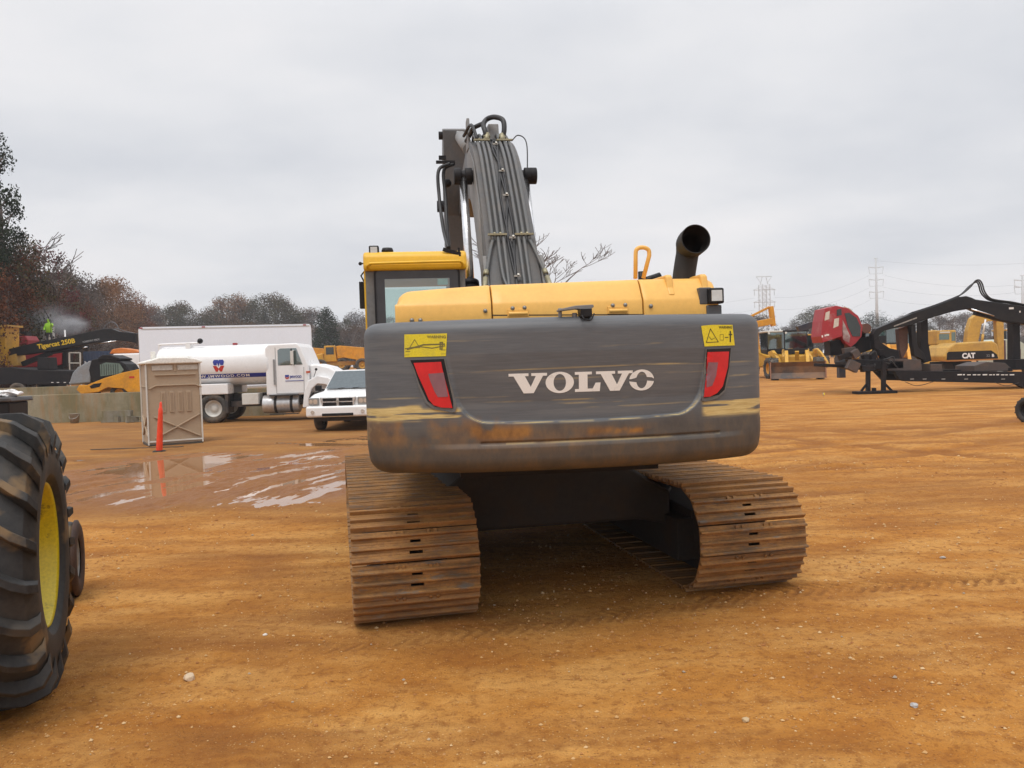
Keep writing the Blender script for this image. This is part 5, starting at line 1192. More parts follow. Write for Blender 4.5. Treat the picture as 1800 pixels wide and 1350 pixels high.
# box truck body behind the water truck
D = 35.5; a_ = W(243, 570, D); b_ = W(540, 569, D); zt = 3.93
BXT = empty('box_truck', (a_.x, D, 0), R(13.5), 'long plain white box truck standing behind the water tank truck', 'truck'); L_ = (b_.x-a_.x)*.99
m_ = MB(); m_.prism(rrect(0, 1.05, L_, zt, .12), 0, 2.5, 'xz'); bxb = m_.build('cargo_box', WHITE_B, BXT)
m_ = MB(); m_.bb(.12, L_-.05, -.012, .02, zt-.12, zt-.07); m_.bb(-.03, .01, .05, 2.4, 1.1, zt-.1); m_.bb(.05, L_-.05, -.015, .02, 1.05, 1.15); m_.build('edge_rails', plain('aluminium_rail', (.5, .48, .46), .4, .3), bxb)
m_ = MB()
for q in (.03, 2.65, L_-.35): m_.bb(q, q+.14, -.02, .0, zt-.07, zt-.02)
m_.build('marker_lights', RED_D, bxb)
m_ = MB(); m_.bb(.3, L_+1.9, .8, 1.7, .7, 1.0); m_.build('chassis', CH, BXT); m_ = MB(); m_.prism([(L_+.1, .8), (L_+.1, 2.5), (L_+.9, 2.5), (L_+1.1, 1.8), (L_+1.9, 1.7), (L_+1.9, .8)], .2, 2.3, 'xz'); 
for q in (1.2, 2.2): wheel(BXT, (q, .2, .5), .5, .4, (0, -1, 0), .55, WHITE_D, RUB_D)
wheel(BXT, (L_-1.0, .3, .5), .5, .3, (0, -1, 0), .55, WHITE_D, RUB_D)

# ------------------------------------------------------------------ pickup, nose towards us
D = 22.9; c_ = W(588, 757, D)
PU = empty('pickup_truck', (c_.x+.15, D, 0), R(-2), 'white pickup with chrome crosshair grille half hidden behind the digger counterweight', 'pickup')
# local x to the right, y away from us
HWp = .93
def ring(y, zb, zt_, hw, top, r=.1):
    # body section at y, from sill zb to zt_
    return [(-hw*.97, y, zb), (-hw, y, zb+.25), (-hw, y, zt_-.18), (-hw+.06, y, zt_-.04), (-top, y, zt_), (0, y, zt_+.025), (top, y, zt_), (hw-.06, y, zt_-.04), (hw, y, zt_-.18), (hw, y, zb+.25), (hw*.97, y, zb)]
secs = [ring(-.02, .50, .96, HWp-.10, .7), ring(.12, .42, 1.03, HWp-.02, .72), ring(.6, .42, 1.10, HWp, .74), ring(1.35, .42, 1.14, HWp, .75), ring(5.2, .45, 1.14, HWp, .8)]
m_ = MB(); n = 11; m_.add([p for s in secs for p in s], [(i*n+j, i*n+(j+1) % n, (i+1)*n+(j+1) % n, (i+1)*n+j) for i in range(4) for j in range(n)], True); m_.f += [tuple(range(n)), tuple(4*n+k for k in range(n))]; m_.sm += [False]*2
m_.build('body', WHITE, PU)
m_ = MB(); m_.bb(-HWp, HWp, -.16, .1, .42, .74); bmp_ = m_.build('bumper', WHITE, PU, bevel=.07, seg=4)
m_ = MB(); m_.bb(-.45, .45, -.175, -.15, .45, .53); m_.build('air_intake', BLACK, bmp_, bevel=.01)
m_ = MB()
for s_ in (-1, 1): m_.cyl((s_*.72, -.18, .57), (s_*.72, -.15, .57), .055, n=16)
m_.build('fog_lamps', plain('lamp_lens', (.62, .6, .56)), bmp_)
gr_ = MB(); gr_.prism([(-.46, .70), (-.52, 1.0), (.52, 1.0), (.46, .70)], -.11, .06, 'xz'); gf = gr_.build('grille_surround', plain('bright_chrome', (.7, .7, .7), .25, .7), PU, bevel=.03)
m_ = MB()
for x0, x1 in ((-.43, -.035), (.035, .43)):
    for z0, z1 in ((.735, .84), (.87, .96)): m_.bb(x0, x1, -.118, -.10, z0, z1)
m_.build('grille_opening', BLACK, gf)
m_ = MB(); m_.prism([(-.04, .90), (-.05, .84), (0, .79), (.05, .84), (.04, .90)], -.135, -.11, 'xz'); m_.build('badge', STEEL, gf)
for s_ in (-1, 1):
    m_ = MB(); xa, xb = sorted((s_*.56, s_*.86)); m_.bb(xa, xb, -.06, .1, .76, .98); hl = m_.build('headlight', plain('headlamp_glass', (.32, .33, .33), .12, .4), PU, bevel=.02)
    m_ = MB(); m_.cyl((s_*.66, -.07, .87), (s_*.66, -.05, .87), .065, n=14); m_.cyl((s_*.79, -.068, .87), (s_*.79, -.05, .87), .055, n=14); m_.build('reflector', plain('lamp_lens', (.62, .6, .56)), hl)
# cabin
cs = [(-.80, 1.35, 1.13), (-.66, 2.15, 1.72), (-.64, 3.6, 1.74), (-.76, 3.85, 1.13)]
m_ = MB(); m_.add([(-.80, 1.35, 1.12), (.80, 1.35, 1.12), (.64, 2.15, 1.73), (-.64, 2.15, 1.73), (-.63, 3.5, 1.75), (.63, 3.5, 1.75), (.78, 3.8, 1.12), (-.78, 3.8, 1.12)], [(0, 1, 2, 3), (3, 2, 5, 4), (4, 5, 6, 7), (0, 3, 4, 7), (1, 6, 5, 2)]); cbn = m_.build('cabin', WHITE, PU, bevel=.05, seg=3)
m_ = MB(); m_.add([(-.72, 1.395, 1.18), (.72, 1.395, 1.18), (.585, 2.085, 1.70), (-.585, 2.085, 1.70)], [(0, 1, 2, 3)]); m_.build('windscreen', plain('windscreen_glass', (.10, .125, .14), .08), cbn)
for v in cbn.children: v.location = (0, -.03, .02)
m_ = MB(); m_.bar((-.35, 1.33, 1.20), (-.02, 1.45, 1.23), .02, .015); m_.bar((.1, 1.33, 1.20), (.45, 1.45, 1.23), .02, .015); m_.build('wipers', BLACK, cbn)
for s_ in (-1, 1):
    m_ = MB(); m_.box((s_*1.0, 1.55, 1.22), (.2, .09, .17)); m_.bar((s_*.78, 1.58, 1.16), (s_*.95, 1.56, 1.18), .05, .04); m_.build('door_mirror', BLACK, PU, bevel=.03)
    wheel(PU, (s_*.77, .85, .37), .37, .26, (s_, 0, 0), .6, STEEL, RUB_D); wheel(PU, (s_*.77, 4.1, .37), .37, .26, (s_, 0, 0), .6, STEEL, RUB_D)
m_ = MB(); m_.bb(-.8, .8, .25, 4.9, .28, .45); m_.build('underbody', CH, PU)

# ------------------------------------------------------------------ machines in rows behind: loaders, dump trucks, diggers
def loader(x, y, z, rz, label, mat, bucket='blade', cabmat=None, s=1.0, group=None, arms=True, beacon=True, name='wheel_loader', cat='loader'):
    o = empty(name, (x, y, z), rz, label, cat, group); o.scale = (s, s, s)     # nose towards local -y
    m_ = MB(); m_.prism([(-.4, .8), (-.4, 1.5), (1.2, 1.7), (1.3, 1.95), (3.2, 1.85), (3.3, 1.1), (2.8, .7)], -.85, .85); m_.build('body', mat, o, bevel=.06)
    m_ = MB()
    for sx in (-.72, .66): m_.bb(sx, sx+.06, .15, .21, 1.7, 3.05); m_.bb(sx, sx+.06, 1.25, 1.31, 1.7, 3.05)
    m_.bb(-.72, .72, .15, 1.31, 1.62, 1.95); m_.bb(-.05, .72, .5, 1.29, 1.95, 2.6); cb_ = m_.build('cab_frame', BLACK, o, bevel=.02)
    m_ = MB(); m_.bb(-.80, .80, .05, 1.42, 3.05, 3.17); m_.build('cab_roof', cabmat or mat, cb_, bevel=.05)
    m_ = MB(); m_.bb(-.66, .66, .17, .18, 1.96, 3.04); m_.bb(.70, .705, .22, 1.24, 1.96, 3.04); m_.bb(-.705, -.70, .22, 1.24, 1.96, 3.04); m_.build('cab_glass', glassy('machine_glass', (.34, .46, .42), .14), cb_)
    if beacon: m_ = MB(); m_.cyl((.45, .7, 3.17), (.45, .7, 3.30), .06, n=8); m_.cyl((-.6, .1, 3.0), (-.6, .02, 3.0), .07, n=8); m_.build('roof_lights', plain('lamp_white', (.7, .7, .66)), cb_)
    for sx in (-1, 1):
        for wy in (-1.0, 2.1): wheel(o, (sx*(1.35 if bucket == 'blade' else .98), wy, .68), .68, .5, (sx, 0, 0), .55, Y_ORG, RUB_D, 22, lugs=12)
    if arms:
        for sx in (-1, 1):
            m_ = MB(); m_.prism([(-.1, 1.45), (.05, 1.75), (-.6, 1.85), (-1.3, 1.45), (-2.2, .65), (-2.35, .35), (-2.1, .3), (-1.2, 1.05), (-.6, 1.45)], sx*.62-.11, sx*.62+.11); m_.build('lift_arm', mat, o, bevel=.03)
        m_ = MB(); m_.prism([(-1.2, 1.2), (-1.5, 1.75), (-1.3, 1.8), (-1.0, 1.3)], -.12, .12); m_.bar((-.6, 0, 1.3), (-1.4, 0, 1.7), .1, .1); m_.build('tilt_link', mat, o)
    if bucket == 'blade':
        pr = [(-2.35, .12), (-2.25, .45), (-2.3, .85), (-2.5, 1.12), (-2.57, 1.12), (-2.38, .85), (-2.34, .45), (-2.5, .1)]
        m_ = MB(); m_.prism([(a-.0, b_) for a, b_ in pr], -1.6, 1.6); bl = m_.build('blade', paint('worn_blade_steel', (.06, .045, .04), .55, .75, (.26, .13, .05), 1.0, lo=.38, hi=.6), o)
        for sx in (-1.6, 1.6): m_ = MB(); m_.prism([(-2.2, .1), (-2.2, 1.0), (-2.55, 1.15), (-2.75, .1)], sx-.03, sx+.03); m_.build('end_plate', paint('rusty_end_plate', (.30, .14, .08), .7, .5, (.2, .1, .05), 2), bl)
    elif bucket == 'bucket':
        pr = [(-3.2, .1), (-2.3, .15), (-2.1, .5), (-2.2, 1.1), (-2.5, 1.25), (-2.42, 1.1), (-2.3, .5), (-2.4, .25), (-3.2, .18)]
        m_ = MB(); m_.prism(pr, -1.35, 1.35); m_.build('bucket', mat, o)
    return o
GP = 'yellow machines parked in the far rows'
p = W(1424, 668, 54); q = loader(p.x, p.y+2.5, gz(p.x, 56), R(-18), 'yellow loader with a wide rusty dozer blade in front, beside the red cab', Y_MACH, 'blade', BLACK_D, 1.1)
p = W(1382, 660, 60); q = loader(p.x-.2, p.y+1, gz(p.x, 61), R(4), 'yellow loader with a raised yellow boom behind its dark cab, next to the counterweight', Y_MACH, None, WHITE_D, 1.15, arms=True)
m_ = MB(); m_.bar((-1.4, 3.6, 3.55), (1.1, 3.6, 3.95), .4, .45); m_.bar((1.15, 3.6, 3.6), (1.0, 3.6, 5.0), .3, .35); m_.bar((-1.2, 3.6, 4.0), (.9, 3.6, 4.95), .12, .16); m_.bar((0, 3.6, 1.8), (-.2, 3.6, 3.7), .3, .3); m_.build('backhoe_boom', Y_ORG, q, bevel=.03)
defs = [(1384, 92, 2, 'yellow loader with pale roof in the far row just left of the wide blade', Y_MACH, 1.2), (1402, 96, -15, 'small yellow loader between the two cabs in the far row', Y_ORG, 1.2), (1420, 88, 10, 'far yellow loader directly behind the blade machine', Y_MACH, 1.2),
        (1524, 90, 20, 'yellow loader in the far row right of the red cab', Y_MACH, 1.25), (1556, 84, 160, 'far yellow loader just behind the tip of the black boom', Y_ORG, 1.3), (1577, 80, -20, 'bright yellow loader under the left part of the black boom', Y_ORG, 1.35),
        (1598, 92, 10, 'yellow loader in the far row seen beside the boom post', Y_MACH, 1.25), (1634, 95, -10, 'small far yellow loader left of the big digger', Y_MACH, 1.3), (1780, 88, 30, 'far yellow loader at the right edge behind the pale truck', Y_MACH, 1.2), (1505, 104, 0, 'farthest yellow loader behind the red cab base', Y_MACH, 1.2),
        (1370, 104, 190, 'yellow loader turned away in the last row at the left', Y_OLD, 1.2)]
for px, D, a, lb, mt, s in defs:
    p = W(px, 650, D); q = loader(p.x, D, gz(p.x, D)-.1, R(a), lb, mt, random.choice(['bucket', None, 'bucket']), None, s, GP)

def dumper(x, y, z, rz, label, group):
    o = empty('dump_truck', (x, y, z), rz, label, 'dump truck', group)      # side on, nose to local -x
    m_ = MB(); m_.prism([(-4.6, 1.2), (-4.7, 2.2), (-3.4, 2.5), (-3.2, 1.2)], -1.1, 1.1, 'xz'); m_.build('bonnet', Y_MACH, o, bevel=.1)
    m_ = MB(); m_.prism([(-3.3, 1.4), (-3.2, 3.4), (-1.9, 3.4), (-1.7, 1.4)], -.8, .8, 'xz'); c_ = m_.build('cab', Y_MACH, o, bevel=.06)
    m_ = MB(); m_.bb(-3.0, -2.05, -.815, .815, 2.3, 3.2); m_.build('cab_window', plain('dark_window', (.04, .05, .05), .15), c_)
    m_ = MB(); m_.prism([(-1.5, 2.0), (-1.7, 3.3), (-1.2, 3.35), (2.0, 3.0), (4.6, 2.9), (4.9, 2.5), (3.6, 1.8), (1.0, 1.5)], -1.5, 1.5, 'xz'); 
    for k in range(5): m_.box((-.8+1.15*k, 0, 2.55), (.12, 3.08, .9), (0, .12, 0))
    m_.build('dump_body', Y_ORG, o, bevel=.05); m_ = MB(); m_.bb(-3.2, 4.0, -.5, .5, .9, 1.4); m_.build('chassis', Y_OLD, o)
    for wx in (-3.7, 1.4, 3.3):
        for s_ in (-1, 1): wheel(o, (wx, s_*1.25, .87), .87, .6, (0, s_, 0), .5, Y_MACH, RUB_D, 24)
    return o
for px, D, a, lb in ((618, 100, 8, 'yellow articulated dump truck with its dumper body low, right beside the digger cab'), (560, 108, 4, 'yellow dump truck further left, half hidden behind the water truck bonnet'), (690, 106, 0, 'yellow dump truck behind the big digger cab')):
    p = W(px, 645, D); dumper(p.x, D, gz(p.x, D), R(a), lb, 'dump trucks parked on the rise')

def digger(x, y, z, rz, label, s=1.0, letters=True, boomsign=1):
    o = empty('crawler_digger', (x, y, z), rz, label, 'excavator'); o.scale = (s, s, s)     # rear towards local -y
    for sx in (-1, 1):
        m_ = MB(); m_.prism([(-2.0, .25), (-2.2, .6), (-1.9, .95), (2.0, .95), (2.3, .6), (2.0, .1), (-1.8, .08)], sx*1.15-.3, sx*1.15+.3)
        for k in range(20): m_.bb(sx*1.15-.31, sx*1.15+.31, -1.9+.2*k, -1.84+.2*k, .03, .99)
        m_.build('track', MUD2, o, bevel=.02)
    m_ = MB(); m_.bb(-.9, .9, -.9, .9, .45, 1.1); m_.build('car_body', BLACK_D, o)
    cwp = [(-1.62, 1.15), (-1.75, 1.5), (-1.45, 2.05), (-1.0, 2.35), (1.3, 2.4), (1.62, 2.2), (1.72, 1.6), (1.7, 1.15)]
    m_ = MB(); m_.prism(cwp, -2.6, .4, 'xz'); b_ = m_.build('rear_body', Y_OLD, o, bevel=.12, seg=3)
    m_ = MB(); m_.prism([(-1.58, 1.24), (-1.55, 1.68), (-1.45, 1.78), (1.2, 1.78), (1.55, 1.5), (1.62, 1.24)], -2.615, -2.55, 'xz'); st = m_.build('black_stripe', BLACK, b_)
    m_ = MB(); m_.bb(-1.6, 1.66, -2.63, -2.5, 1.14, 1.2); m_.build('rear_lip', plain('worn_orange', (.5, .2, .05)), b_)
    if letters:
        text_on('lettering', 'CAT', .46, (-.62, -2.62, 1.33), (1, 0, 0), (0, 0, 1), WHITE, st, .05, width=.82)
        text_on('lettering', 'B', .26, (1.22, -2.62, 1.36), (1, 0, 0), (0, 0, 1), WHITE, st, .04)
        text_on('lettering', '32', .22, (.88, -2.62, 1.37), (1, 0, 0), (0, 0, 1), plain('faded_grey', (.2, .2, .2)), st, .02)
    m_ = MB(); m_.bb(-1.15, .1, -.6, 1.0, 2.3, 3.25); c_ = m_.build('cab', Y_OLD, o, bevel=.06)
    m_ = MB(); m_.bb(-1.0, -.35, -.612, -.6, 2.6, 3.0); m_.bb(-.2, .05, -.612, -.6, 2.5, 3.1); m_.build('cab_window', plain('pale_glass', (.14, .19, .18), .12), c_)
    m_ = MB(); m_.bb(-.95, -.3, -.62, -.59, 3.06, 3.16); m_.build('roof_sign', WHITE_D, c_)
    m_ = MB(); m_.prism([(-.2, 1.6), (1.6, 4.2), (3.2, 5.25), (4.2, 5.2), (5.6, 4.4), (5.5, 4.0), (3.9, 4.6), (2.2, 3.7), (.8, 1.6)], .25, .75); bm_ = m_.build('boom', Y_OLD, o, bevel=.03)
    m_ = MB(); m_.prism([(5.2, 4.9), (5.8, 4.7), (6.0, 1.2), (5.6, 1.2), (5.1, 3.8)], .3, .7); m_.build('stick', Y_OLD, o, bevel=.03)
    m_ = MB(); m_.cyl((.15, .8, 1.8), (.15, 2.2, 3.9), .06, n=10); m_.build('cylinder_rod', CHROME, bm_)
    return o
p = W(1711, 660, 43.9); dg_ = digger(p.x, 46.2, gz(p.x, 46)+.15, R(-2), 'old yellow crawler digger with a black stripe, parked behind the black trailer', .93); dg_.scale = (.87, .9, .84)
# its boom folds to the right in the picture
for c in children(dg_):
    if c.name.startswith(('boom', 'stick')):
        for g_ in children(c): bpy.data.objects.remove(g_)
        bpy.data.objects.remove(c)
m_ = MB(); m_.prism([(.95, 2.3), (1.05, 3.2), (1.3, 4.0), (1.65, 4.3), (2.3, 4.2), (3.2, 4.1), (3.1, 3.8), (2.3, 3.75), (1.95, 3.6), (1.7, 2.3)], -.3, .2, 'xz'); bm_ = m_.build('boom', Y_OLD, dg_, bevel=.04)
m_ = MB(); m_.prism([(2.9, 4.3), (3.4, 4.25), (3.4, 1.0), (3.0, 1.0)], -.25, .15, 'xz'); m_.build('stick', Y_OLD, dg_, bevel=.03)
m_ = MB(); m_.cyl((1.85, -.45, 2.3), (1.92, -.45, 2.9), .08, n=10); cy_ = m_.build('lift_cylinder', Y_OLD, dg_); m_ = MB(); m_.cyl((1.92, -.45, 2.9), (2.1, -.45, 3.9), .05, n=10); m_.build('cylinder_rod', plain('pale_rod', (.8, .8, .78), .3), cy_)

# ------------------------------------------------------------------ right: black log-loader trailer, red cab, black booms
D = 34.0; S = D/1400
def T(px, py, dd=0.0):
    p = W(px, py, D+dd); return p
def pl(pts, dd=0): return [(T(*q, dd).x, T(*q, dd).z) for q in pts]
TRL = empty('log_trailer', (T(1575, 660).x, D, 0), 0, 'long black steel trailer frame standing on splayed stabiliser legs at the right', 'trailer'); ox = TRL.location.x
def lp(pts, dd=0): return [(x-ox, z) for x, z in pl(pts, dd)]
m_ = MB(); m_.prism(lp([(1573, 652), (1800, 654), (1960, 654), (1960, 684), (1800, 682), (1785, 674), (1590, 670), (1580, 666)]), -.0, .25, 'xz'); m_.prism(lp([(1573, 652), (1960, 655), (1960, 675), (1590, 670)]), 2.0, 2.2, 'xz')
fr_ = m_.build('main_beam', BLACK_D, TRL, bevel=.01)
m_ = MB(); 
for px in (1600, 1690, 1780, 1860): m_.bb(T(px, 660).x-ox, T(px, 660).x-ox+.15, .26, 1.99, .75, .9)
m_.build('cross_members', BLACK_D, TRL)
rr = random.Random(2); m_ = MB()
xs2 = 1683
while xs2 < 1782:
    w_ = rr.uniform(3, 8); a_, b_ = T(xs2, 657.5), T(xs2+w_, 659.5); m_.bb(a_.x-ox, b_.x-ox, -.006, -.001, b_.z, b_.z+.03+.02*rr.random()); xs2 += w_+rr.uniform(1.5, 5)
m_.build('worn_marking', LETTER, fr_)
m_ = MB()
for px in (1600, 1622, 1655, 1695, 1760): a_ = T(px, 667); m_.bb(a_.x-ox, a_.x-ox+.16, -.006, -.001, a_.z, a_.z+.03)
m_.build('reflector_tape', plain('dull_tape', (.4, .38, .35)), fr_)
# deck clutter
m_ = MB(); m_.prism(lp([(1567, 630), (1625, 632), (1628, 652), (1567, 652)]), .3, 1.6, 'xz'); m_.build('deck_box', MATS.get('brown_grey_steel') or paint('brown_grey_steel', (.07, .055, .05), .7, .6, (.16, .09, .06), 2), TRL, bevel=.02); m_ = MB(); m_.prism(lp([(1640, 640), (1660, 640), (1662, 653), (1640, 653)]), .2, 1.2, 'xz'); m_.build('deck_box', MATS['brown_grey_steel'], TRL, bevel=.02); m_ = MB(); m_.prism(lp([(1720, 643), (1742, 636), (1775, 638), (1790, 652), (1720, 653)]), .3, 1.8, 'xz'); m_.build('deck_box', paint('brown_grey_steel', (.07, .055, .05), .7, .6, (.16, .09, .06), 2), TRL, bevel=.02)
# stabiliser frame
m_ = MB(); zg = 0
for a_, b_ in (((1524, 640), (1524, 688)), ((1551, 636), (1551, 688)), ((1524, 672), (1512, 688)), ((1551, 672), (1566, 688))): m_.bar((T(*a_).x-ox, -.1, T(*a_).z), (T(*b_).x-ox, -.1, T(*b_).z+.02), .16 if a_[0] == b_[0] else .08, .16 if a_[0] == b_[0] else .09)
m_.bb(T(1502, 690).x-ox, T(1571, 690).x-ox, -.35, .25, .0, .11); m_.bb(T(1530, 688).x-ox, T(1535, 688).x-ox, -.3, -.1, .11, .25); m_.build('stabiliser_leg', BLACK_D, TRL, bevel=.01)
m_ = MB(); m_.prism(lp([(1484, 636), (1500, 632), (1575, 634), (1575, 648), (1500, 650), (1484, 645)], 1), .3, 2.0, 'xz'); m_.bar((T(1440, 641).x-ox, .6, T(1420, 642).z), (T(1530, 645).x-ox, .6, T(1530, 645).z), .12, .14); m_.build('turntable_frame', BLACK_D, TRL, bevel=.03)
rc_ = random.Random(9)
for i in range(12):
    u0, v0 = 1486+rc_.random()*92, 612+rc_.random()*36; m_ = MB(); k_ = rc_.random()
    if k_ < .5:
        pp = [(u0, v0), (u0+rc_.uniform(4, 10), v0+rc_.uniform(-8, 6)), (u0+rc_.uniform(10, 20), v0+rc_.uniform(-8, 8)), (u0+rc_.uniform(16, 26), v0+rc_.uniform(-6, 12))]
        yy = rc_.uniform(-.3, .2); m_.tube(spline([(T(*q).x-ox, yy, T(*q).z) for q in pp], 5), .03, 6); m_.build('hydraulic_hose', HOSE, TRL)
    else:
        a_ = T(u0, v0); m_.box((a_.x-ox, rc_.uniform(-.1, .8), a_.z), (rc_.uniform(.2, .6), .3, rc_.uniform(.15, .5)), (0, rc_.uniform(-.6, .6), 0)); m_.build('valve_block', rc_.choice([BLACK_D, MATS['brown_grey_steel']]), TRL, bevel=.02)
m_ = MB(); m_.tube(spline([(T(1590, 671).x-ox, -.02, T(1590, 671).z), (T(1612, 678).x-ox, -.02, T(1612, 678).z), (T(1640, 671).x-ox, -.02, T(1640, 671).z)], 6), .014, 6); m_.tube(spline([(T(1748, 672).x-ox, -.02, T(1748, 672).z), (T(1768, 678).x-ox, -.02, T(1768, 678).z), (T(1790, 673).x-ox, -.02, T(1790, 673).z)], 6), .014, 6); m_.build('hanging_hose', HOSE, TRL)
for px in (1835, 1885): wheel(TRL, (T(px, 700).x-ox, .0, .5), .5, .4, (0, -1, 0), .55, WHITE_D, RUB_D)

# red cab tilted on the trailer end
RC = empty('red_loader_cab', (T(1472, 620, 1.5).x, D+1.5, T(1472, 616, 1.5).z), 0, 'faded red loader cab tipped to one side, above the black trailer frame', 'loader cab')
D0 = D; D = D0+1.5; ox2, oz2 = RC.location.x, RC.location.z
def rp(pts): return [(x-ox2, z-oz2) for x, z in pl(pts)]
face = rp([(1434, 592), (1437, 565), (1441, 544), (1460, 539), (1470, 541), (1472, 570), (1470, 592), (1437, 603)])
m_ = MB(); m_.prism(face, -.6, .6, 'xz'); sh_ = m_.build('cab_shell', RED, RC, bevel=.02)
m_ = MB(); m_.prism(rp([(1470.5, 541), (1482, 543), (1500, 556), (1508, 575), (1506, 592), (1496, 604), (1487, 611), (1478, 604), (1470.5, 592)]), -.5, .7, 'xz'); m_.build('cab_side', RED_D, RC, bevel=.02)
m_ = MB(); m_.prism(rp([(1471, 560), (1477, 572), (1486, 592), (1484, 603), (1474, 598)]), -.515, -.495, 'xz'); m_.build('bleached_panel', paint('bleached_red', (.40, .34, .32), .6, .7, (.22, .06, .06), 2.2, lo=.45, hi=.6), RC)
m_ = MB(); m_.prism(rp([(1476, 552), (1484, 551), (1497, 560), (1504, 576), (1503, 592), (1490, 592), (1482, 575)]), -.52, -.49, 'xz'); m_.build('side_window', plain('dark_window', (.04, .05, .05), .15), RC)
m_ = MB(); m_.prism(rp([(1461, 546), (1469, 544), (1469.5, 555), (1461, 557)]), -.62, -.6, 'xz'); m_.build('window', plain('dark_window', (.04, .05, .05)), sh_)
m_ = MB(); m_.prism(rp([(1440, 565), (1442, 551), (1449, 548), (1448, 562)]), -.612, -.6, 'xz'); m_.prism(rp([(1455, 578), (1457, 562), (1465, 560), (1464, 574)]), -.612, -.6, 'xz'); m_.build('bare_patch', paint('bleached_paint', (.62, .58, .50), .7, .4, (.4, .15, .12), 5), sh_)
m_ = MB()
for a_, b_ in (((1435, 591), (1436.5, 594)), ((1440, 590), (1442, 592)), ((1443, 589), (1447, 591))): q = rp([a_, b_]); m_.bb(q[0][0], q[1][0]+.02, -.612, -.60, q[1][1], q[0][1]+.02)
m_.build('worn_lettering', LETTER, sh_)
m_ = MB(); q = rp([(1478, 541), (1488, 545), (1500, 557), (1504, 565)]); m_.tube([(a, -.3, b_) for a, b_ in q], .05, 8); m_.build('guard_bar', paint('tan_bar', (.4, .3, .2), .6), RC)
m_ = MB(); m_.prism(rp([(1456, 600), (1480, 597), (1482, 625), (1456, 625)]), -.2, .5, 'xz'); m_.cyl((rp([(1484, 590)])[0][0]+.3, .2, rp([(1484, 590)])[0][1]), (rp([(1520, 585)])[0][0], .2, rp([(1520, 585)])[0][1]), .3, n=16); m_.prism(rp([(1490, 600), (1530, 590), (1538, 612), (1500, 625)]), -.1, .6, 'xz'); m_.build('slew_base', BLACK_D, RC, bevel=.02)
m_ = MB(); q = rp([(1512, 578), (1520, 572), (1524, 590)]); m_.cyl((q[0][0]+.15, -.3, q[0][1]), (q[0][0]+.15, .3, q[0][1]), .22, n=16); m_.build('hose_reel', paint('rust_brown', (.14, .06, .04), .7), RC)
D = D0+4
m_ = MB(); a_, b_, c_, d_ = (T(1400, 574), T(1436, 562), T(1436, 574), T(1404, 583)); kb = empty('far_black_boom', (b_.x, D, b_.z-1.2), 0, 'black boom of another loader poking out left of the red cab', 'boom'); 
m_.prism([(v.x-b_.x, v.z-b_.z+1.2) for v in (a_, b_, c_, d_)], -.15, .15, 'xz'); m_.bar((-.1, 0, 1.0), (1.2, 0, .3), .3, .3); m_.bar((1.1, 0, -1.6), (1.1, 0, .4), .3, .3); m_.build('boom_arm', paint('blue_black_steel', (.035, .04, .055), .5), kb)
D = D0+.8
# black knuckle boom reaching in from the right
KB = empty('black_log_loader', (T(1800, 640).x, D, .9), 0, 'black log loader boom arched over the trailer with looping hoses on its back', 'loader'); ox3, oz3 = KB.location.x, .9
def kp(pts): return [(x-ox3, z-oz3) for x, z in pl(pts)]
m_ = MB(); m_.prism(kp([(1531, 588), (1537, 578), (1556, 570), (1600, 551), (1640, 538), (1678, 523), (1694, 521), (1704, 524), (1710, 527), (1790, 538), (1880, 552), (1880, 575), (1800, 571), (1750, 563), (1711, 547), (1702, 543), (1672, 548), (1640, 557), (1612, 566), (1600, 572), (1570, 577), (1548, 582), (1540, 592), (1532, 598)]), -.22, .22, 'xz'); kbm = m_.build('main_boom', BLACK, KB, bevel=.03)
m_ = MB(); m_.bar((kp([(1712, 549)])[0][0], -.05, kp([(1712, 549)])[0][1]), (kp([(1790, 568)])[0][0], -.05, kp([(1790, 568)])[0][1]), .22, .22); cy2 = m_.build('boom_cylinder', BLACK_D, KB); m_ = MB(); q = kp([(1700, 544), (1740, 556)]); m_.cyl((q[0][0], -.3, q[0][1]), (q[1][0], -.3, q[1][1]), .035, n=8); m_.build('cylinder_rod', CHROME, cy2)
m_ = MB()
for k in range(3):
    q = kp([(1600-k, 550+k), (1640+k, 537+k), (1676+k, 523+k), (1690+k, 516), (1703+k, 505-k), (1712+k, 494+k*1.5), (1719, 493+k*1.7), (1724-k, 500+k), (1728-k, 513+k), (1737, 524+k), (1751, 528+k), (1775, 531+k), (1800, 536+k), (1830, 540)])
    m_.tube(spline([(a, -.12+.09*k, b_) for a, b_ in q], 5), .03, 6)
m_.build('boom_hoses', HOSE, kbm)
m_ = MB(); q = kp([(1768, 541), (1776, 544)]); m_.bb(q[0][0], q[1][0], -.235, -.221, q[1][1], q[0][1]); q = kp([(1786, 547), (1788, 550)]); m_.bb(q[0][0], q[1][0], -.235, -.221, q[1][1], q[0][1]); m_.build('boom_sticker', LETTER, kbm)
m_ = MB(); q = kp([(1567, 574), (1585, 566), (1607, 559)]); m_.bar((q[0][0], -.228, q[0][1]), (q[2][0], -.228, q[2][1]), .01, .05); m_.build('worn_marking', paint('grey_marking', (.35, .33, .30), .6, .7, (.05, .05, .05), 12), kbm)
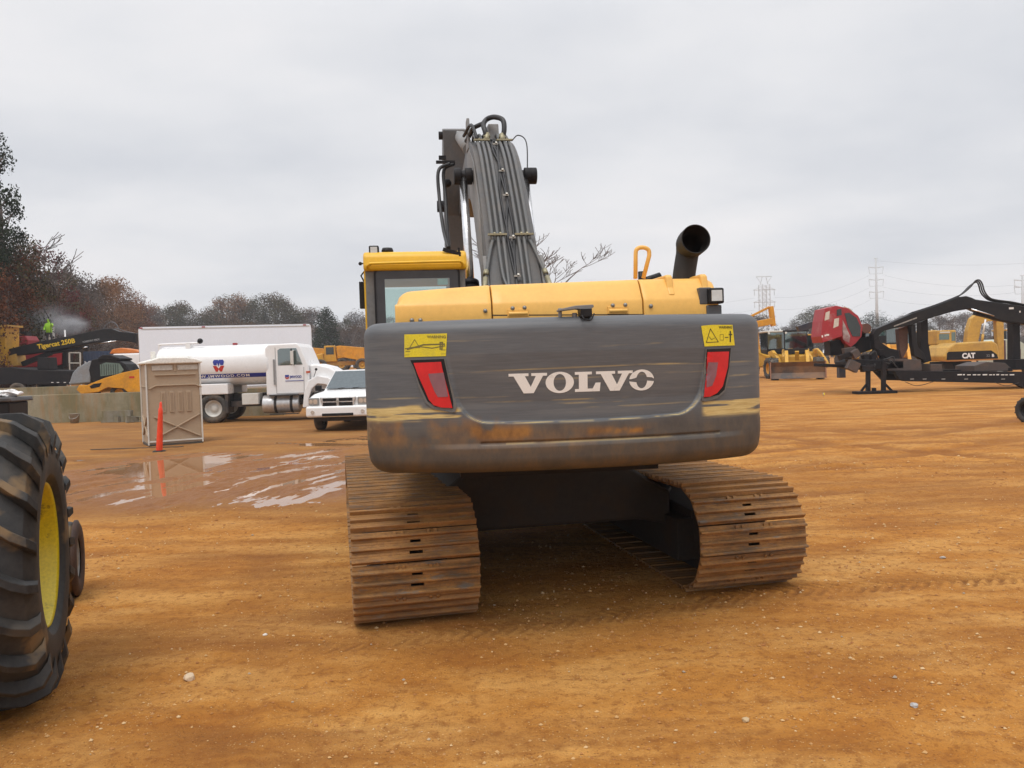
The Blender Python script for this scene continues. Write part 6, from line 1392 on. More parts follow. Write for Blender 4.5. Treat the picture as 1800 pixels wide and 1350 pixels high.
# hanging stick and brown post under the boom
m_ = MB(); m_.prism(kp([(1598, 572), (1607, 570), (1608, 600), (1612, 612), (1622, 622), (1626, 636), (1604, 625), (1600, 600)]), -.15, .15, 'xz'); m_.build('stick_arm', BLACK, KB, bevel=.02)
m_ = MB(); m_.prism(kp([(1583, 578), (1600, 572), (1600, 612), (1590, 632), (1586, 615)]), .2, .5, 'xz'); m_.build('rusty_post', paint('rust_post', (.12, .06, .045), .8, .5, (.2, .12, .08), 2), KB)
m_ = MB(); m_.prism(kp([(1621, 566), (1633, 560), (1634, 600), (1622, 632)]), .1, .5, 'xz'); m_.prism(kp([(1620, 600), (1634, 600), (1640, 634), (1622, 640)]), .12, .5, 'xz'); m_.build('dark_mast', BLACK_D, KB)
m_ = MB(); m_.prism(kp([(1783, 560), (1795, 560), (1797, 640), (1783, 640)]), .1, .5, 'xz'); m_.bb(kp([(1775, 640)])[0][0], kp([(1840, 640)])[0][0], -.4, 1.2, -.1, .35); m_.build('boom_pedestal', BLACK_D, KB)
# grapple hanging from the boom tip
GR = empty('log_grapple', (T(1545, 610).x, D, T(1545, 600).z), 0, 'black claw grapple hanging under the tip of the arched boom', 'grapple'); ox4, oz4 = GR.location.x, GR.location.z
def gp(pts): return [(x-ox4, z-oz4) for x, z in pl(pts)]
m_ = MB(); m_.prism(gp([(1532, 590), (1540, 588), (1545, 602), (1560, 612), (1576, 616), (1578, 632), (1562, 634), (1545, 624), (1534, 612)]), -.2, .2, 'xz'); m_.build('grapple_head', BLACK_D, GR, bevel=.02)
for pts in ([(1538, 612), (1530, 622), (1529, 636), (1537, 652), (1541, 654), (1536, 636), (1540, 624), (1548, 616)], [(1556, 612), (1549, 622), (1546, 634), (1551, 650), (1558, 658), (1554, 636), (1558, 624)]):
    m_ = MB(); m_.prism(gp(pts), -.15, .15, 'xz'); m_.build('claw', BLACK_D, GR, bevel=.01)
D = D0
# pale truck cab behind, right edge
D = 50; pt_ = T(1752, 650); PT = empty('service_truck', (pt_.x, D, gz(pt_.x, 50)), 0, 'pale green and maroon service truck at the right edge behind the pedestal', 'truck'); S = D/1400
def sp2(px, py): v = T(px, py); return (v.x-pt_.x, v.z-PT.location.z)
m_ = MB(); m_.prism([sp2(1752, 600), sp2(1762, 596), sp2(1790, 597), sp2(1812, 612), sp2(1820, 645), sp2(1752, 645)], 0, 2.0, 'xz'); m_.build('cab', paint('pale_green_paint', (.50, .55, .46), .5, .3), PT, bevel=.05)
m_ = MB(); m_.prism([sp2(1773, 608), sp2(1786, 605), sp2(1794, 614), sp2(1794, 640), sp2(1773, 642)], -.02, .05, 'xz'); m_.build('door', paint('maroon_paint', (.17, .02, .05), .4, .3), PT)
m_ = MB(); m_.prism([sp2(1760, 598), sp2(1767, 598), sp2(1768, 640), sp2(1761, 640)], -.03, .05, 'xz'); m_.build('dark_post', plain('maroon_dark', (.06, .02, .04)), PT)
for q in (1758, 1812): x_w = sp2(q, 645)[0]; wheel(PT, (x_w, .1, .5), .5, .3, (0, -1, 0), .55, WHITE_D, RUB_D)
# tyre at the right edge
p = G(1806, 745); o = empty('loose_tyre', (p.x, p.y, 0), R(20), 'black tyre standing on the clay at the right edge of the yard', 'tyre'); wheel(o, (.1, 0, .31), .31, .24, (-1, 0, 0), .6, BLACK_D, RUBBER, lugs=14)
# small yellow marker
p = G(1447, 697); o = empty('marker_flag', (p.x, p.y, 0), 0, 'tiny yellow marker peg in the clay in front of the blade machine', 'marker'); m_ = MB(); m_.cyl((0, 0, -.02), (0, 0, .16), .012, n=6); m_.build('peg', STEEL, o); m_ = MB(); m_.bb(0, .07, -.004, .004, .07, .15); m_.build('flag', YEL2, o)

# ------------------------------------------------------------------ left background on the raised yard
ZR = .72
D = 52.0; S = D/1400
def lq(o, px, py, dd=0): v = W(px, py, D+dd); return (v.x-o.location.x, v.z-o.location.z)
TC = empty('yellow_log_loader', (W(30, 660, D).x, D, ZR), 0, 'yellow cab log loader with a long black lettered boom at the left edge', 'loader')
P_ = lambda *a: [lq(TC, *q) for q in a]
m_ = MB(); m_.prism(P_((-40, 573), (17, 573), (21, 576), (21, 600), (20, 626), (19, 643), (-40, 645)), -.7, .8, 'xz'); c1 = m_.build('loader_cab', Y_MACH, TC, bevel=.04)
m_ = MB(); m_.prism(P_((-20, 578), (12, 578), (12, 606), (-20, 608)), -.72, -.69, 'xz'); m_.build('cab_window', plain('dark_window', (.04, .05, .05)), c1)
m_ = MB(); q = P_((19, 572), (27, 578)); m_.bb(q[0][0]-.3, q[1][0], -.75, .85, q[1][1]+.1, q[0][1]); m_.build('cab_roof', Y_OLD, c1)
text_on('lettering', 'CAT', .22, (P_((-14, 639))[0][0], -.73, P_((0, 639))[0][1]), (1, 0, 0), (0, 0, 1), plain('brown_ink', (.12, .05, .01)), c1, .03, width=.65)
m_ = MB(); m_.prism(P_((21, 626), (34, 622), (38, 642), (20, 645)), -.4, .6, 'xz'); m_.build('mast', Y_OLD, TC)
m_ = MB(); m_.prism(P_((18, 614), (60, 604), (75, 600), (130, 590), (186, 578), (200, 578), (212, 583), (243, 586), (243, 603), (224, 600), (205, 598), (150, 606), (100, 616), (60, 622), (20, 627)), -.28, .22, 'xz'); bt = m_.build('black_boom', BLACK, TC, bevel=.03)
m_ = MB(); q = P_((40, 640), (90, 620), (155, 610), (185, 598)); m_.bar((q[0][0], 0, q[0][1]), (q[1][0], 0, q[1][1]), .25, .3); m_.bar((q[1][0], 0, q[1][1]), (q[2][0], 0, q[2][1]), .2, .2); m_.build('lift_cylinder', BLACK_D, TC)
m_ = MB(); q = P_((150, 612), (158, 610), (177, 604), (209, 599.5)); m_.cyl((q[0][0], -.35, q[0][1]), (q[1][0], -.35, q[1][1]), .04, n=8); m_.cyl((q[2][0], -.35, q[2][1]), (q[3][0], -.35, q[3][1]), .04, n=8); m_.build('cylinder_rod', CHROME, TC)
a_, b_ = lq(TC, 71, 613.5), lq(TC, 137, 602.5)
rt = Vector((b_[0]-a_[0], 0, b_[1]-a_[1])); text_on('lettering', 'Tigercat 250B', .42, (a_[0], -.295, a_[1]), rt, Vector((-rt.z, 0, rt.x)), plain('letter_yellow', (.75, .48, .02)), bt, .03, width=rt.length)
a_, b_ = lq(TC, 150, 603), lq(TC, 179, 598); rt = Vector((b_[0]-a_[0], 0, b_[1]-a_[1])); text_on('lettering', 'FORESTRY PRIDE', .16, (a_[0], -.295, a_[1]), rt, Vector((-rt.z, 0, rt.x)), plain('faded_white', (.5, .5, .5)), bt, .0, width=rt.length)
m_ = MB(); m_.tube(spline([(a, 0, b_) for a, b_ in P_((180, 580), (188, 570), (196, 566), (204, 570), (210, 580))], 5), .035, 6); m_.tube(spline([(a, -.2, b_) for a, b_ in P_((205, 577), (225, 583), (243, 587))], 5), .03, 6); m_.build('boom_hoses', plain('hose_grey', (.12, .12, .13)), bt)
TB = empty('black_trailer', (W(60, 660, 48).x, 48, ZR), 0, 'low black trailer under the yellow and red machines behind the concrete wall', 'trailer'); D = 48
P_ = lambda *a: [lq(TB, *q) for q in a]
m_ = MB(); m_.prism(P_((-60, 648), (20, 646), (60, 650), (140, 652), (150, 672), (130, 676), (-60, 676)), 0, 2.4, 'xz'); m_.prism(P_((60, 628), (80, 628), (82, 650), (60, 650)), .3, 1.2, 'xz'); m_.build('trailer_frame', BLACK_D, TB, bevel=.03)
m_ = MB()
for px in (90, 100, 112, 122): q = P_((px, 672), (px+4, 673)); m_.bb(q[0][0], q[1][0], -.01, -.001, q[0][1]-.03, q[0][1]+.01)
m_.build('reflective_tape', LETTER, TB)
wheel(TB, (P_((30, 670))[0][0], .1, .3), .55, .4, (0, -1, 0), .5, CH, RUB_D)
D = 56; RM = empty('red_machine', (W(60, 650, D).x, D, ZR), 0, 'red machine standing behind the black boom with a flat red tank top', 'machine')
P_ = lambda *a: [lq(RM, *q) for q in a]
m_ = MB(); m_.prism(P_((20, 592), (44, 590), (49, 598), (49, 606), (22, 608)), 0, 1.4, 'xz'); m_.prism(P_((30, 615), (88, 612), (109, 616), (108, 641), (92, 644), (30, 646)), 0, 1.5, 'xz'); m_.build('red_hood', RED_D, RM, bevel=.05)
m_ = MB(); q = P_((28, 592), (42, 583)); m_.bb(q[0][0], q[1][0], .3, .9, q[0][1], q[1][1]); q = P_((22, 608), (48, 606)); m_.bb(q[0][0], q[1][0], -.03, .0, q[0][1], q[1][1]); m_.build('air_cleaner', BLACK, RM)
m_ = MB(); m_.prism(P_((110, 612), (118, 612), (118, 645), (110, 645)), 0, .8, 'xz'); m_.prism(P_((20, 640), (110, 640), (110, 664), (20, 664)), .1, 1.3, 'xz'); m_.build('dark_frame', BLACK_D, RM)
m_ = MB(); frame = P_((122, 620), (141, 620), (141, 638), (122, 638)); 
for i in range(4): a_, b_ = frame[i], frame[(i+1) % 4]; m_.bar((a_[0], 0, a_[1]), (b_[0], 0, b_[1]), .08, .08)
m_.bar((frame[2][0], 0, frame[2][1]), (frame[2][0], 0, -.3), .06, .06); m_.bar((frame[3][0], 0, frame[3][1]), (frame[3][0], 0, -.3), .06, .06); m_.build('mirror_frame', WHITE_D, RM)
# white hut and pole near the washer
m_ = MB(); q0, q1 = W(70, 574, 60), W(84, 600, 60); m_.bb(q0.x, q1.x, 60, 61, q1.z-2.4, q0.z); o = m_.build('white_water_tank', WHITE_D, bevel=.05); tag(o, 'small pale box tank standing beside the person in lime', 'tank')
m_ = MB(); q0 = W(114, 580, 57); m_.cyl((q0.x, 57, .7), (q0.x, 57, q0.z), .05, n=8); m_.bb(q0.x-.09, q0.x+.09, 56.93, 57.07, .7, .8); o = m_.build('white_post', WHITE); tag(o, 'thin white post rising above the black boom beside the spray', 'post')
# blue container
D = 62; a_, b_ = W(146, 618, D), W(187, 618, D); CN = empty('shipping_container', (a_.x, D, ZR), R(6), 'dark blue corrugated shipping container with white letters behind the compact loader', 'container'); L_ = b_.x-a_.x+.4
m_ = MB(); m_.bb(0, L_, 0.05, 6, .0, a_.z-ZR)
k = 0
while k*.22 < L_: m_.bb(k*.22, k*.22+.11, 0, .05, .1, a_.z-ZR-.1); k += 1
m_.build('container_walls', paint('container_blue', (.05, .075, .14), .6, .4, (.12, .1, .1), 2), CN)
text_on('lettering', 'NYK', .62, (.05, -.01, (W(146, 645, D).z-ZR)), (1, 0, 0), (0, 0, 1), plain('letter_white', (.7, .7, .7)), CN, .04, width=1.15)
# orange-topped white truck behind
D = 46; a_, b_ = W(198, 632, D), W(243, 632, D); WC = empty('flatbed_truck', (a_.x, D, ZR), 0, 'white truck cab with an orange load behind the compact loader', 'truck'); zz = W(200, 622, D).z-ZR
m_ = MB(); m_.bb(0, b_.x-a_.x+.6, 0, 2, .6, zz); m_.build('truck_cab', WHITE, WC, bevel=.08); m_ = MB(); m_.bb(.3, 1.0, -.02, 0, zz-.95, zz-.35); m_.build('window', plain('dark_window', (.04, .05, .05)), WC)
m_ = MB(); m_.prism([(-.3, zz+.02), (-.1, zz+.28), (.4, zz+.34), (1.2, zz+.2), (1.6, zz+.02)], .2, 1.2, 'xz'); m_.build('orange_load', plain('burnt_orange', (.55, .16, .02)), WC, bevel=.05)
for q in (.4,): wheel(WC, (q, .1, .5), .5, .3, (0, -1, 0), .55, WHITE_D, RUB_D)
# compact loader (yellow arms, black cage)
D = 36.0; SK = empty('compact_loader', (W(195, 680, D).x, D, ZR), 0, 'compact yellow loader with a black cage cab on the raised yard behind the wall', 'loader')
P_ = lambda *a: [lq(SK, *q) for q in a]
m_ = MB(); m_.prism(P_((172, 632), (188, 629), (215, 630), (230, 640), (240, 655), (236, 676), (172, 672), (167, 650)), -.55, .55, 'xz'); sc = m_.build('cage_cab', BLACK, SK, bevel=.04)
m_ = MB(); q = P_((184, 626), (222, 630)); m_.prism(P_((184, 629), (192, 624), (205, 624), (222, 630), (222, 633), (184, 633)), -.6, .6, 'xz'); m_.build('cab_roof', BLACK_D, sc, bevel=.03)
m_ = MB(); m_.prism(P_((187, 641), (197, 637), (221, 639), (228, 650), (222, 657), (188, 661)), -.565, -.55, 'xz'); m_.build('side_window', plain('green_grey_glass', (.13, .18, .15), .12), sc)
m_ = MB()
for px in range(190, 222, 4): a_, b_ = P_((px, 640), (px+.6, 659)); m_.bar((a_[0], -.575, a_[1]), (b_[0], -.575, b_[1]), .015, .012)
m_.build('window_bars', BLACK, sc)
m_ = MB(); m_.prism(P_((131, 676), (138, 655), (146, 646), (160, 638), (170, 634), (169, 672)), -.5, .5, 'xz'); m_.build('engine_hood', paint('dusty_blue_grey', (.23, .25, .27), .5, .4), SK, bevel=.05)
m_ = MB(); m_.prism(P_((152, 684), (157, 676), (170, 676), (200, 664), (230, 655), (262, 648), (262, 688), (240, 688), (233, 682), (205, 680), (190, 688), (160, 691)), -.85, -.60, 'xz'); la = m_.build('lift_arm', Y_ORG, SK, bevel=.02)
m_ = MB(); m_.prism(P_((152, 684), (157, 676), (170, 676), (200, 664), (230, 655), (262, 648), (262, 688), (240, 688), (233, 682), (205, 680), (190, 688), (160, 691)), .6, .85, 'xz'); m_.build('lift_arm', Y_ORG, SK, bevel=.02)
m_ = MB(); m_.prism(P_((175, 678), (182, 674), (196, 672), (192, 679), (178, 682)), -.862, -.851, 'xz'); m_.build('arm_cutout', BLACK, la); m_ = MB(); q = P_((243, 661), (252, 664)); m_.bb(q[0][0], q[1][0], -.862, -.851, q[1][1], q[0][1]); m_.build('arm_badge', REDP, la)
for q in (-.6, .7): wheel(SK, (q, -.6, .3), .4, .3, (0, -1, 0), .5, Y_ORG, RUB_D)

# person in a lime jacket washing a machine: one continuous skinned body
PX, PYY = W(87, 600, 57).x, 57.0; z0 = W(87, 605, 57).z+1.12
bm = bmesh.new(); J = [((0, 0, .92), .17), ((0, 0, 1.18), .19), ((0, 0, 1.42), .20), ((0, 0, 1.52), .07), ((.0, -.03, 1.68), .11), ((.01, -.03, 1.80), .085),
     ((-.2, 0, 1.42), .08), ((-.30, -.05, 1.15), .06), ((-.2, -.25, 1.02), .05), ((-.15, -.32, 1.0), .04), ((.2, 0, 1.42), .08), ((.33, -.1, 1.25), .06), ((.38, -.3, 1.35), .05), ((.39, -.38, 1.38), .04),
     ((-.11, 0, .85), .12), ((-.14, .02, .48), .08), ((-.15, .05, .08), .05), ((-.16, -.12, .03), .045), ((.11, 0, .85), .12), ((.16, .0, .48), .08), ((.18, .05, .08), .05), ((.2, -.12, .03), .045)]
E = [(0, 1), (1, 2), (2, 3), (3, 4), (4, 5), (2, 6), (6, 7), (7, 8), (8, 9), (2, 10), (10, 11), (11, 12), (12, 13), (0, 14), (14, 15), (15, 16), (16, 17), (0, 18), (18, 19), (19, 20), (20, 21)]
vs_ = [bm.verts.new(p) for p, r in J]
for a_, b_ in E: bm.edges.new((vs_[a_], vs_[b_]))
me = bpy.data.meshes.new('person'); bm.to_mesh(me); bm.free(); po = bpy.data.objects.new('person', me); col.objects.link(po); po.location = (PX, PYY, z0-1.12)
po.modifiers.new('skin', 'SKIN'); me.attributes
if not me.skin_vertices:
    bpy.context.view_layer.objects.active = po
for i, (p, r) in enumerate(J): me.skin_vertices[0].data[i].radius = (r, r)
me.skin_vertices[0].data[0].use_root = True
po.modifiers.new('sub', 'SUBSURF').levels = 1
m, nt, b = newmat('hi_vis_clothes'); t = N(nt, 'ShaderNodeTexCoord').outputs['Object']; sx_ = N(nt, 'ShaderNodeSeparateXYZ'); nt.links.new(t, sx_.inputs[0])
nt.links.new(ramp(nt, math_(nt, 'DIVIDE', sx_.outputs[2], 2.0), [(0, (.04, .04, .05)), (.40, (.05, .05, .06)), (.43, (.30, .62, .03)), (.64, (.38, .72, .04)), (.92, (.36, .70, .05))]), b.inputs['Base Color']); me.materials.append(m)
tag(po, 'person in a bright lime hooded jacket standing above the black boom holding a spray lance', 'person')
m_ = MB(); m_.bb(PX-.8, PX+.8, PYY-.5, PYY+.7, z0-1.35, z0-1.12); m_.bb(PX-.7, PX+.7, PYY-.4, PYY+.6, ZR-.1, z0-1.35); o = m_.build('work_platform', BLACK_D); tag(o, 'dark platform that the person in lime stands on', 'platform')
m_ = MB(); m_.tube([(PX+.39, PYY-.38, z0+.28), (PX+.1, PYY-.3, z0+.95), (PX-.12, PYY-.25, z0+1.35), (PX-.16, PYY-.25, z0+1.42)], .025, 6); m_.tube([(PX+.39, PYY-.38, z0+.28), (PX+.3, PYY-.3, z0-.3)], .02, 6); o = m_.build('spray_lance', BLACK); tag(o, 'thin black spray lance raised by the person in lime', 'lance')

# spray mist: a small soft volume beside the person
def mist(x, y, z, sx, sy, sz, dens, label):
    m_ = MB(); m_.sphere((0, 0, 0), 1, 10); m, nt, b = newmat('mist'); nt.nodes.remove(b)
    pv = N(nt, 'ShaderNodeVolumePrincipled'); pv.inputs['Color'].default_value = (.93, .93, .97, 1); pv.inputs['Anisotropy'].default_value = .2
    t = N(nt, 'ShaderNodeTexCoord').outputs['Object']; ln = N(nt, 'ShaderNodeVectorMath', operation='LENGTH'); nt.links.new(t, ln.inputs[0])
    f = math_(nt, 'SUBTRACT', 1.0, ln.outputs['Value'], True); f = math_(nt, 'POWER', f, 1.3); nn = ramp(nt, noise(nt, t, 2.2, 4, .6), [(.35, (.1,)*3), (.65, (1.3,)*3)])
    d = math_(nt, 'MULTIPLY', math_(nt, 'MULTIPLY', f, nn), dens); nt.links.new(d, pv.inputs['Density']); nt.links.new(pv.outputs[0], nt.nodes['Material Output'].inputs['Volume'])
    o = m_.build('spray_mist', m, smooth=True); o.location = (x, y, z); o.scale = (sx, sy, sz); return tag(o, label, 'mist', kind='stuff')
a_ = W(115, 571, 58); mist(a_.x, 58.5, a_.z, 1.7, 1.2, .85, 2.2, 'white cloud of spray beside the person in lime')
a_ = W(62, 572, 60); mist(a_.x, 60.5, a_.z+.2, 3.6, 2.2, 1.9, .55, 'thin drifting steam behind the red machine')

# ------------------------------------------------------------------ forest edge, far tree lines
rr = random.Random(12)
def place(key, px, D, pyt, wide, label, group=None, name=None, zb=None):
    """tree whose trunk stands at photo column px, D metres off, with its top at photo row pyt"""
    t = W(px, pyt, D); z = gz(t.x, D) if zb is None else zb; return tree(key, t.x, D, max(3, t.z-z), wide, label, group, z)
FG = 'trees of the wood along the left edge'; 
place('pine0', -8, 58, 236, .80, 'tall dark pine rising highest at the left edge', FG)
place('pine0', -30, 54, 300, .9, 'second dark pine at the left edge, a little lower', FG)
place('bare1', 44, 72, 345, .9, 'bare grey tree beside the tall pine', FG)
place('greyed1', 30, 66, 400, .9, 'grey brown tree under the tall pine', FG)
place('olive0', 4, 60, 400, .9, 'olive green tree at the foot of the tall pine', FG)
edge = [(-90, 50, 330, 'rust0'), (-60, 60, 400, 'brown0'), (-25, 56, 440, 'rust1'), (18, 60, 430, 'rust0'), (48, 68, 425, 'brown1'), (80, 78, 425, 'crimson0'), (66, 74, 470, 'rust1'), (35, 64, 490, 'brown0'), (100, 84, 465, 'olive1'), (5, 58, 520, 'brown1'), (60, 70, 520, 'orange1'),
        (120, 92, 478, 'greyed0'), (138, 100, 482, 'greyed1'), (128, 96, 505, 'rust0'), (150, 108, 490, 'greyed0'), (165, 118, 497, 'brown0'), (178, 126, 490, 'orange0'), (192, 135, 488, 'orange1'), (207, 146, 490, 'orange0'), (222, 158, 505, 'brown1'), (236, 168, 515, 'rust1'), (250, 178, 528, 'rust0'),
        (112, 90, 530, 'brown0'), (150, 110, 535, 'rust1'), (185, 132, 530, 'brown1'), (215, 155, 535, 'brown0'), (90, 80, 540, 'brown0'), (30, 62, 550, 'olive0'), (-40, 52, 520, 'rust0'), (262, 190, 540, 'greyed0')]
adj = {'rust': 'rust red', 'brown': 'dull brown', 'orange': 'pale orange', 'olive': 'olive green', 'greyed': 'nearly bare grey', 'crimson': 'dark crimson'}
for i, (px, D, py, k) in enumerate(edge):
    near = ['behind the yellow loader cab', 'above the black boom', 'above the spray mist', 'left of the white box truck', 'where the wood meets the far tree line'][min(4, max(0, (px+90)//75))]
    place(k, px, D, py, .85+.25*rr.random(), '%s tree in the wood %s' % (adj[k[:-1]], near), FG)
for i in range(10):   # a lower rank closes the gaps between the trunks
    px = -70+i*36; D = 55+i*12; place(('brown1', 'rust1', 'greyed1', 'olive1')[i % 4], px, D, 560-(i < 4)*15, 1.5, 'low %s understorey tree at the foot of the wood' % adj[('brown1', 'rust1', 'greyed1', 'olive1')[i % 4][:-1]], FG)
FL = 'trees of the far tree line on the left'
far = [(268, 535, 'orange1'), (285, 540, 'olive0'), (300, 533, 'olive1'), (316, 530, 'brown0'), (330, 534, 'olive0'), (345, 540, 'brown1'), (360, 545, 'rust0'), (372, 536, 'olive0'), (388, 524, 'orange1'), (402, 516, 'olive0'), (418, 519, 'orange0'), (432, 530, 'brown0'), (448, 522, 'olive1'), (465, 514, 'olive0'), (482, 517, 'brown0'), (500, 522, 'olive1'), (512, 528, 'brown1'), (525, 548, 'olive0'), (540, 542, 'brown0'), (555, 545, 'greyed0'), (590, 550, 'greyed1'), (606, 556, 'olive1'), (622, 548, 'greyed0'), (640, 552, 'brown1')]
for i, (px, py, k) in enumerate(far): place(k, px, 215+rr.random()*30, py, .95+.3*rr.random(), '%s tree in the far line %s' % (adj[k[:-1]], 'above the white box truck' if px < 530 else 'between the water truck and the digger cab'), FL)
for i in range(14): place(('brown0', 'olive1', 'greyed1')[i % 3], 262+i*30, 205+rr.random()*12, 562+rr.random()*12, 1.9, 'low %s shrubby tree along the foot of the far line' % adj[('brown0', 'olive1', 'greyed1')[i % 3][:-1]], FL)
place('green0', 573, 150, 542, 1.45, 'dark green conifer standing alone right of the white box truck')
place('bare0', 598, 190, 535, 1.0, 'thin bare tree just right of the dark conifer'); place('bare2', 634, 200, 540, 1.0, 'thin bare tree beside the digger cab')
# bare tree seen right of the boom
PROTO['spread'] = None
tm = bare_meshes(83, 16, depth=6, r0=.24, rmin=.016); tree_proto('spread', tm, paint('grey_branch', (.16, .135, .125), .9, .2, (.1, .08, .07), 3), paint('grey_branch', (.16, .135, .125)))
tt = W(985, 405, 62); o = tree('spread', tt.x-1.6, 62, tt.z+1.0, 1.7, 'bare spreading tree showing between the digger boom and the grab rail', None, 0, 'bare_tree')
RG = 'trees of the far tree line on the right'
fr = [(1350, 590, 'olive1'), (1366, 578, 'greyed0'), (1392, 560, 'greyed1'), (1380, 556, 'bare0'), (1404, 552, 'bare2'), (1425, 548, 'olive0'), (1442, 536, 'olive0'), (1462, 532, 'olive1'), (1478, 545, 'brown0'), (1500, 570, 'greyed0'), (1522, 558, 'green1'), (1535, 548, 'green1'), (1550, 556, 'green1'), (1568, 562, 'greyed1'), (1590, 560, 'greyed0'), (1612, 556, 'bare1'), (1630, 570, 'olive0'), (1650, 560, 'brown0'), (1672, 552, 'brown1'), (1694, 556, 'brown0'), (1716, 553, 'greyed0'), (1738, 560, 'brown1'), (1760, 562, 'greyed1'), (1784, 566, 'brown0'), (1806, 560, 'greyed0')]
adj['green'] = 'dark green'; adj['bare'] = 'bare'
for i, (px, py, k) in enumerate(fr):
    near = ['above the blade machine', 'behind the red cab', 'beside the tall steel pole', 'under the arch of the black boom', 'behind the yellow digger'][min(4, (px-1350)//92)]
    place(k, px, 230+rr.random()*40, py-(6 if px > 1570 else 0), (1.7 if 1420 < px < 1470 or 1515 < px < 1545 else 1.25)+.3*rr.random(), '%s tree in the right tree line %s' % (adj[k[:-1]], near), RG)
for i in range(22): place(('brown1', 'olive1', 'greyed1', 'greyed0')[i % 4], 640+i*56, 205+rr.random()*20, (584 if i < 17 else 572)+rr.random()*14-(i < 10)*10, 2.2, 'low %s tree at the foot of the right line' % adj[('brown1', 'olive1', 'greyed1', 'greyed0')[i % 4][:-1]], RG)

rg_ = random.Random(31)
for i in range(26):
    k = ('brown0', 'olive1', 'greyed0', 'rust1', 'olive0')[i % 5]
    place(k, 655+i*27, 225+rg_.random()*35, 552+rg_.random()*14, 1.5+.4*rg_.random(), '%s tree in the part of the far line hidden by the big digger' % adj[k[:-1]], RG)
for i in range(12):
    k = ('brown1', 'olive1', 'greyed1')[i % 3]; t_ = W(650+i*60, 600, 208); tree(k, t_.x, 208, 7.5, 2.4, 'low %s tree at the foot of the line behind the big digger' % adj[k[:-1]], RG, gz(t_.x, 208)-1.8)
# ------------------------------------------------------------------ pylons and power lines
PY_M = plain('galvanised_steel', (.52, .53, .54), .6, .0)
def lattice(px, pyt, D):
    t = W(px, pyt, D); H = t.z; o = empty('lattice_pylon', (t.x, D, gz(t.x, D)), R(8), 'square lattice pylon far behind the blade machine', 'pylon'); m_ = MB()
    def hw(z): return 1.9+(6.5-1.9)*max(0, 1-z/(H*.45))
    n = 14; zs = [H*.9*i/n for i in range(n+1)]
    for sx in (-1, 1):
        for sy in (-1, 1):
            for a_, b_ in zip(zs[:-1], zs[1:]): m_.bar((sx*hw(a_), sy*hw(a_), a_), (sx*hw(b_), sy*hw(b_), b_), .28, .28)
    for i, (a_, b_) in enumerate(zip(zs[:-1], zs[1:])):
        for sy in (-1, 1): m_.bar((-hw(a_), sy*hw(a_), a_), (hw(b_), sy*hw(b_), b_), .12, .12); m_.bar((hw(a_), sy*hw(a_), a_), (-hw(b_), sy*hw(b_), b_), .12, .12); m_.bar((-hw(a_), sy*hw(a_), a_), (hw(a_), sy*hw(a_), a_), .1, .1)
    m_.build('mast', PY_M, o)
    for z in (H*.50, H*.68, H*.86*.97):
        m_ = MB(); m_.bar((-5.6, 0, z), (5.6, 0, z), .3, .3); m_.bar((-5.6, 0, z), (-1.9, 0, z+1.4), .15, .15); m_.bar((5.6, 0, z), (1.9, 0, z+1.4), .15, .15)
        for x in (-5, 5): m_.cyl((x, 0, z), (x, 0, z-2.6), .12, n=6)
        m_.build('cross_arm', PY_M, o)
    m_ = MB(); m_.bar((-4, 0, H), (4, 0, H), .25, .25)
    for x in (-1.9, 1.9): m_.bar((x, 0, H*.9), (x*.5, 0, H), .2, .2); m_.bar((x*2, 0, H), (x, 0, H*.93), .15, .15)
    m_.build('top_frame', PY_M, o); return o, H
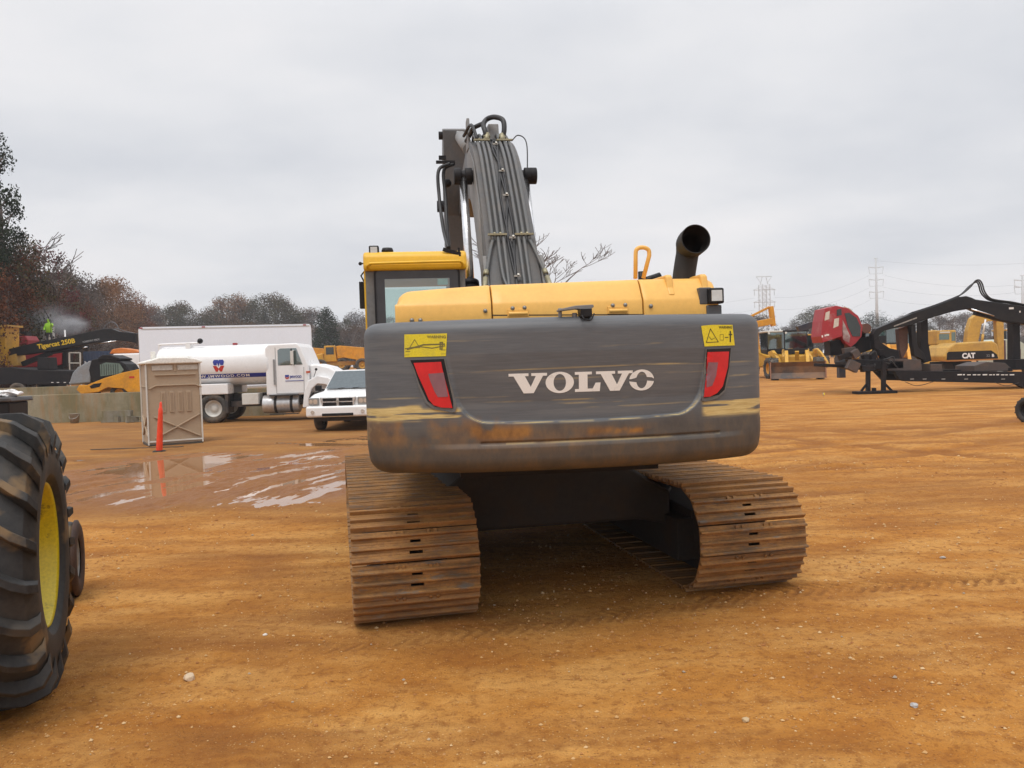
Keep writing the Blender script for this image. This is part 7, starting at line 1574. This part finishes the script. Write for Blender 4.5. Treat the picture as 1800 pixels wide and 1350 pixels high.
def pole(px, pyt, D, label, arms=(.90, .77, .64), s=1.0):
    t = W(px, pyt, D); H = t.z; o = empty('steel_pole', (t.x, D, gz(t.x, D)), 0, label, 'power pole'); m_ = MB(); m_.tube([(0, 0, -1), (0, 0, H)], .9*s, 10, rs=[.95*s, .32*s]); m_.build('shaft', PY_M, o)
    for z in arms:
        z = H*z; m_ = MB(); m_.bar((-3.4*s, 0, z+.4), (0, 0, z), .28, .28); m_.bar((3.4*s, 0, z+.4), (0, 0, z), .28, .28); m_.bar((-3.4*s, 0, z+.4), (-3.0*s, 0, z-2.7*s), .14, .14); m_.bar((3.4*s, 0, z+.4), (3.0*s, 0, z-2.7*s), .14, .14); m_.bar((-3.0*s, 0, z-2.7*s), (3.0*s, 0, z-2.7*s), .14, .14); m_.build('cross_arm', PY_M, o)
    m_ = MB(); m_.bar((-.9, 0, H), (.9, 0, H), .2, .2); m_.build('top_bar', PY_M, o); return o, H
l1, H1 = lattice(1343, 490, 380); p1, HP = pole(1539.5, 458, 370, 'tall tapered steel power pole with three bracket arms, right of the red cab'); p2, H2 = pole(1797, 488, 330, 'steel power pole at the right edge above the arched boom', (.93, .84))
m_lat = empty('lattice_mast', (W(0, 0, 300).x, 300, 0)) if False else None
WIRE = plain('wire_aluminium', (.30, .30, .32), .6)
def wire(a, b_, sag, label):
    pts = [Vector(a).lerp(Vector(b_), i/14)+Vector((0, 0, -sag*4*(i/14)*(1-i/14))) for i in range(15)]
    m_ = MB(); m_.tube(pts, .03, 4, caps=False); o = m_.build('power_line', WIRE); tag(o, label, 'power line', 'power lines strung between the pylons')
L0, P0, Q0 = l1.location, p1.location, p2.location
for i, z in enumerate((.50, .68, .83)):
    nm = ['lowest', 'middle', 'upper'][i]
    wire((L0.x+5, L0.y, H1*z-2.6), (P0.x-3, P0.y, HP*(.64+.13*i)-2.3), 3.0, '%s power line from the lattice pylon to the steel pole' % nm)
    wire((P0.x+3, P0.y, HP*(.64+.13*i)-2.3), (Q0.x-3, Q0.y, H2*(.7+.1*i)), 2.5, '%s power line from the steel pole to the right edge' % nm)
    wire((L0.x-5, L0.y, H1*z-2.6), (L0.x-170, L0.y+160, H1*z-6), 3.0, '%s power line leaving the lattice pylon leftwards behind the counterweight' % nm)
a_ = W(1540, 460, 370); b_ = W(1860, 458, 330); wire((P0.x, P0.y, HP), tuple(b_), 2, 'top earth wire from the steel pole to the right')

# ------------------------------------------------------------------ thin autumn haze over the yard
m_ = MB(); m_.bb(-700, 700, -30, 760, -3, 62); m, nt, b = newmat('haze'); nt.nodes.remove(b)
pv = N(nt, 'ShaderNodeVolumePrincipled'); pv.inputs['Color'].default_value = (.95, .96, 1, 1); pv.inputs['Density'].default_value = .00055; nt.links.new(pv.outputs[0], nt.nodes['Material Output'].inputs['Volume'])
o = m_.build('haze', m); tag(o, kind='stuff')
